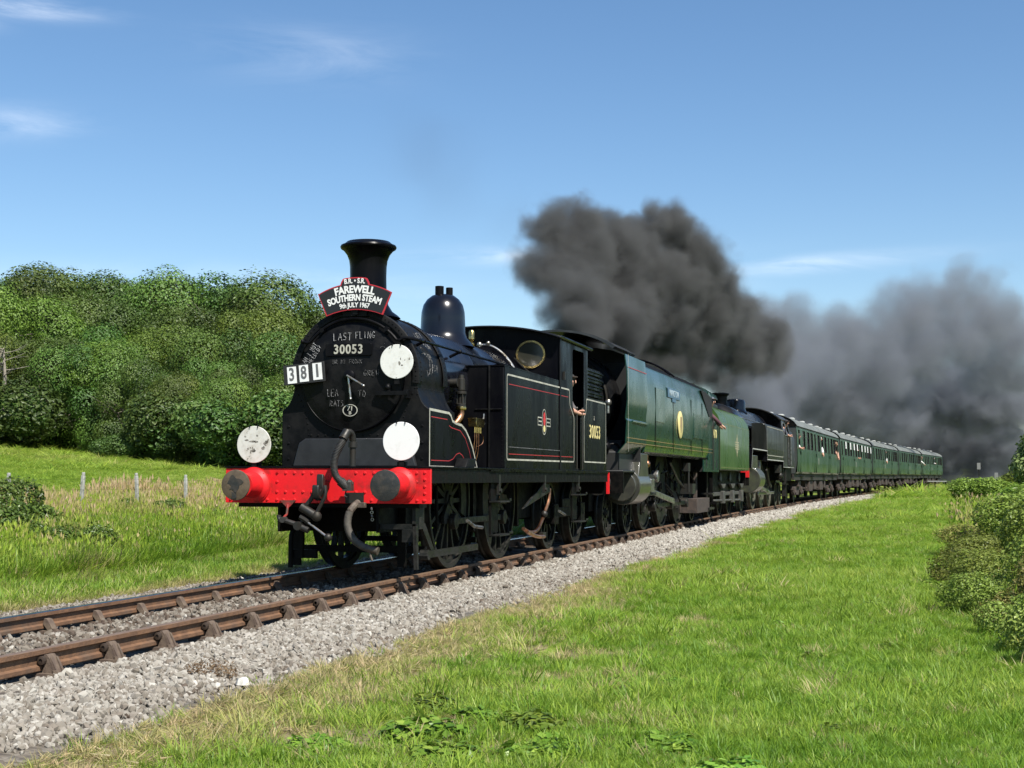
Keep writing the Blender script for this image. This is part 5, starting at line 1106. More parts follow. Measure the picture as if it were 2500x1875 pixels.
# ------------------------------------------------------------------ scattering of what nobody could count
def instancer_tint_mat(name, cols, rough=.9, trans=0., spec=.2, noise_scale=None, randomness=1.0, gloss=None):
    """colour picked by the per-copy attribute 'tint' through a ramp of real colours, with small random variation"""
    m = bpy.data.materials.new(name); m.use_nodes = True; t = m.node_tree; p = t.nodes['Principled BSDF']
    p.inputs['Roughness'].default_value = rough; p.inputs['Specular IOR Level'].default_value = spec
    at = t.nodes.new('ShaderNodeAttribute'); at.attribute_type = 'INSTANCER'; at.attribute_name = 'tint'
    cr = t.nodes.new('ShaderNodeValToRGB'); e = cr.color_ramp.elements
    while len(e) < len(cols): e.new(.5)
    for i, (pos, c) in enumerate(cols): e[i].position = pos; e[i].color = (*c, 1)
    t.links.new(at.outputs['Fac'], cr.inputs['Fac'])
    oi = t.nodes.new('ShaderNodeAttribute'); oi.attribute_type = 'GEOMETRY'; oi.attribute_name = 'leaf'
    hs = t.nodes.new('ShaderNodeHueSaturation')
    mr = t.nodes.new('ShaderNodeMapRange'); mr.inputs['To Min'].default_value = .72; mr.inputs['To Max'].default_value = 1.32; t.links.new(oi.outputs['Fac'], mr.inputs['Value']); t.links.new(mr.outputs[0], hs.inputs['Value'])
    mh = t.nodes.new('ShaderNodeMapRange'); mh.inputs['To Min'].default_value = .515; mh.inputs['To Max'].default_value = .48; t.links.new(oi.outputs['Fac'], mh.inputs['Value']); t.links.new(mh.outputs[0], hs.inputs['Hue'])
    t.links.new(cr.outputs[0], hs.inputs['Color']); t.links.new(hs.outputs[0], p.inputs['Base Color'])
    if trans:
        tb = t.nodes.new('ShaderNodeBsdfTranslucent'); ms = t.nodes.new('ShaderNodeMixShader'); ms.inputs[0].default_value = trans
        t.links.new(hs.outputs[0], tb.inputs['Color']); t.links.new(p.outputs[0], ms.inputs[1]); t.links.new(tb.outputs[0], ms.inputs[2]); t.links.new(ms.outputs[0], t.nodes['Material Output'].inputs['Surface'])
    return m
def scatter(name, label, protos, P, rot, sc, tint, idx):
    """one object: instanced geometry on points (seed meshes never enter the scene on their own)"""
    me = bpy.data.meshes.new(name); me.from_pydata(np.asarray(P).tolist(), [], [])
    def at(n, ty, d, f='value'):
        a = me.attributes.new(n, ty, 'POINT'); a.data.foreach_set(f, np.asarray(d, dtype=np.int32 if ty == 'INT' else np.float32).ravel())
    at('rot', 'FLOAT_VECTOR', rot, 'vector'); at('sc', 'FLOAT_VECTOR', sc, 'vector'); at('tint', 'FLOAT', tint); at('idx', 'INT', idx)
    o = bpy.data.objects.new(name, me); C.objects.link(o)
    g = bpy.data.node_groups.new(name, 'GeometryNodeTree')
    g.interface.new_socket('Geometry', in_out='INPUT', socket_type='NodeSocketGeometry'); g.interface.new_socket('Geometry', in_out='OUTPUT', socket_type='NodeSocketGeometry')
    N = g.nodes.new; L = g.links.new
    gi = N('NodeGroupInput'); go = N('NodeGroupOutput'); jo = N('GeometryNodeGeometryToInstance'); ip = N('GeometryNodeInstanceOnPoints')
    for pm in reversed(protos):
        po = bpy.data.objects.new(name+'_seed', pm); oi = N('GeometryNodeObjectInfo'); oi.inputs['Object'].default_value = po; oi.inputs['As Instance'].default_value = False
        L(oi.outputs['Geometry'], jo.inputs[0])
    L(gi.outputs[0], ip.inputs['Points']); L(jo.outputs[0], ip.inputs['Instance']); ip.inputs['Pick Instance'].default_value = True
    def na(n, ty):
        a = N('GeometryNodeInputNamedAttribute'); a.data_type = ty; a.inputs['Name'].default_value = n
        return [x for x in a.outputs if x.enabled and x.name == 'Attribute'][0]
    L(na('idx', 'INT'), ip.inputs['Instance Index'])
    er = N('FunctionNodeEulerToRotation'); L(na('rot', 'FLOAT_VECTOR'), er.inputs[0]); L(er.outputs[0], ip.inputs['Rotation'])
    L(na('sc', 'FLOAT_VECTOR'), ip.inputs['Scale']); L(ip.outputs[0], go.inputs[0])
    md = o.modifiers.new('scatter', 'NODES'); md.node_group = g
    o['kind'] = 'stuff'; o['label'] = label
    return o
def np_mesh(name, V_, F_, mat, leaf=None, smooth=False):
    me = bpy.data.meshes.new(name); me.from_pydata(np.asarray(V_).tolist(), [], [tuple(f) for f in F_]); me.materials.append(mat)
    if leaf is not None: a = me.attributes.new('leaf', 'FLOAT', 'POINT'); a.data.foreach_set('value', np.asarray(leaf, dtype=np.float32))
    if smooth: me.polygons.foreach_set('use_smooth', [True]*len(me.polygons))
    return me
def join_protos(lst): return lst
# Geometry to Instance must keep the seeds apart: one node per seed
def scatter2(name, label, protos, P, rot, sc, tint, idx):
    o = scatter(name, label, [], P, rot, sc, tint, idx); g = o.modifiers[0].node_group; N = g.nodes.new; L = g.links.new
    ip = [n for n in g.nodes if n.bl_idname == 'GeometryNodeInstanceOnPoints'][0]
    old = [n for n in g.nodes if n.bl_idname == 'GeometryNodeGeometryToInstance'][0]; g.nodes.remove(old)
    jn = N('GeometryNodeJoinGeometry')
    for pm in reversed(protos):
        po = bpy.data.objects.new(name+'_seed', pm); oi = N('GeometryNodeObjectInfo'); oi.inputs['Object'].default_value = po; oi.inputs['As Instance'].default_value = False
        ti = N('GeometryNodeGeometryToInstance'); L(oi.outputs['Geometry'], ti.inputs[0]); L(ti.outputs[0], jn.inputs[0])
    L(jn.outputs[0], ip.inputs['Instance'])
    return o

# stones
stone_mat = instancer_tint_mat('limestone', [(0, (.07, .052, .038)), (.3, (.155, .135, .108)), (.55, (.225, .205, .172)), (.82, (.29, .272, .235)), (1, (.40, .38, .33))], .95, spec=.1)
def stone_mesh(k):
    bm = bmesh.new(); bmesh.ops.create_icosphere(bm, subdivisions=1, radius=1)
    r_ = np.random.default_rng(100+k)
    ax = r_.uniform(.6, 1.1, 3)
    for v in bm.verts: v.co = Vector([v.co[i]*ax[i] for i in range(3)])*float(r_.uniform(.72, 1.18))
    V_ = [tuple(v.co) for v in bm.verts]; F_ = [tuple(v.index for v in f.verts) for f in bm.faces]; bm.free()
    return np_mesh('stone', V_, F_, stone_mat, r_.uniform(.3, .7, len(V_)))
stones = [stone_mesh(k) for k in range(8)]
def rand_in(n, s0, s1, v0, v1): return rng.uniform(s0, s1, n), rng.uniform(v0, v1, n)
def stone_set(regs):
    SS = []; VV = []; RR = []; ZZ = []
    for (s0, s1, v0, v1, dens, r0, r1) in regs:
        n = int((s1-s0)*(v1-v0)*dens); s_, v_ = rand_in(n, s0, s1, v0, v1)
        edge = 2.18+.14*np.sin(s_*1.3)+.10*np.sin(s_*3.1+1)+.1*np.sin(s_*.6)-.40*np.clip((-6.2-s_)/2.2, 0, 1)
        keep = rng.random(n) < np.clip((edge-v_)/.25+.35, 0.0, 1)*np.clip((v_+3.05)/.25, 0, 1)
        s_, v_ = s_[keep], v_[keep]; n = len(s_)
        SS.append(s_); VV.append(v_); r_ = rng.uniform(r0, r1, n)*np.where(rng.random(n) < .05, 1.45, 1); RR.append(r_); ZZ.append(np.maximum(bz(s_, v_), gz(s_, v_))+r_*rng.uniform(-.15, .5, n))
    return map(np.concatenate, (SS, VV, RR, ZZ))
s_, v_, r_, z_ = stone_set([(-12, -2, .86, 3.0, 1450, .015, .034), (-2, 6, .86, 2.6, 1100, .018, .034), (6, 20, .86, 2.5, 560, .025, .042), (20, 48, .86, 2.4, 220, .038, .062), (48, 90, .9, 2.4, 80, .06, .09),
                            (-12, 1, -.68, .66, 520, .016, .038), (1, 8, -.68, .68, 200, .02, .035), (-12, 6, -2.75, -.82, 420, .018, .034), (6, 20, -3, -.9, 60, .03, .05)])
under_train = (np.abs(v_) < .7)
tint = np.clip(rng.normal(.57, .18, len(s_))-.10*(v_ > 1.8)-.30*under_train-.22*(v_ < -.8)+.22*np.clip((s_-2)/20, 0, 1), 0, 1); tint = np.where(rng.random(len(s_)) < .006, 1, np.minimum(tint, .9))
print('stones', len(s_))
n = len(s_)
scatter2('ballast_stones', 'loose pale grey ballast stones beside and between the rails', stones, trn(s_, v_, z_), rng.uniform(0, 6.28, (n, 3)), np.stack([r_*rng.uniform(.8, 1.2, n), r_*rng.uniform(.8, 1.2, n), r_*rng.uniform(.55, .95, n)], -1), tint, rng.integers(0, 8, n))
b = MB()
for k in range(7):
    a = k*1.0; b.v += [Vector((.06*math.cos(a)*(1+.2*math.sin(k*3)), .045*math.sin(a), 0)), Vector((.045*math.cos(a+.3), .035*math.sin(a+.3), .05+.008*math.sin(k*2)))]
b.f = [tuple(range(1, 14, 2)), tuple(range(12, -1, -2))]+[(2*i, (2*i+2) % 14, (2*i+3) % 14, 2*i+1) for i in range(7)]
st = b.build('large_white_stone', M('white_stone', (.62, .60, .54), .9, col2=(.5, .48, .42), scale=30, bump=.3)); st.location = tr(-6.25, 2.02, -.245); st.scale = (.85, .8, .85); tag(st, 'largest pale stone lying on the ballast shoulder, lower left', 'stone')

# grass
def blade(V_, F_, Lf, base, h, w, az_, lean, bend, leafv, seed=False):
    d = np.array([math.cos(az_), math.sin(az_), 0]); sd_ = np.array([-math.sin(az_), math.cos(az_), 0]); i0 = len(V_)
    pts = []
    for t_ in (0, .4, .75, 1.0):
        pts.append(np.array(base)+d*(lean*t_+bend*t_*t_)*h+np.array([0, 0, h*(t_-.25*bend*t_*t_)]))
    ws = (w, w*.9, w*.55)
    for p_, w_ in zip(pts[:3], ws): V_.append(p_-sd_*w_/2); V_.append(p_+sd_*w_/2)
    V_.append(pts[3]); Lf += [leafv]*7
    F_ += [(i0, i0+1, i0+3, i0+2), (i0+2, i0+3, i0+5, i0+4), (i0+4, i0+5, i0+6)]
    if seed:
        top = pts[3]; j = len(V_)
        for q in range(3):
            a = q*2.1; e = np.array([math.cos(a), math.sin(a), 0])*w*2.2
            V_.extend([top-np.array([0, 0, h*.16]), top-np.array([0, 0, h*.06])+e, top+np.array([0, 0, h*.06])]); Lf += [min(1, leafv+.3)]*3; F_.append((j+3*q, j+3*q+1, j+3*q+2))
def tuft(k, nb, spread, w, mat, lean=(.05, .5), bend=(0, .7), hr=(.5, 1), seedp=0):
    r_ = np.random.default_rng(500+k); V_, F_, Lf = [], [], []
    for i in range(nb):
        a = r_.uniform(0, 6.28); rr = spread*math.sqrt(r_.random())
        blade(V_, F_, Lf, (rr*math.cos(a), rr*math.sin(a), -.03), r_.uniform(*hr), w*r_.uniform(.7, 1.3), a+r_.normal(0, .9), r_.uniform(*lean), r_.uniform(*bend), r_.random(), r_.random() < seedp)
    return np_mesh('tuft', np.array(V_), F_, mat, Lf)
grassm = instancer_tint_mat('grass_blades', [(0, (.050, .14, .010)), (.35, (.150, .275, .020)), (.6, (.255, .36, .048)), (.78, (.35, .34, .11)), (1, (.47, .38, .21))], .5, trans=.46, spec=.4)
G = [tuft(k, 30, .60, .050, grassm, (.05, .7), (.1, 1.0), (.4, 1)) for k in range(5)]+[tuft(20+k, 16, .3, .05, grassm, (.0, .25), (0, .5)) for k in range(3)]
def vnoise(x, y, sc, oct=3):
    out = np.zeros(len(x)); a = 1; tot = 0; rr = np.random.default_rng(3)
    for o_ in range(oct):
        for q in range(3):
            ang = rr.uniform(0, 6.28); ph = rr.uniform(0, 6.28); f = (2**o_)/sc*rr.uniform(.7, 1.4)
            out += a*np.sin((x*math.cos(ang)+y*math.sin(ang))*f+ph+1.3*np.sin((x*math.sin(ang)-y*math.cos(ang))*f*.7+ph*2))/3
        tot += a; a *= .6
    return out/tot
def grass_set(regs, tintf, keepf=None):
    A = []
    for (s0, s1, v0, v1, dens, h0, h1, wide) in regs:
        n = int((s1-s0)*(v1-v0)*dens); s_, v_ = rand_in(n, s0, s1, v0, v1); h = rng.uniform(h0, h1, n); A.append(np.stack([s_, v_, h, np.full(n, wide)]))
    A = np.concatenate(A, 1)
    if keepf is not None: A = A[:, keepf(A[0], A[1])]
    return A
def edge_r(s): return 2.18+.14*np.sin(s*1.3)+.10*np.sin(s*3.1+1)+.1*np.sin(s*.6)-.40*np.clip((-6.2-s)/2.2, 0, 1)
def keep_r(s, v):
    e = edge_r(s); q = (v-e); pn = vnoise(s, v, .35)
    wv = np.clip((s+9)/14, .25, 1)
    dens = np.clip(.62+q*.5*wv+.5*pn, .3, 1)*(q > -.10)
    dens = dens*np.where((s < 1) & (q < 2.4), np.clip(.8+1.3*vnoise(s+9, v*1.2, .45), .25, 1), 1)
    return rng.random(len(s)) < dens
lawn_regs = [(-11.5, -4, 2.0, 8.2, 700, .035, .095, 1.0), (-4, 3, 2.0, 9, 480, .04, .10, 1.1), (3, 14, 2.0, 9, 360, .045, .10, 1.25), (14, 34, 2.1, 9, 240, .05, .10, 1.6), (34, 80, 2.1, 13, 80, .06, .12, 2.4), (80, 200, 2.3, 24, 14, .10, .2, 5)]
A = grass_set(lawn_regs, None, keep_r); s_, v_, h_, w_ = A; n = len(s_)
dry = np.clip(1.05-(v_-edge_r(s_)-.6*vnoise(s_, v_, .6))/np.clip(.8-.026*s_, .3, 1.2), 0, 1)
pn = vnoise(s_, v_, 1.1); pf = vnoise(s_+40, v_, .3); pl = vnoise(s_, v_+17, 3.5, 2)
tint = .45+.16*pn+.13*pf+.10*pl+rng.normal(0, .07, n)
tint = np.where(dry > .15, np.maximum(tint, .50+.5*dry+rng.normal(0, .10, n)), tint); tint = np.where((rng.random(n) < .40*(dry > .05)), .5, tint)
tint = np.where(rng.random(n) < .035, .9, tint); patch = np.clip(.32-1.5*vnoise(s_+9, v_*1.2, .45)-(v_-2.2)*.22, 0, 1)*(s_ < 1); tint = np.where(rng.random(n) < patch*.7, rng.uniform(.7, 1, n), tint); tint = np.clip(tint, 0, 1)
h_ = h_*(1+.35*pn+.25*pl)*np.where(dry > .5, .75, 1)*np.where(rng.random(n) < .06, 1.7, 1)
P = trn(s_, v_, gz(s_, v_)); R_ = np.stack([rng.normal(0, .18, n), rng.normal(0, .18, n), rng.uniform(0, 6.28, n)], -1)
print('lawn', n)
hh = h_*(1.0+.0*w_); Sx = h_*w_
scatter2('lawn_grass', 'bright green grass verge right of the track, straw coloured along the ballast', G, P, R_, np.stack([Sx*1.1, Sx*1.1, hh*1.1], -1), tint, rng.integers(0, 5, n))
# left bank: short lush near the rails, tall dry stems round the fence, then smooth pasture
TG = [tuft(40+k, 20, .22, .026, grassm, (.05, .35), (.1, .9), (.45, 1), .35) for k in range(4)]
regsL = [(-4, 10, -5.2, -2.45, 360, .07, .20, 1.1, 0), (-4, 14, -7.6, -4.4, 260, .18, .48, .7, 0), (10, 40, -7.6, -2.7, 80, .14, .42, 1.2, 0)]
A = np.concatenate([grass_set([r[:8]], None) for r in regsL], 1)
s_, v_, h_, w_ = A; n = len(s_); pn = vnoise(s_, v_, .9)
near = np.clip((v_+2.95)/.4, 0, 1)
tint = np.clip(.46+.20*pn+rng.normal(0, .11, n)+.45*near+.16*np.clip((-v_-5)/2.5, 0, 1), 0, 1); tint = np.where(rng.random(n) < .10, .88, tint)
h_ = h_*(1+.3*pn)*(1-.45*near)
P = trn(s_, v_, gz(s_, v_)); R_ = np.stack([rng.normal(0, .2, n), rng.normal(0, .2, n), rng.uniform(0, 6.28, n)], -1)
tall = (v_ < -4.8)
print('left grass', n)
scatter2('bank_grass', 'rank green grass on the bank left of the rails', G+TG, P, R_, np.stack([h_*w_, h_*w_, h_], -1), tint, np.where(tall & (rng.random(n) < .6), rng.integers(8, 12, n), rng.integers(0, 8, n)))
A = grass_set([(0, 16, -10.6, -7.0, 150, .40, .80, .6), (16, 45, -12.5, -7, 45, .45, .8, .8)], None); s_, v_, h_, w_ = A; n = len(s_); pn = vnoise(s_, v_, 1.4)
tint = np.clip(.80+.18*pn+rng.normal(0, .17, n), .35, 1); h_ = h_*(.8+.4*pn)
R_ = np.stack([rng.normal(0, .15, n), rng.normal(.08, .15, n), rng.uniform(0, 6.28, n)], -1)
print('tall', n)
scatter2('tall_dry_grass', 'straw coloured seeding grass standing along the fence line', TG, trn(s_, v_, gz(s_, v_)), R_, np.stack([h_*w_, h_*w_, h_], -1), tint, rng.integers(0, 4, n))
A = grass_set([(0, 45, -32, -10, 60, .05, .11, 2.2), (25, 75, -60, -22, 12, .08, .16, 4)], None); s_, v_, h_, w_ = A; n = len(s_); pn = vnoise(s_, v_, 4)
tint = np.clip(.56+.10*pn+rng.normal(0, .07, n), 0, 1); R_ = np.stack([rng.normal(0, .15, n), rng.normal(0, .15, n), rng.uniform(0, 6.28, n)], -1)
scatter2('pasture_grass', 'smooth light green pasture sloping up to the wood', G, trn(s_, v_, gz(s_, v_)), R_, np.stack([h_*w_, h_*w_, h_], -1), tint, rng.integers(0, 8, n))
print('pasture', n)

# ------------------------------------------------------------------ leaves: crowns, bushes
def leaf_mat(name, dark_, mid, light, trans=.3, rough=.5):
    m = bpy.data.materials.new(name); m.use_nodes = True; t = m.node_tree; p = t.nodes['Principled BSDF']; p.inputs['Roughness'].default_value = rough; p.inputs['Specular IOR Level'].default_value = .35
    at = t.nodes.new('ShaderNodeAttribute'); at.attribute_type = 'GEOMETRY'; at.attribute_name = 'leaf'
    cr = t.nodes.new('ShaderNodeValToRGB'); e = cr.color_ramp.elements; e.new(.5)
    for i, (q, c_) in enumerate(((0, dark_), (.5, mid), (1, light))): e[i].position = q; e[i].color = (*c_, 1)
    t.links.new(at.outputs['Fac'], cr.inputs['Fac'])
    oi = t.nodes.new('ShaderNodeObjectInfo'); hs = t.nodes.new('ShaderNodeHueSaturation')
    mr = t.nodes.new('ShaderNodeMapRange'); mr.inputs['To Min'].default_value = .474; mr.inputs['To Max'].default_value = .516; t.links.new(oi.outputs['Random'], mr.inputs['Value']); t.links.new(mr.outputs[0], hs.inputs['Hue'])
    m2 = t.nodes.new('ShaderNodeMath'); m2.operation = 'MULTIPLY_ADD'; m2.inputs[1].default_value = .75; m2.inputs[2].default_value = .62; t.links.new(oi.outputs['Random'], m2.inputs[0]); t.links.new(m2.outputs[0], hs.inputs['Value'])
    t.links.new(cr.outputs[0], hs.inputs['Color']); t.links.new(hs.outputs[0], p.inputs['Base Color'])
    tb = t.nodes.new('ShaderNodeBsdfTranslucent'); ms = t.nodes.new('ShaderNodeMixShader'); ms.inputs[0].default_value = trans
    t.links.new(hs.outputs[0], tb.inputs['Color']); t.links.new(p.outputs[0], ms.inputs[1]); t.links.new(tb.outputs[0], ms.inputs[2]); t.links.new(ms.outputs[0], t.nodes['Material Output'].inputs['Surface'])
    return m
def crown_mesh(seed, lobes, dens, size, mat, aspect=.6, shell=(.72, 1.04), flat=.25, name='crown'):
    """many leaf-sized faces spread through the outer part of each lobe; lobes = [(x, y, z, r)]"""
    r_ = np.random.default_rng(seed); Lb = np.array(lobes, float); PP = []; NN = []; TT = []
    for i, (x, y, z, r) in enumerate(Lb):
        n = int(dens*4*PI*r*r); d = r_.normal(size=(n, 3)); d /= np.linalg.norm(d, axis=1)[:, None]
        # bumpy lobe surface
        ph = r_.uniform(0, 6.28, 6); wob = 1+.10*np.sin(d[:, 0]*5/1+ph[0])*np.sin(d[:, 1]*5+ph[1])+.07*np.sin(d[:, 2]*9+ph[2])*np.sin(d[:, 0]*8+ph[3])
        rad = r*r_.uniform(*shell, n)*wob; p_ = np.array([x, y, z])+d*rad[:, None]*np.array([1, 1, .9])
        ok = np.ones(n, bool)
        for j, (a, b_, c_, q) in enumerate(Lb):
            if j != i: ok &= np.linalg.norm((p_-np.array([a, b_, c_]))/np.array([1, 1, .9]), axis=1) > q*.80
        PP.append(p_[ok]); NN.append(d[ok]); TT.append(np.full(ok.sum(), r_.uniform(-.16, .16)))
    P_ = np.concatenate(PP); D = np.concatenate(NN); T = np.concatenate(TT); n = len(P_)
    nr = D+r_.normal(0, .30 if size > .13 else .5, (n, 3))+np.array([0, 0, flat]); nr /= np.linalg.norm(nr, axis=1)[:, None]
    up = r_.normal(size=(n, 3)); a = np.cross(nr, up); a /= np.linalg.norm(a, axis=1)[:, None]; b_ = np.cross(nr, a)
    sz = size*r_.uniform(.6, 1.35, n)[:, None]
    V_ = np.stack([P_-a*sz*.5, P_+b_*sz*aspect*.5+nr*sz*.08, P_+a*sz*.5, P_-b_*sz*aspect*.5+nr*sz*.08], 1).reshape(-1, 3)
    F_ = np.arange(4*n).reshape(n, 4); leaf = np.clip(.5+T*(1.5 if size > .13 else 1)+r_.normal(0, .10 if size > .13 else .17, n), 0, 1)
    return np_mesh(name, V_, F_.tolist(), mat, np.repeat(leaf, 4))
oak = leaf_mat('woodland_leaves', (.020, .048, .008), (.052, .098, .013), (.11, .165, .027), trans=.14)
oak2 = leaf_mat('woodland_leaves_yellow', (.036, .070, .009), (.080, .130, .014), (.15, .20, .03), trans=.18)
def tree_lobes(seed, R, H, base):
    r_ = np.random.default_rng(seed); L_ = [(0, 0, H*.5, R*.45)]
    for k in range(13):
        a = r_.uniform(0, 6.28); t_ = r_.random(); z = base+(H-base)*(.06+.86*t_); rr = R*math.sqrt(max(.05, 1-((t_-.42)/.66)**2))*r_.uniform(.55, .92); q = R*r_.choice([.28, .36, .44, .52], p=[.25, .3, .25, .2])
        L_.append((rr*math.cos(a), rr*math.sin(a), min(z, H-q*.8), q))
    return L_
CR = [crown_mesh(10+k, tree_lobes(10+k, 4.2, 9, 1.4 if k < 4 else .3), 72, .16, (oak, oak, oak2, oak, oak, oak2)[k]) for k in range(6)]
def trunk_mesh(seed, H, R, mat, r0=.26):
    r_ = np.random.default_rng(seed); b = MB(); b.tube([(0, 0, -.4), (.1, .05, H*.2), (.0, .15, H*.45), (.1, .1, H*.7)], [r0, r0*.4], n=8, smooth=1)
    for k in range(9):
        a = r_.uniform(0, 6.28); z0 = H*r_.uniform(.18, .5); e = Vector((math.cos(a)*R*.8, math.sin(a)*R*.8, z0+H*r_.uniform(.1, .35))); m_ = Vector((math.cos(a+.2)*R*.4, math.sin(a+.2)*R*.4, z0+H*.1)); st_ = Vector((.03, .1, z0))
        b.tube([st_, m_, e], [r0*.4, .03], n=6, smooth=1)
        for q in range(2): b.tube([m_, m_+(e-m_)*.5+Vector(r_.normal(0, .5, 3).tolist()), e+Vector(r_.normal(0, .9, 3).tolist())], [r0*.16, .02], n=5)
    return b.mesh('trunk', mat)
TRK = [trunk_mesh(3, 9, 4.2, bark), trunk_mesh(4, 9, 4.2, bark)]
TREE_LABELS = {}
CAMP = Vector((6.2899, -15.0952, 1.1359))
def place_tree(px, top, Y, k, sc_w, label, base=None, group='trees of the hillside wood'):
    """px, top: bearing and treetop height read off the photograph; Y: its distance up the line"""
    o = cam.matrix_world.to_3x3()@Vector(((px-1250)/3488.04, -(top-937.5)/3488.04, -1)); t_ = (Y-CAMP.y)/o.y; P_ = CAMP+o*t_
    g0 = float(gz(np.array([P_.y]), np.array([P_.x-(max(P_.y-S0, 0)**2)/(2*RAD)]))[0]); g0 += elev(P_.y) if base is None else 0
    z0 = g0 if base is None else base
    z0 -= .9; H = P_.z-z0; e = thing('broadleaf_tree', label, 'tree', (P_.x, P_.y, z0), random.uniform(0, 6.28), group)
    zs = H/8.7; wv = zs*.98*sc_w; e.scale = (wv, wv, zs)
    for nm, me in (('trunk', TRK[k % 2]), ('crown', CR[k])):
        c_ = bpy.data.objects.new(nm, me); C.objects.link(c_); c_.parent = e
        if nm == 'crown': c_['kind'] = 'thing'
    return e
WOOD = [ # pixel x, top y, Y, crown, width, label
 (-90, 695, 66, 0, 1.1, 'outermost tree at the photo edge, topping the wood on the left'), (15, 685, 68, 1, 1.05, 'rounded tree top at the far left above the pale bare branches'),
 (105, 712, 80, 3, 1.0, 'tree in the dip between the two highest crowns of the wood'), (200, 668, 76, 0, 1.15, 'highest crown of the wood, steep on its left side'), (285, 674, 73, 1, 1.05, 'right shoulder of the highest crown in the wood'),
 (385, 700, 80, 3, 1.0, 'flat topped crown just right of the highest one'), (455, 690, 74, 0, 1.0, 'third crown along the skyline of the wood'), (535, 712, 80, 1, .95, 'low crown on the skyline midway along the wood'),
 (610, 700, 74, 3, 1.15, 'last high crown before the wood slopes down'), (685, 735, 74, 0, .95, 'crown where the wood skyline starts sloping to the engine'), (745, 775, 72, 1, .9, 'tree on the sloping skyline near the smokebox'), (800, 825, 70, 2, .85, 'yellow-green tree seen just over the 381 board'),
 (40, 735, 60, 2, 1.0, 'light green tree below the leftmost skyline crown'), (130, 790, 62, 0, .9, 'darker tree under the highest crown'), (215, 745, 65, 3, .95, 'tree filling the slope directly below the highest crown'), (300, 805, 58, 1, .9, 'mid slope tree left of the wood centre'), (365, 755, 67, 0, .95, 'upper slope tree right below the flat topped crown'),
 (420, 815, 59, 2, .95, 'yellower mid slope tree in the wood centre'), (500, 770, 66, 3, 1.0, 'mid slope tree below the third skyline crown'), (560, 825, 58, 0, .95, 'broad dark tree low on the slope behind the chipped disc'), (625, 775, 64, 2, .95, 'yellowish mid slope tree right of the wood centre'), (690, 830, 57, 1, .95, 'dense mid slope tree nearest the smokebox'), (765, 865, 58, 3, .9, 'tree partly hidden behind the smokebox edge'),
 (-30, 830, 48, 2, 1.0, 'leafy lower tree at the left edge of the field'), (60, 880, 48, 3, .9, 'tree at the field edge left of the dark hollow'), (120, 840, 49, 3, 1.0, 'tree arching over the left side of the dark hollow'), (200, 860, 48, 0, .95, 'tree hanging over the middle of the dark hollow'), (275, 850, 49, 2, .95, 'bright pointed tree right of the dark hollow'),
 (345, 890, 47, 1, .9, 'light green tree above the ivy clad trunk'), (415, 925, 45, 5, .8, 'field edge tree right of the ivy clad trunk'), (480, 880, 50, 4, .85, 'tall slim tree behind the field edge bushes'), (540, 935, 45, 5, .8, 'bushy pale tree at the field edge mid wood'), (600, 905, 47, 4, .85, 'field edge tree behind the chipped disc'), (665, 925, 45, 5, .85, 'field edge tree beside the smokebox wing'), (740, 945, 46, 4, .8, 'low tree behind the front of the engine'),
]
for (px, top, Y, k, w_, lab) in WOOD: place_tree(px, top, Y, k, w_, lab)
# deeper ranks that close the wood behind the front trees
INL = ['crown filling the wood behind the rounded far left tree top', 'crown filling the dip behind the highest crown', 'crown behind the right shoulder of the highest one', 'crown behind the flat topped skyline crown', 'crown behind the low skyline crown midway', 'crown behind the last high skyline crown', 'crown behind the sloping skyline by the smokebox', 'shaded tree at the back of the dark hollow, on its left', 'shaded tree at the back of the dark hollow, in its middle', 'shaded tree at the back of the dark hollow, right of its middle', 'shaded tree closing the right end of the dark hollow', 'shaded tree inside the wood behind the left field corner', 'shaded tree inside the wood behind the ivy clad trunk', 'inner tree at mid height in the wood centre', 'inner tree under the right shoulder of the highest crown', 'inner tree above the bright pointed tree', 'inner tree above the tree arching over the hollow', 'inner tree at mid height toward the engine']
for i, (px, top, Y) in enumerate([(-30, 715, 88), (100, 712, 90), (250, 700, 90), (350, 706, 92), (510, 722, 90), (650, 730, 88), (720, 770, 86), (90, 900, 54), (160, 915, 55), (240, 915, 54), (310, 910, 54), (20, 900, 54), (380, 905, 55), (450, 850, 60), (250, 790, 72), (330, 840, 64), (160, 840, 66), (580, 790, 72)]):
    place_tree(px, top, Y, i % 4 if i < 11 else 4+i % 2, 1.3, INL[i], group='inner trees of the wood')
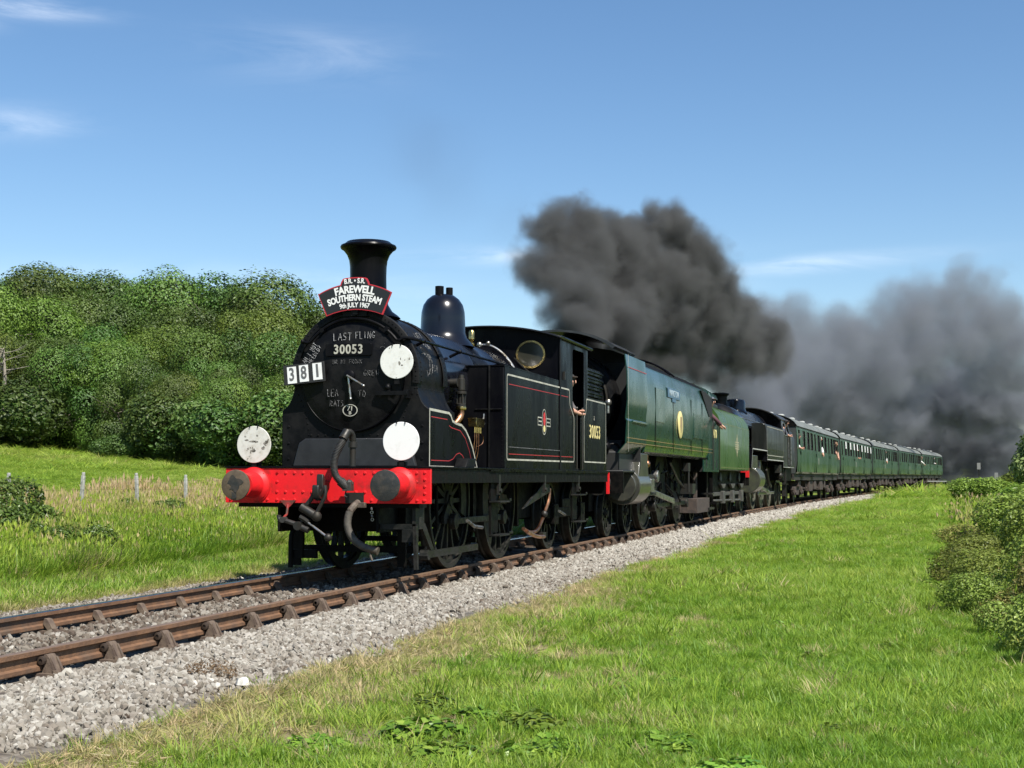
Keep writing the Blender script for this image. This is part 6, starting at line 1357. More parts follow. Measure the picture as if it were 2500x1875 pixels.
# understorey bushes on the wood's edge, leaving the hollow dark
shrub_leaf = leaf_mat('shrub_leaves', (.022, .052, .010), (.052, .10, .016), (.11, .165, .035), trans=.18)
SH = [crown_mesh(60+k, [(random.uniform(-1, 1)*.9, random.uniform(-1, 1)*.9, .6+random.random()*1.0, random.uniform(.5, .9)) for _ in range(8)], 230, .105, shrub_leaf, name='shrub') for k in range(3)]
for i, (px, yy, Y, sc_, lab) in enumerate([(395, 1075, 44, .9, 'bush at the foot of the ivy clad trunk'), (380, 1040, 45, 1.6, 'pale green bush right of the ivy clad trunk'), (440, 1030, 46, 1.7, 'rounded bush at the field edge mid wood'), (500, 1060, 45, 1.3, 'bush at the field edge left of the chipped disc'),
        (555, 1060, 44, 1.6, 'bush just behind the chipped disc'), (620, 1060, 43, 1.7, 'bush between the chipped disc and the engine'), (690, 1080, 42, 1.6, 'bush behind the engine front corner'), (-10, 1045, 44, 1.3, 'bush where the field edge leaves the photo'), (-40, 1010, 44, 1.9, 'bush in the corner of the pasture'), (275, 1080, 43, .7, 'low bright bush at the lip of the dark hollow')]):
    o = cam.matrix_world.to_3x3()@Vector(((px-1250)/3488.04, -(yy-937.5)/3488.04, -1)); t_ = (Y-CAMP.y)/o.y; P_ = CAMP+o*t_
    g0 = float(gz(np.array([P_.y]), np.array([P_.x-(P_.y-S0)**2/(2*RAD)]))[0])
    q = bpy.data.objects.new('bush', SH[i % 3]); C.objects.link(q); q.location = (P_.x, P_.y, g0-.2); q.scale = (sc_*1.2, sc_*1.2, sc_); q.rotation_euler = (0, 0, i*1.3); tag(q, lab, 'bush', 'bushes along the edge of the wood')
# ivy trunk and bare branches
IV = thing('ivy_clad_trunk', 'pale upright trunk wrapped in ivy at the edge of the wood', 'tree', (-27.5, 44.5, float(gz(np.array([44.5]), np.array([-28.2]))[0]))); IV.scale = (.75, .75, .62)
b = MB(); b.tube([(0, 0, -.3), (.1, 0, 1.5), (0, .1, 3), (-.1, 0, 4.2)], [.16, .09], n=8); b.tube([(0, 0, 2.2), (-.5, 0, 3.4)], [.07, .04], n=6); b.build('trunk', palebark, IV)
im = crown_mesh(77, [(0, 0, .3, .32), (.05, 0, .8, .28), (.08, 0, 1.3, .26), (.05, 0, 1.8, .25)], 260, .11, leaf_mat('ivy_leaves', (.05, .10, .015), (.10, .17, .03), (.16, .24, .05)), name='ivy'); io = bpy.data.objects.new('ivy', im); C.objects.link(io); io.parent = IV
DB = thing('dead_tree', 'bare pale branches showing among the leaves at the far left', 'tree', (-35.9, 45.4, 4.0)); DB.scale = (.55, .55, .55); b = MB(); r_ = np.random.default_rng(5)
b.tube([(0, 0, 0), (.3, 0, 3), (0, 0, 6.2)], [.2, .08], n=8, smooth=1)
for k in range(22):
    z0 = r_.uniform(3.6, 6.2); a = r_.uniform(-1.2, 4.3); l = r_.uniform(1.2, 2.9); m_ = Vector((math.cos(a)*l*.5, math.sin(a)*l*.5-.3, z0+r_.uniform(-.2, .5))); e = Vector((math.cos(a)*l, math.sin(a)*l-.6, z0+r_.uniform(-.3, 1.1)))
    b.tube([(0, 0, z0), m_, e], [.06, .015], n=5, smooth=1); b.tube([m_, e+Vector((r_.normal(0, .4), 0, r_.normal(0, .5)))], [.03, .01], n=4)
b.build('branches', palebark, DB)

# brambles and fence on the left bank
bram = leaf_mat('bramble_leaves', (.03, .06, .010), (.07, .12, .018), (.15, .21, .045), rough=.4)
BR = [crown_mesh(80+k, [(random.uniform(-.7, .7), random.uniform(-.6, .6), random.uniform(.05, .5), random.uniform(.25, .45)) for _ in range(9)], 900, .062, bram, name='bramble') for k in range(3)]
for i, (s_, v_, sc_, lab) in enumerate([(4.85, -7.9, 1.1, 'tall dark bramble thicket at the left photo edge'), (4.0, -6.6, 1.0, 'bramble clump leaning out of the left photo edge'), (6.3, -7.3, .5, 'bramble clump just right of the left edge thicket'), (9.3, -7.3, .65, 'bramble patch under the second fence post'), (11.0, -6.8, .55, 'bramble patch midway along the left bank'),
        (14.0, -6.5, .8, 'dark bramble patch left of the hanging coupling'), (12.6, -5.9, .45, 'small bramble patch low on the bank'), (16.0, -6.1, .75, 'bramble patch showing behind the engine guard iron'), (3.7, -5.7, .75, 'small leafy patch low on the bank at the left')]):
    q = bpy.data.objects.new('bramble_bush', BR[i % 3]); C.objects.link(q); q.location = tr(s_, v_, float(gz(np.array([s_]), np.array([v_]))[0])-.05); q.scale = (sc_, sc_, sc_*.95); q.rotation_euler = (0, 0, i*2.1); tag(q, lab, 'bush', 'bramble bushes on the left bank')
FN = thing('wire_fence', 'post and wire fence half buried in dry grass on the left', 'fence', tr(10, -8))
posts = [5.6, 7.77, 9.76, 11.66, 15.65, 18.5]
for i, q in enumerate(posts):
    z0 = float(gz(np.array([q]), np.array([-8.0]))[0]); b = MB(); b.box(-.03, .03, -.03, .03, 0, .80); b.box(-.024, .024, -.024, .024, .80, .86)
    o = b.build('fence_post', concrete, FN, .008); o.location = tr(q, -8, z0)-FN.location; o.rotation_euler = (.03*(-1)**i, .04*(-1)**(i//2), 0)
b = MB(FN.location)
for z in (.35, .55, .74): b.tube([tr(q, -7.94, float(gz(np.array([q]), np.array([-8.0]))[0])+z) for q in posts], .002, n=4)
b.build('wire', greysteel, FN)

# right hedge
hedge = leaf_mat('hedge_leaves', (.075, .115, .015), (.165, .22, .034), (.29, .33, .08), rough=.45)
hedge2 = leaf_mat('hedge_leaves_brown', (.085, .10, .022), (.19, .20, .042), (.33, .30, .10), rough=.55)
hedge3 = leaf_mat('fresh_green_leaves', (.07, .13, .014), (.15, .24, .03), (.24, .32, .06), rough=.45)
HB_ = []
for k, (m_, sz) in enumerate(((hedge, .055), (hedge, .06), (hedge2, .055), (hedge3, .07))):
    HB_.append(crown_mesh(90+k, [(random.uniform(-.8, .8), random.uniform(-.8, .8), random.uniform(.1, .75), random.uniform(.22, .48)) for _ in range(16)], 1300, sz*.82, m_, name='hedge_bush', flat=.4))
hb = []
def hbush(s_, v_, sc_, hz, k, lab):
    q = bpy.data.objects.new('hedge_bush', HB_[k]); C.objects.link(q); q.location = tr(s_, v_, float(gz(np.array([s_]), np.array([v_]))[0])-.1); q.scale = (sc_, sc_, hz); q.rotation_euler = (0, 0, len(hb)*1.9); hb.append(q); tag(q, lab, 'bush', 'bushes of the right hand hedge')
for (s_, v_, sc_, hz, k, lab) in [
 (-2.6, 8.15, .72, .70, 0, 'nearest hedge bush, dark where the hedge meets the photo edge'), (-1.3, 7.85, .55, .50, 0, 'low hedge bush edging the grass beside the nearest one'), (-.2, 8.15, .85, .85, 2, 'rusty leaved bush near the front of the hedge'),
 (1.0, 7.65, .6, .50, 0, 'small olive bush hugging the grass before the rusty one'), (2.0, 8.5, 1.0, .95, 0, 'taller olive bush behind the rusty leaved one'), (3.4, 7.65, .72, .55, 1, 'low olive bush where the verge narrows'), (4.2, 9.1, 1.15, 1.15, 0, 'tall bush touching the photo edge at the front of the hedge'),
 (5.6, 7.7, .8, .62, 0, 'front bush in the middle of the hedge'), (6.6, 9.0, 1.15, 1.05, 1, 'tall olive bush behind the middle front one'), (8.0, 7.7, .8, .58, 1, 'front bush just past the middle of the hedge'), (9.2, 9.2, 1.25, 1.05, 2, 'brown-tinged tall bush past the middle of the hedge'),
 (10.6, 7.9, .85, .52, 0, 'bush beside the dark notch in the hedge front'), (12.3, 9.3, 1.35, 1.0, 1, 'broad olive bush beyond the brown-tinged one'), (13.6, 8.1, .95, .50, 2, 'low rusty bush at the far part of the hedge front'), (15.5, 9.7, 1.5, .98, 1, 'olive bush toward the far end of the hedge'), (17.5, 8.5, 1.1, .50, 2, 'straw brown bush toward the far end of the hedge'),
 (19.5, 10.2, 1.7, .95, 3, 'fresh green bush toward the far end of the hedge'), (22, 9.0, 1.3, .55, 2, 'brown bush where the hedge turns green'), (25, 11.0, 2.0, 1.0, 3, 'wide yellow-green bush near the far right'), (29, 9.8, 1.7, .62, 3, 'low yellow-green bush closing the verge'), (34, 12, 2.5, 1.0, 3, 'yellow-green bush beyond the wide one'), (42, 12.5, 2.8, 1.05, 3, 'yellow-green bush under the lone tree')]: hbush(s_, v_+(-.12 if s_ < 1.5 else .08 if s_ < 6 else .34 if s_ < 16 else .1), sc_*1.15, hz*1.08, k, lab)
for i, (s_, v_, sc_, hz, lab) in enumerate([(62, 9.9, 2.4, 1.25, 'bright green bush right of the white railing'), (66, 12.2, 3.0, 1.5, 'largest bright bush below the distant signs'), (70, 15, 3.0, 1.4, 'green bush between the distant bushes and the lone tree'), (58, 16, 3.0, 1.3, 'dark edged bush under the lone tree'), (84, 10.6, 2.4, 1.2, 'small bush directly behind the white railing')]): hbush(s_, v_, sc_, hz, 3, lab)
A = grass_set([(-3, 14, 7.35, 8.6, 45, .22, .5, .55), (-4, 14, 7.6, 9.5, 26, .25, .6, .6), (14, 45, 7.8, 13, 16, .35, .8, 1.1)], None); s_, v_, h_, w_ = A; n = len(s_)
tint = np.clip(rng.normal(.55, .2, n), .2, 1); R_ = np.stack([rng.normal(0, .2, n), rng.normal(0, .2, n), rng.uniform(0, 6.28, n)], -1)
scatter2('hedge_grass', 'tall grasses growing up through the right hand hedge', TG, trn(s_, v_, gz(s_, v_)), R_, np.stack([h_*w_, h_*w_, h_], -1), tint, rng.integers(0, 4, n))
A = grass_set([(-11, 6, 1.75, 3.6, 260, .06, .14, 1.6)], None, lambda s, v: rng.random(len(s)) < np.clip(1.1-np.abs(v-edge_r(s)-.35)/.75, 0, 1)); s_, v_, h_, w_ = A; n = len(s_)
tint = np.clip(rng.normal(.9, .1, n), .5, 1); R_ = np.stack([rng.uniform(-1.7, 1.7, n), rng.uniform(-1.7, 1.7, n), rng.uniform(0, 6.28, n)], -1)
scatter2('dry_grass_litter', 'matted dead grass stems lying along the ballast edge', G, trn(s_, v_, gz(s_, v_)+.015), R_, np.stack([h_*.9, h_*.9, h_], -1), tint, rng.integers(5, 8, n))
# trees standing on the right outside the photo: the glossy engine sides mirror them
for i, (x_, y_, sc_, lab) in enumerate([(17.5, 40, .85, 'nearest lineside tree right of the line, outside the photo'), (20, 54, .95, 'second lineside tree right of the line, outside the photo'), (21, 68, .9, 'third lineside tree right of the line, outside the photo'), (24, 84, 1.25, 'fourth lineside tree right of the line, outside the photo'), (26, 101, 1.15, 'fifth lineside tree right of the line, outside the photo'), (29, 118, 1.25, 'sixth lineside tree right of the line, outside the photo'), (22.8, 140, .95, 'seventh lineside tree right of the line, outside the photo'), (26.3, 168, .95, 'eighth lineside tree right of the line, outside the photo'), (30.2, 198, 1.05, 'ninth lineside tree right of the line, outside the photo'), (35, 236, 1.2, 'farthest lineside tree right of the line, outside the photo')]):
    e = thing('broadleaf_tree', lab, 'tree', (x_, y_, -.5), i*1.1, 'lineside trees on the right'); e.scale = (sc_,)*3
    for nm, me in (('trunk', TRK[i % 2]), ('crown', CR[i % 6])):
        c_ = bpy.data.objects.new(nm, me); C.objects.link(c_); c_.parent = e
# lone tree at right edge
lone = leaf_mat('lone_tree_leaves', (.05, .08, .02), (.12, .16, .045), (.24, .28, .10))
LT = thing('round_headed_tree', 'round small tree cut off by the right photo edge', 'tree', (13.3, 62, -.1)); LT.scale = (1.15, 1.15, 1.3)
lm = crown_mesh(120, [(random.uniform(-.95, .95), random.uniform(-.9, .9), random.uniform(1.3, 3.0), random.uniform(.6, .95)) for _ in range(16)], 110, .19, lone); lo_ = bpy.data.objects.new('crown', lm); C.objects.link(lo_); lo_.parent = LT
b = MB(); b.tube([(0, 0, -.3), (0, .05, 1.2), (.1, 0, 2.4)], [.14, .06], n=8); b.build('trunk', bark, LT)
# distant wood closing the view behind the smoke
A_ = []
rr = np.random.default_rng(9)
for k in range(230):
    s_ = rr.uniform(300, 420); v_ = rr.uniform(-170, 150); A_.append((s_, v_, rr.uniform(4, 7)))
for k in range(110): A_.append((rr.uniform(260, 420), rr.uniform(120, 260), rr.uniform(3, 4.5)))
A_ = np.array(A_); n = len(A_)
P = trn(A_[:, 0], A_[:, 1], gz(A_[:, 0], A_[:, 1]))
far_leaf = instancer_tint_mat('distant_leaves', [(0, (.05, .09, .025)), (1, (.11, .16, .045))], .8, trans=.2)
fm = [crown_mesh(130+k, tree_lobes(40+k, 1.0, 1.9, .1), 30, .22, far_leaf) for k in range(3)]
scatter2('distant_treeline', 'far wooded horizon behind the smoke', fm, P, np.stack([np.zeros(n), np.zeros(n), rr.uniform(0, 6.28, n)], -1), np.stack([A_[:, 2]]*3, -1), rr.random(n), rr.integers(0, 3, n))
# white railing and lineside signs
RL = thing('white_railing', 'small white-topped railing beside the ballast near the last coaches', 'railing', tr(99, 4.2, -.3), -heading(99))
b = MB(); 
for z in (1.05, .05): b.box(-.04, 1.35, -.03, .03, z, z+.06)
b.build('rail_bar', M('weathered_white', (.38, .38, .36), .7), RL)
b = MB()
for x in (0, .5, 1.28): b.box(x-.035, x+.035, .04, .11, -.4, 1.06)
b.build('post', under, RL)
def sign(s_, v_, z0, h, lab, kind):
    o = thing('lineside_sign', lab, 'sign', tr(s_, v_, z0), -heading(s_))
    MB().box(-.05, .05, .02, .1, -.3, h).build('post', greysteel, o); b = MB()
    if kind: b.lathe((0, 0, h), 'y', [(0, -.02), (.36, -.02), (.36, .02), (0, .02)], 24)
    else: b.box(-.2, .2, -.02, .02, h-.4, h+.4)
    b.build('board', MATS['dirty_sign'] if 'dirty_sign' in MATS else M('dirty_sign', (.22, .22, .21), .7), o)
    if kind: MB().box(-.03, .03, -.03, -.021, h-.3, h+.3).build('lettering', under, o)
sign(120, 14.4, 0, 1.75, 'round pale sign by the lone tree', 1); sign(170, 3.0, 0, 2.4, 'tall pale sign just past the last coach', 0); sign(168, 5.2, 0, 1.2, 'low pale sign past the last coach', 0)

# leafy weeds in the verge
weedm = leaf_mat('weed_leaves', (.05, .12, .012), (.12, .22, .022), (.28, .38, .06), rough=.4)
def weed_mesh(seed, nst=30):
    r_ = np.random.default_rng(seed); V_, F_, Lf = [], [], []
    for i in range(nst):
        a = r_.uniform(0, 6.28); l = r_.uniform(.07, .17); ex_ = math.cos(a); ey_ = math.sin(a); lift = r_.uniform(.2, .9); lv = np.clip(r_.normal(.4, .3), 0, 1)
        for side_ in (-1, 0, 1):
            aa = a+side_*.75; c0 = np.array([ex_*l*.45, ey_*l*.45, l*lift*.6]); d = np.array([math.cos(aa), math.sin(aa), .15]); sd_ = np.array([-math.sin(aa), math.cos(aa), 0]); L2 = l*(.75 if side_ == 0 else .55); j = len(V_)
            outline = [(0, 0)]+[(t_, w) for t_, w in ((.2, .20), (.3, .14), (.5, .24), (.6, .15), (.8, .14), (1, 0), (.8, -.14), (.6, -.15), (.5, -.24), (.3, -.14), (.2, -.20))]
            for t_, w in outline: V_.append(c0+d*L2*t_+sd_*w*L2+np.array([0, 0, abs(w)*L2*.4-.25*t_*t_*L2]))
            Lf += [lv]*12; F_.append(tuple(range(j, j+12)))
    return np_mesh('weed', V_, F_, weedm, Lf)
WLAB = ['dark weed clump nearest the dry strip, left of the bottom centre', 'weed beside the nearest clump, a little toward the camera', 'small weed behind the nearest clump toward the rails', 'large weed near the bottom edge left of centre', 'large weed in the row right of the left clumps', 'lone small weed upslope of the clump row', 'weed at the bottom edge below centre', 'weed touching the bottom edge left of centre', 'small weed out on the lawn beyond the clump row', 'small weed beside the lone one on the lawn', 'weed near the bottom edge right of centre', 'rightmost weed at the bottom edge', 'small weed in mid lawn', 'weed in mid lawn toward the hedge', 'weed in mid lawn nearer the rails', 'larger weed in the upper lawn near the hedge', 'weed in the upper lawn nearer the ballast', 'small weed right of the bottom centre', 'weed at the bottom edge beside the dry grass', 'large weed in the upper lawn close to the hedge', 'weed in the far lawn level with the engine cab', 'small weed rooted in the dry strip']
WM = [crown_mesh(300+k, [(random.uniform(-.16, .16), random.uniform(-.14, .14), random.uniform(-.02, .05), random.uniform(.06, .11)) for _ in range(7)], 2300, .052, weedm, aspect=.72, shell=(.5, 1.15), flat=.9, name='weed') for k in range(4)]
wl = [(-6.6, 3.55, 1.1), (-6.9, 3.9, 1.0), (-6.2, 3.3, .8), (-7.4, 3.7, 1.15), (-7.1, 4.35, 1.1), (-6.0, 4.1, .75), (-7.9, 4.5, 1.1), (-8.0, 3.95, .9), (-5.2, 4.4, .7), (-5.0, 4.8, .7), (-7.6, 5.1, 1.0), (-8.2, 5.4, .9), (-3.0, 5.6, .7), (-2.2, 6.2, .8), (-.5, 5.2, .8), (1.5, 5.9, .9), (3, 4.6, .8), (-6.8, 5.9, .8), (-7.9, 3.3, .9), (5.0, 6.6, 1.1), (8.2, 5.2, 1.1), (-7.2, 2.9, .6)]
SP = ['on the verge near the bottom edge', 'beside the dry strip', 'out on the open lawn', 'toward the hedge']
for i, (s_, v_, sc_) in enumerate(wl):
    q = bpy.data.objects.new('leafy_weed', WM[i % 4]); C.objects.link(q); q.location = tr(s_, v_, float(gz(np.array([s_]), np.array([v_]))[0])+.005); q.scale = (sc_, sc_, sc_*.75); q.rotation_euler = (0, 0, i*1.7)
    tag(q, 'toothed-leaf '+WLAB[i], 'weed', 'toothed-leaf weeds in the verge')
BP = thing('broad_leaf_plant', 'broad yellow-green leaves poking up at the bottom right corner', 'plant', (8.35, -8.15, -.36))
bl = leaf_mat('broad_leaf', (.16, .22, .02), (.26, .32, .04), (.34, .38, .08), rough=.4)
for k, (a, l, lift) in enumerate([(2.6, .26, .25), (.7, .22, .34), (3.7, .2, .15), (-.6, .2, .2)]):
    b = MB(); d = Vector((math.cos(a), math.sin(a), 0)); e = Vector((-math.sin(a), math.cos(a), 0)); n_ = 7; V_ = []
    for j in range(n_):
        t_ = j/(n_-1); w_ = .42*l*math.sin(PI*min(1, t_*.93+.07))**.8; c0 = d*l*t_+Vector((0, 0, lift*(.5+t_*.7)-.35*l*t_*t_)); V_ += [c0-e*w_+Vector((0, 0, .03)), c0, c0+e*w_+Vector((0, 0, .03))]
    b.add(V_, [(3*j+q, 3*j+q+1, 3*j+q+4, 3*j+q+3) for j in range(n_-1) for q in (0, 1)]); b.build('leaf', bl, BP)
    MB().tube([(0, 0, -.02), tuple(Vector((0, 0, lift*.5)))], .006, n=5).build('stalk', bl, BP)
# dead plants on the ballast, the pale leaf near the lens side
dm_ = leaf_mat('dead_plant_leaves', (.10, .06, .03), (.17, .11, .06), (.26, .19, .11), rough=.8)
for i, (s_, v_, sc_, lab) in enumerate([(-6.15, 1.72, .8, 'dried brown plant lying on the ballast'), (-7.35, 2.6, .8, 'withered clump where ballast meets the dry grass'), (-3.9, -3.05, .9, 'dry brown clump beyond the far rail')]):
    me = crown_mesh(150+i, [(0, 0, .03, .12), (.12, .03, .03, .09), (-.1, -.05, .03, .08)], 2600, .03, dm_, aspect=.3, name='dead_plant'); q = bpy.data.objects.new('dead_plant', me); C.objects.link(q); q.location = tr(s_, v_, float(bz(np.array([s_]), np.array([v_]))[0])+.02); q.scale = (sc_*1.2, sc_, sc_); tag(q, lab, 'plant')

# ================================================================== smoke
def smoke_volume(name, label, blobs, lo, hi, vox, K, nscale, amp, col, warp, off=0.0, aniso=0.0, ksharp=3.2, thin=None):
    me = bpy.data.meshes.new(name); me.from_pydata([lo, hi], [], []); o = bpy.data.objects.new(name, me); C.objects.link(o)
    g = bpy.data.node_groups.new(name, 'GeometryNodeTree'); g.interface.new_socket('Geometry', in_out='INPUT', socket_type='NodeSocketGeometry'); g.interface.new_socket('Geometry', in_out='OUTPUT', socket_type='NodeSocketGeometry')
    N = g.nodes.new; L = g.links.new; gi = N('NodeGroupInput'); go = N('NodeGroupOutput'); vc = N('GeometryNodeVolumeCube'); po = N('GeometryNodeInputPosition')
    def ns(scale, w, vec, det=2):
        n = N('ShaderNodeTexNoise'); n.noise_dimensions = '3D'; n.inputs['Scale'].default_value = scale; n.inputs['Detail'].default_value = det; n.inputs['Roughness'].default_value = .5; L(vec, n.inputs['Vector'])
        s = N('ShaderNodeVectorMath'); s.operation = 'SUBTRACT'; s.inputs[1].default_value = (.5, .5, .5); L(n.outputs['Color'], s.inputs[0])
        m = N('ShaderNodeVectorMath'); m.operation = 'SCALE'; m.inputs['Scale'].default_value = w; L(s.outputs[0], m.inputs[0]); return m.outputs[0]
    pos = po.outputs[0]
    for sc_, w in warp:
        a = N('ShaderNodeVectorMath'); a.operation = 'ADD'; L(pos, a.inputs[0]); L(ns(sc_, w, pos), a.inputs[1]); pos = a.outputs[0]
    cur = None
    for (x, y, z, r) in blobs:
        d = N('ShaderNodeVectorMath'); d.operation = 'DISTANCE'; L(pos, d.inputs[0]); d.inputs[1].default_value = (x, y, z)
        m = N('ShaderNodeMath'); m.operation = 'MULTIPLY_ADD'; L(d.outputs['Value'], m.inputs[0]); m.inputs[1].default_value = -1/r; m.inputs[2].default_value = 1
        if cur is None: cur = m.outputs[0]
        else:
            k = N('ShaderNodeMath'); k.operation = 'SMOOTH_MAX'; L(cur, k.inputs[0]); L(m.outputs[0], k.inputs[1]); k.inputs[2].default_value = .12; cur = k.outputs[0]
    mm = N('ShaderNodeMath'); mm.operation = 'ADD'; mm.inputs[1].default_value = .6; L(cur, mm.inputs[0])
    cl = N('ShaderNodeClamp'); L(mm.outputs[0], cl.inputs[0]); cl.inputs['Max'].default_value = 1.6
    L(cl.outputs[0], vc.inputs['Density']); vc.inputs['Min'].default_value = lo; vc.inputs['Max'].default_value = hi
    for ax, nm in enumerate(('Resolution X', 'Resolution Y', 'Resolution Z')): vc.inputs[nm].default_value = max(8, int((hi[ax]-lo[ax])/vox))
    sm = N('GeometryNodeSetMaterial'); m = bpy.data.materials.new(name+'_volume'); sm.inputs['Material'].default_value = m; L(vc.outputs[0], sm.inputs[0]); L(sm.outputs[0], go.inputs[0])
    me.materials.append(m)
    m.use_nodes = True; t = m.node_tree; t.nodes.clear(); ou = t.nodes.new('ShaderNodeOutputMaterial'); pv = t.nodes.new('ShaderNodeVolumePrincipled'); t.links.new(pv.outputs[0], ou.inputs['Volume'])
    pv.inputs['Color'].default_value = (*col, 1); pv.inputs['Anisotropy'].default_value = aniso; pv.inputs['Density Attribute'].default_value = ''
    at = t.nodes.new('ShaderNodeAttribute'); at.attribute_name = 'density'; tcn = t.nodes.new('ShaderNodeTexCoord')
    def mt_(op, a, b_=None, c_=None, clamp=False):
        n = t.nodes.new('ShaderNodeMath'); n.operation = op; n.use_clamp = clamp
        for i, q in enumerate((a, b_, c_)):
            if q is None: continue
            if isinstance(q, (int, float)): n.inputs[i].default_value = q
            else: t.links.new(q, n.inputs[i])
        return n.outputs[0]
    n1 = t.nodes.new('ShaderNodeTexNoise'); n1.inputs['Scale'].default_value = nscale; n1.inputs['Detail'].default_value = 6; n1.inputs['Roughness'].default_value = .58; n1.inputs['Distortion'].default_value = .4
    t.links.new(tcn.outputs['Object'], n1.inputs['Vector'])
    f = mt_('SUBTRACT', at.outputs['Fac'], .6+off); f = mt_('ADD', f, mt_('MULTIPLY', mt_('SUBTRACT', n1.outputs['Fac'], .5), amp))
    f = mt_('MULTIPLY', f, ksharp, clamp=True); f = mt_('MULTIPLY', f, f); f = mt_('MULTIPLY', f, K)
    if thin:   # exhaust thins as it climbs
        sx_ = t.nodes.new('ShaderNodeSeparateXYZ'); t.links.new(tcn.outputs['Object'], sx_.inputs[0]); zr = t.nodes.new('ShaderNodeMapRange'); zr.inputs['From Min'].default_value = thin[0]; zr.inputs['From Max'].default_value = thin[1]; zr.inputs['To Min'].default_value = 1; zr.inputs['To Max'].default_value = thin[2]; t.links.new(sx_.outputs[thin[3]], zr.inputs['Value']); f = mt_('MULTIPLY', f, zr.outputs[0])
    inside = mt_('GREATER_THAN', at.outputs['Fac'], .02); f = mt_('MULTIPLY', f, inside)
    t.links.new(f, pv.inputs['Density'])
    md = o.modifiers.new('smoke', 'NODES'); md.node_group = g; o['kind'] = 'stuff'; o['label'] = label
    return o
near = [(-1.3, 42.0, 5.5, 0.9), (-0.7, 43.0, 5.1, 0.83), (-1.2, 38.0, 5.5, 0.84), (-0.1, 43.0, 5.6, 1.0), (-1.2, 34.0, 5.6, 0.85), (0, 13.5, 4.2, 0.6), (-0.3, 14.3, 4.9, 0.95), (-0.1, 15, 4.4, 0.75), (0.3, 16, 4.6, 0.85), (0.2, 18, 4.8, 1.0), (-1.5, 20, 4.6, 1.0), (-1.6, 26, 4.9, 1.2), (-1.8, 33, 5.1, 1.4), (-0.4, 14.5, 4.1, 0.35), (-2.0, 24.0, 4.9, 0.8), (-1.0, 22.0, 5.2, 0.87), (-1.9, 28.0, 5.1, 0.88), (-1.5, 30.0, 5.4, 1.05), (-1.6, 36.0, 5.8, 1.18), (-1.3, 40.0, 6.2, 1.27), (0.2, 13.5, 4.1, 0.24), (-0.1, 13.9, 4.4, 0.38), (-0.4, 14.5, 5.0, 0.66), (-0.1, 15.2, 5.3, 0.71), (-1.1, 15.4, 5.6, 0.77), (-1.2, 16.5, 6.8, 0.75), (-0.8, 17.0, 6.3, 1.04), (-0.8, 17.5, 7.0, 0.72), (-0.4, 18.0, 6.7, 0.88), (-0.1, 19.5, 6.9, 0.91), (-0.3, 18.5, 5.7, 1.08), (0.0, 20.0, 6.1, 1.33), (0.3, 20.5, 7.3, 0.78), (0.7, 21.0, 7.6, 0.79), (1.0, 22.0, 7.2, 0.91), (0.8, 22.0, 6.4, 1.18), (1.1, 24.0, 6.5, 1.07), (0.3, 21.0, 5.3, 1.15), (0.9, 24.0, 5.5, 1.3), (1.3, 28.0, 5.9, 1.24), (1.6, 33.0, 5.8, 1.3), (1.4, 30.0, 5.2, 1.16), (1.7, 38.0, 5.8, 1.28), (-0.4, 18.0, 7.2, 0.44), (-1.3, 16.0, 6.8, 0.79), (-1.3, 15.5, 5.9, 0.82), (-0.7, 16.5, 6.9, 0.8), (-0.7, 16.0, 5.9, 1.01), (-0.3, 18.5, 6.5, 1.09), (0.0, 20.0, 7.1, 0.82), (0.5, 21.0, 7.5, 0.84), (0.8, 22.0, 7.4, 0.97), (1.0, 23.0, 6.8, 1.21), (0.3, 21.0, 6.3, 1.37), (-0.2, 18.0, 5.3, 1.07), (-0.3, 14.3, 4.7, 0.65), (0.1, 13.7, 4.2, 0.38), (1.1, 25.0, 6.1, 1.27), (0.2, 23.0, 5.2, 1.16), (1.2, 30.0, 5.9, 1.29), (1.5, 35.0, 5.7, 1.36), (-0.2, 36.0, 6.1, 1.17), (0.0, 42.0, 6.3, 1.22), (-0.9, 24.0, 4.8, 0.51), (-0.9, 27.0, 4.8, 0.61), (-0.7, 30.0, 4.8, 0.68), (-0.5, 32.0, 4.8, 0.75), (-0.2, 34.0, 4.6, 0.73), (-0.1, 38.0, 4.7, 0.76), (-0.2, 32.0, 5.3, 0.81)]
smoke_volume('smoke', 'dense dark grey smoke billowing from the second engine chimney', near, (-10, 11.5, 2.6), (5.5, 46, 10), .19, 4.2, 1.35, 1.5, (.155, .156, .156), [(.5, .7), (1.3, .7)], off=.02, ksharp=2.0, thin=(24, 43, .2, 'Y'))
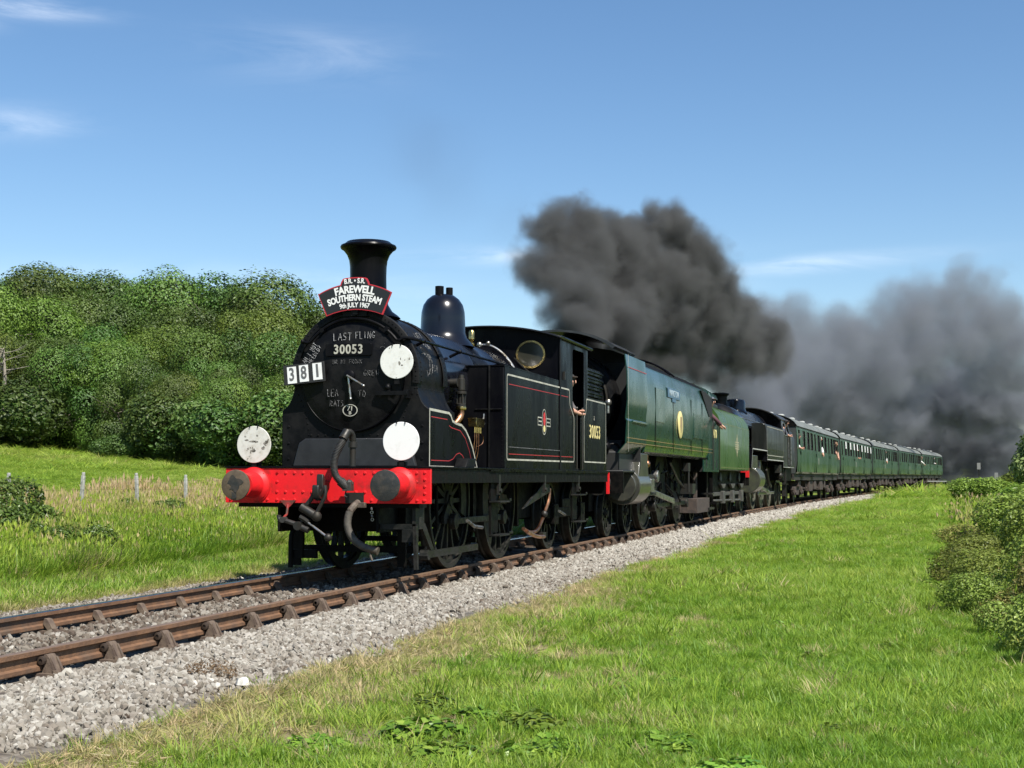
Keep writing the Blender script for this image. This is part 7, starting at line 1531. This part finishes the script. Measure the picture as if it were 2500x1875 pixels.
far = [(-2.4, 48.0, 6.0, 1.36), (-1.0, 45.0, 6.4, 1.38), (-2.4, 60.0, 6.3, 1.72), (-0.9, 58.0, 6.7, 1.77), (-2.8, 80.0, 6.8, 2.16), (-1.0, 75.0, 7.2, 2.04), (-3.9, 110.0, 8.5, 3.19), (-1.8, 110.0, 10.6, 3.18), (-1.3, 120.0, 9.1, 3.42), (0.1, 130.0, 10.9, 3.87), (-4.7, 130.0, 7.2, 3.48), (-2.6, 150.0, 7.1, 4.17), (1.7, 42.0, 6.9, 0.97), (1.2, 40.0, 7.2, 0.71), (2.0, 44.0, 6.1, 1.34), (2.5, 52.0, 7.5, 1.14), (2.2, 62.0, 7.0, 1.52), (3.2, 70.0, 9.9, 1.48), (3.1, 70.0, 8.3, 1.91), (4.6, 80.0, 10.9, 1.99), (4.8, 85.0, 9.2, 2.51), (6.4, 95.0, 13.6, 2.6), (6.7, 100.0, 11.3, 3.51), (8.8, 110.0, 16.0, 2.94), (9.5, 115.0, 13.3, 3.95), (12.3, 130.0, 19.9, 2.8), (13.2, 135.0, 16.8, 4.53), (16.5, 150.0, 19.6, 3.84), (17.6, 155.0, 15.5, 5.56), (19.8, 165.0, 19.3, 3.92), (13.0, 145.0, 23.6, 1.99), (16.5, 155.0, 24.4, 1.86), (-5.3, 200.0, 12.5, 4.84), (-0.7, 205.0, 14.0, 5.84), (4.1, 200.0, 13.6, 5.98), (8.6, 190.0, 13.0, 6.23), (12.8, 185.0, 12.6, 6.32), (16.7, 180.0, 12.3, 6.13), (20.7, 180.0, 11.2, 5.3), (-1.1, 215.0, 8.1, 6.1), (5.1, 210.0, 7.3, 6.23), (11.0, 205.0, 6.6, 6.05), (15.9, 200.0, 6.4, 5.58), (20.1, 195.0, 5.7, 4.85), (-7.0, 190.0, 14.9, 4.05), (12.3, 215.0, 2.4, 3.78), (18.1, 210.0, 2.4, 3.68), (-1.5, 62, 5.0, 2.2), (-2.5, 75, 5.2, 2.8), (-3, 92, 5.5, 3.2), (-1.8, 70.0, 7.6, 2.06), (-3.3, 95.0, 8.0, 2.97), (-1.1, 100.0, 9.9, 2.92), (-3.1, 130.0, 8.9, 4.09), (0.5, 120.0, 11.3, 3.6), (0.1, 150.0, 9.9, 4.85), (3.7, 130.0, 11.6, 4.04), (3.9, 170.0, 9.8, 5.66), (-1.5, 62.0, 5.7, 1.32), (-1.4, 90.0, 10.6, 1.64), (-2.6, 62.0, 8.2, 1.66), (-2.3, 70.0, 8.5, 1.94), (-2.0, 80.0, 9.2, 2.16), (-1.4, 90.0, 9.9, 2.53), (-0.2, 100.0, 10.8, 2.76), (1.3, 110.0, 12.0, 3.16), (3.1, 120.0, 12.8, 3.59), (-3.4, 90.0, 8.6, 2.69), (-2.2, 110.0, 8.9, 3.53), (0.5, 130.0, 10.0, 4.47), (4.7, 140.0, 11.4, 4.96), (-1.6, 68.0, 11.3, 1.3), (-1.3, 75.0, 11.3, 1.54), (-0.7, 85.0, 11.9, 1.84), (0.1, 95.0, 12.6, 2.02), (-1.5, 72.0, 10.0, 1.61), (1.6, 105.0, 13.9, 2.19)]
smoke_volume('smoke', 'thinning blue-grey smoke drifting behind the coaches', far, (-14, 38, .2), (29, 225, 30), .6, .52, .33, 1.7, (.28, .295, .335), [(.12, 2.4), (.4, 2.0)], off=-.16, ksharp=1.9, thin=(8, 24, .25, 'Z'))
smoke_volume('smoke', 'barely visible wisp above the leading chimney', [(-.3, 3.4, 5.6, .9), (0.0, 4.5, 5.3, .8), (-.2, 5.0, 5.9, .9), (.6, 6, 5.0, .7)], (-2.5, 1, 3.9), (2.5, 8.5, 8.2), .2, .055, .9, 1.0, (.12, .12, .16), [(.8, .8)], ksharp=1.8)
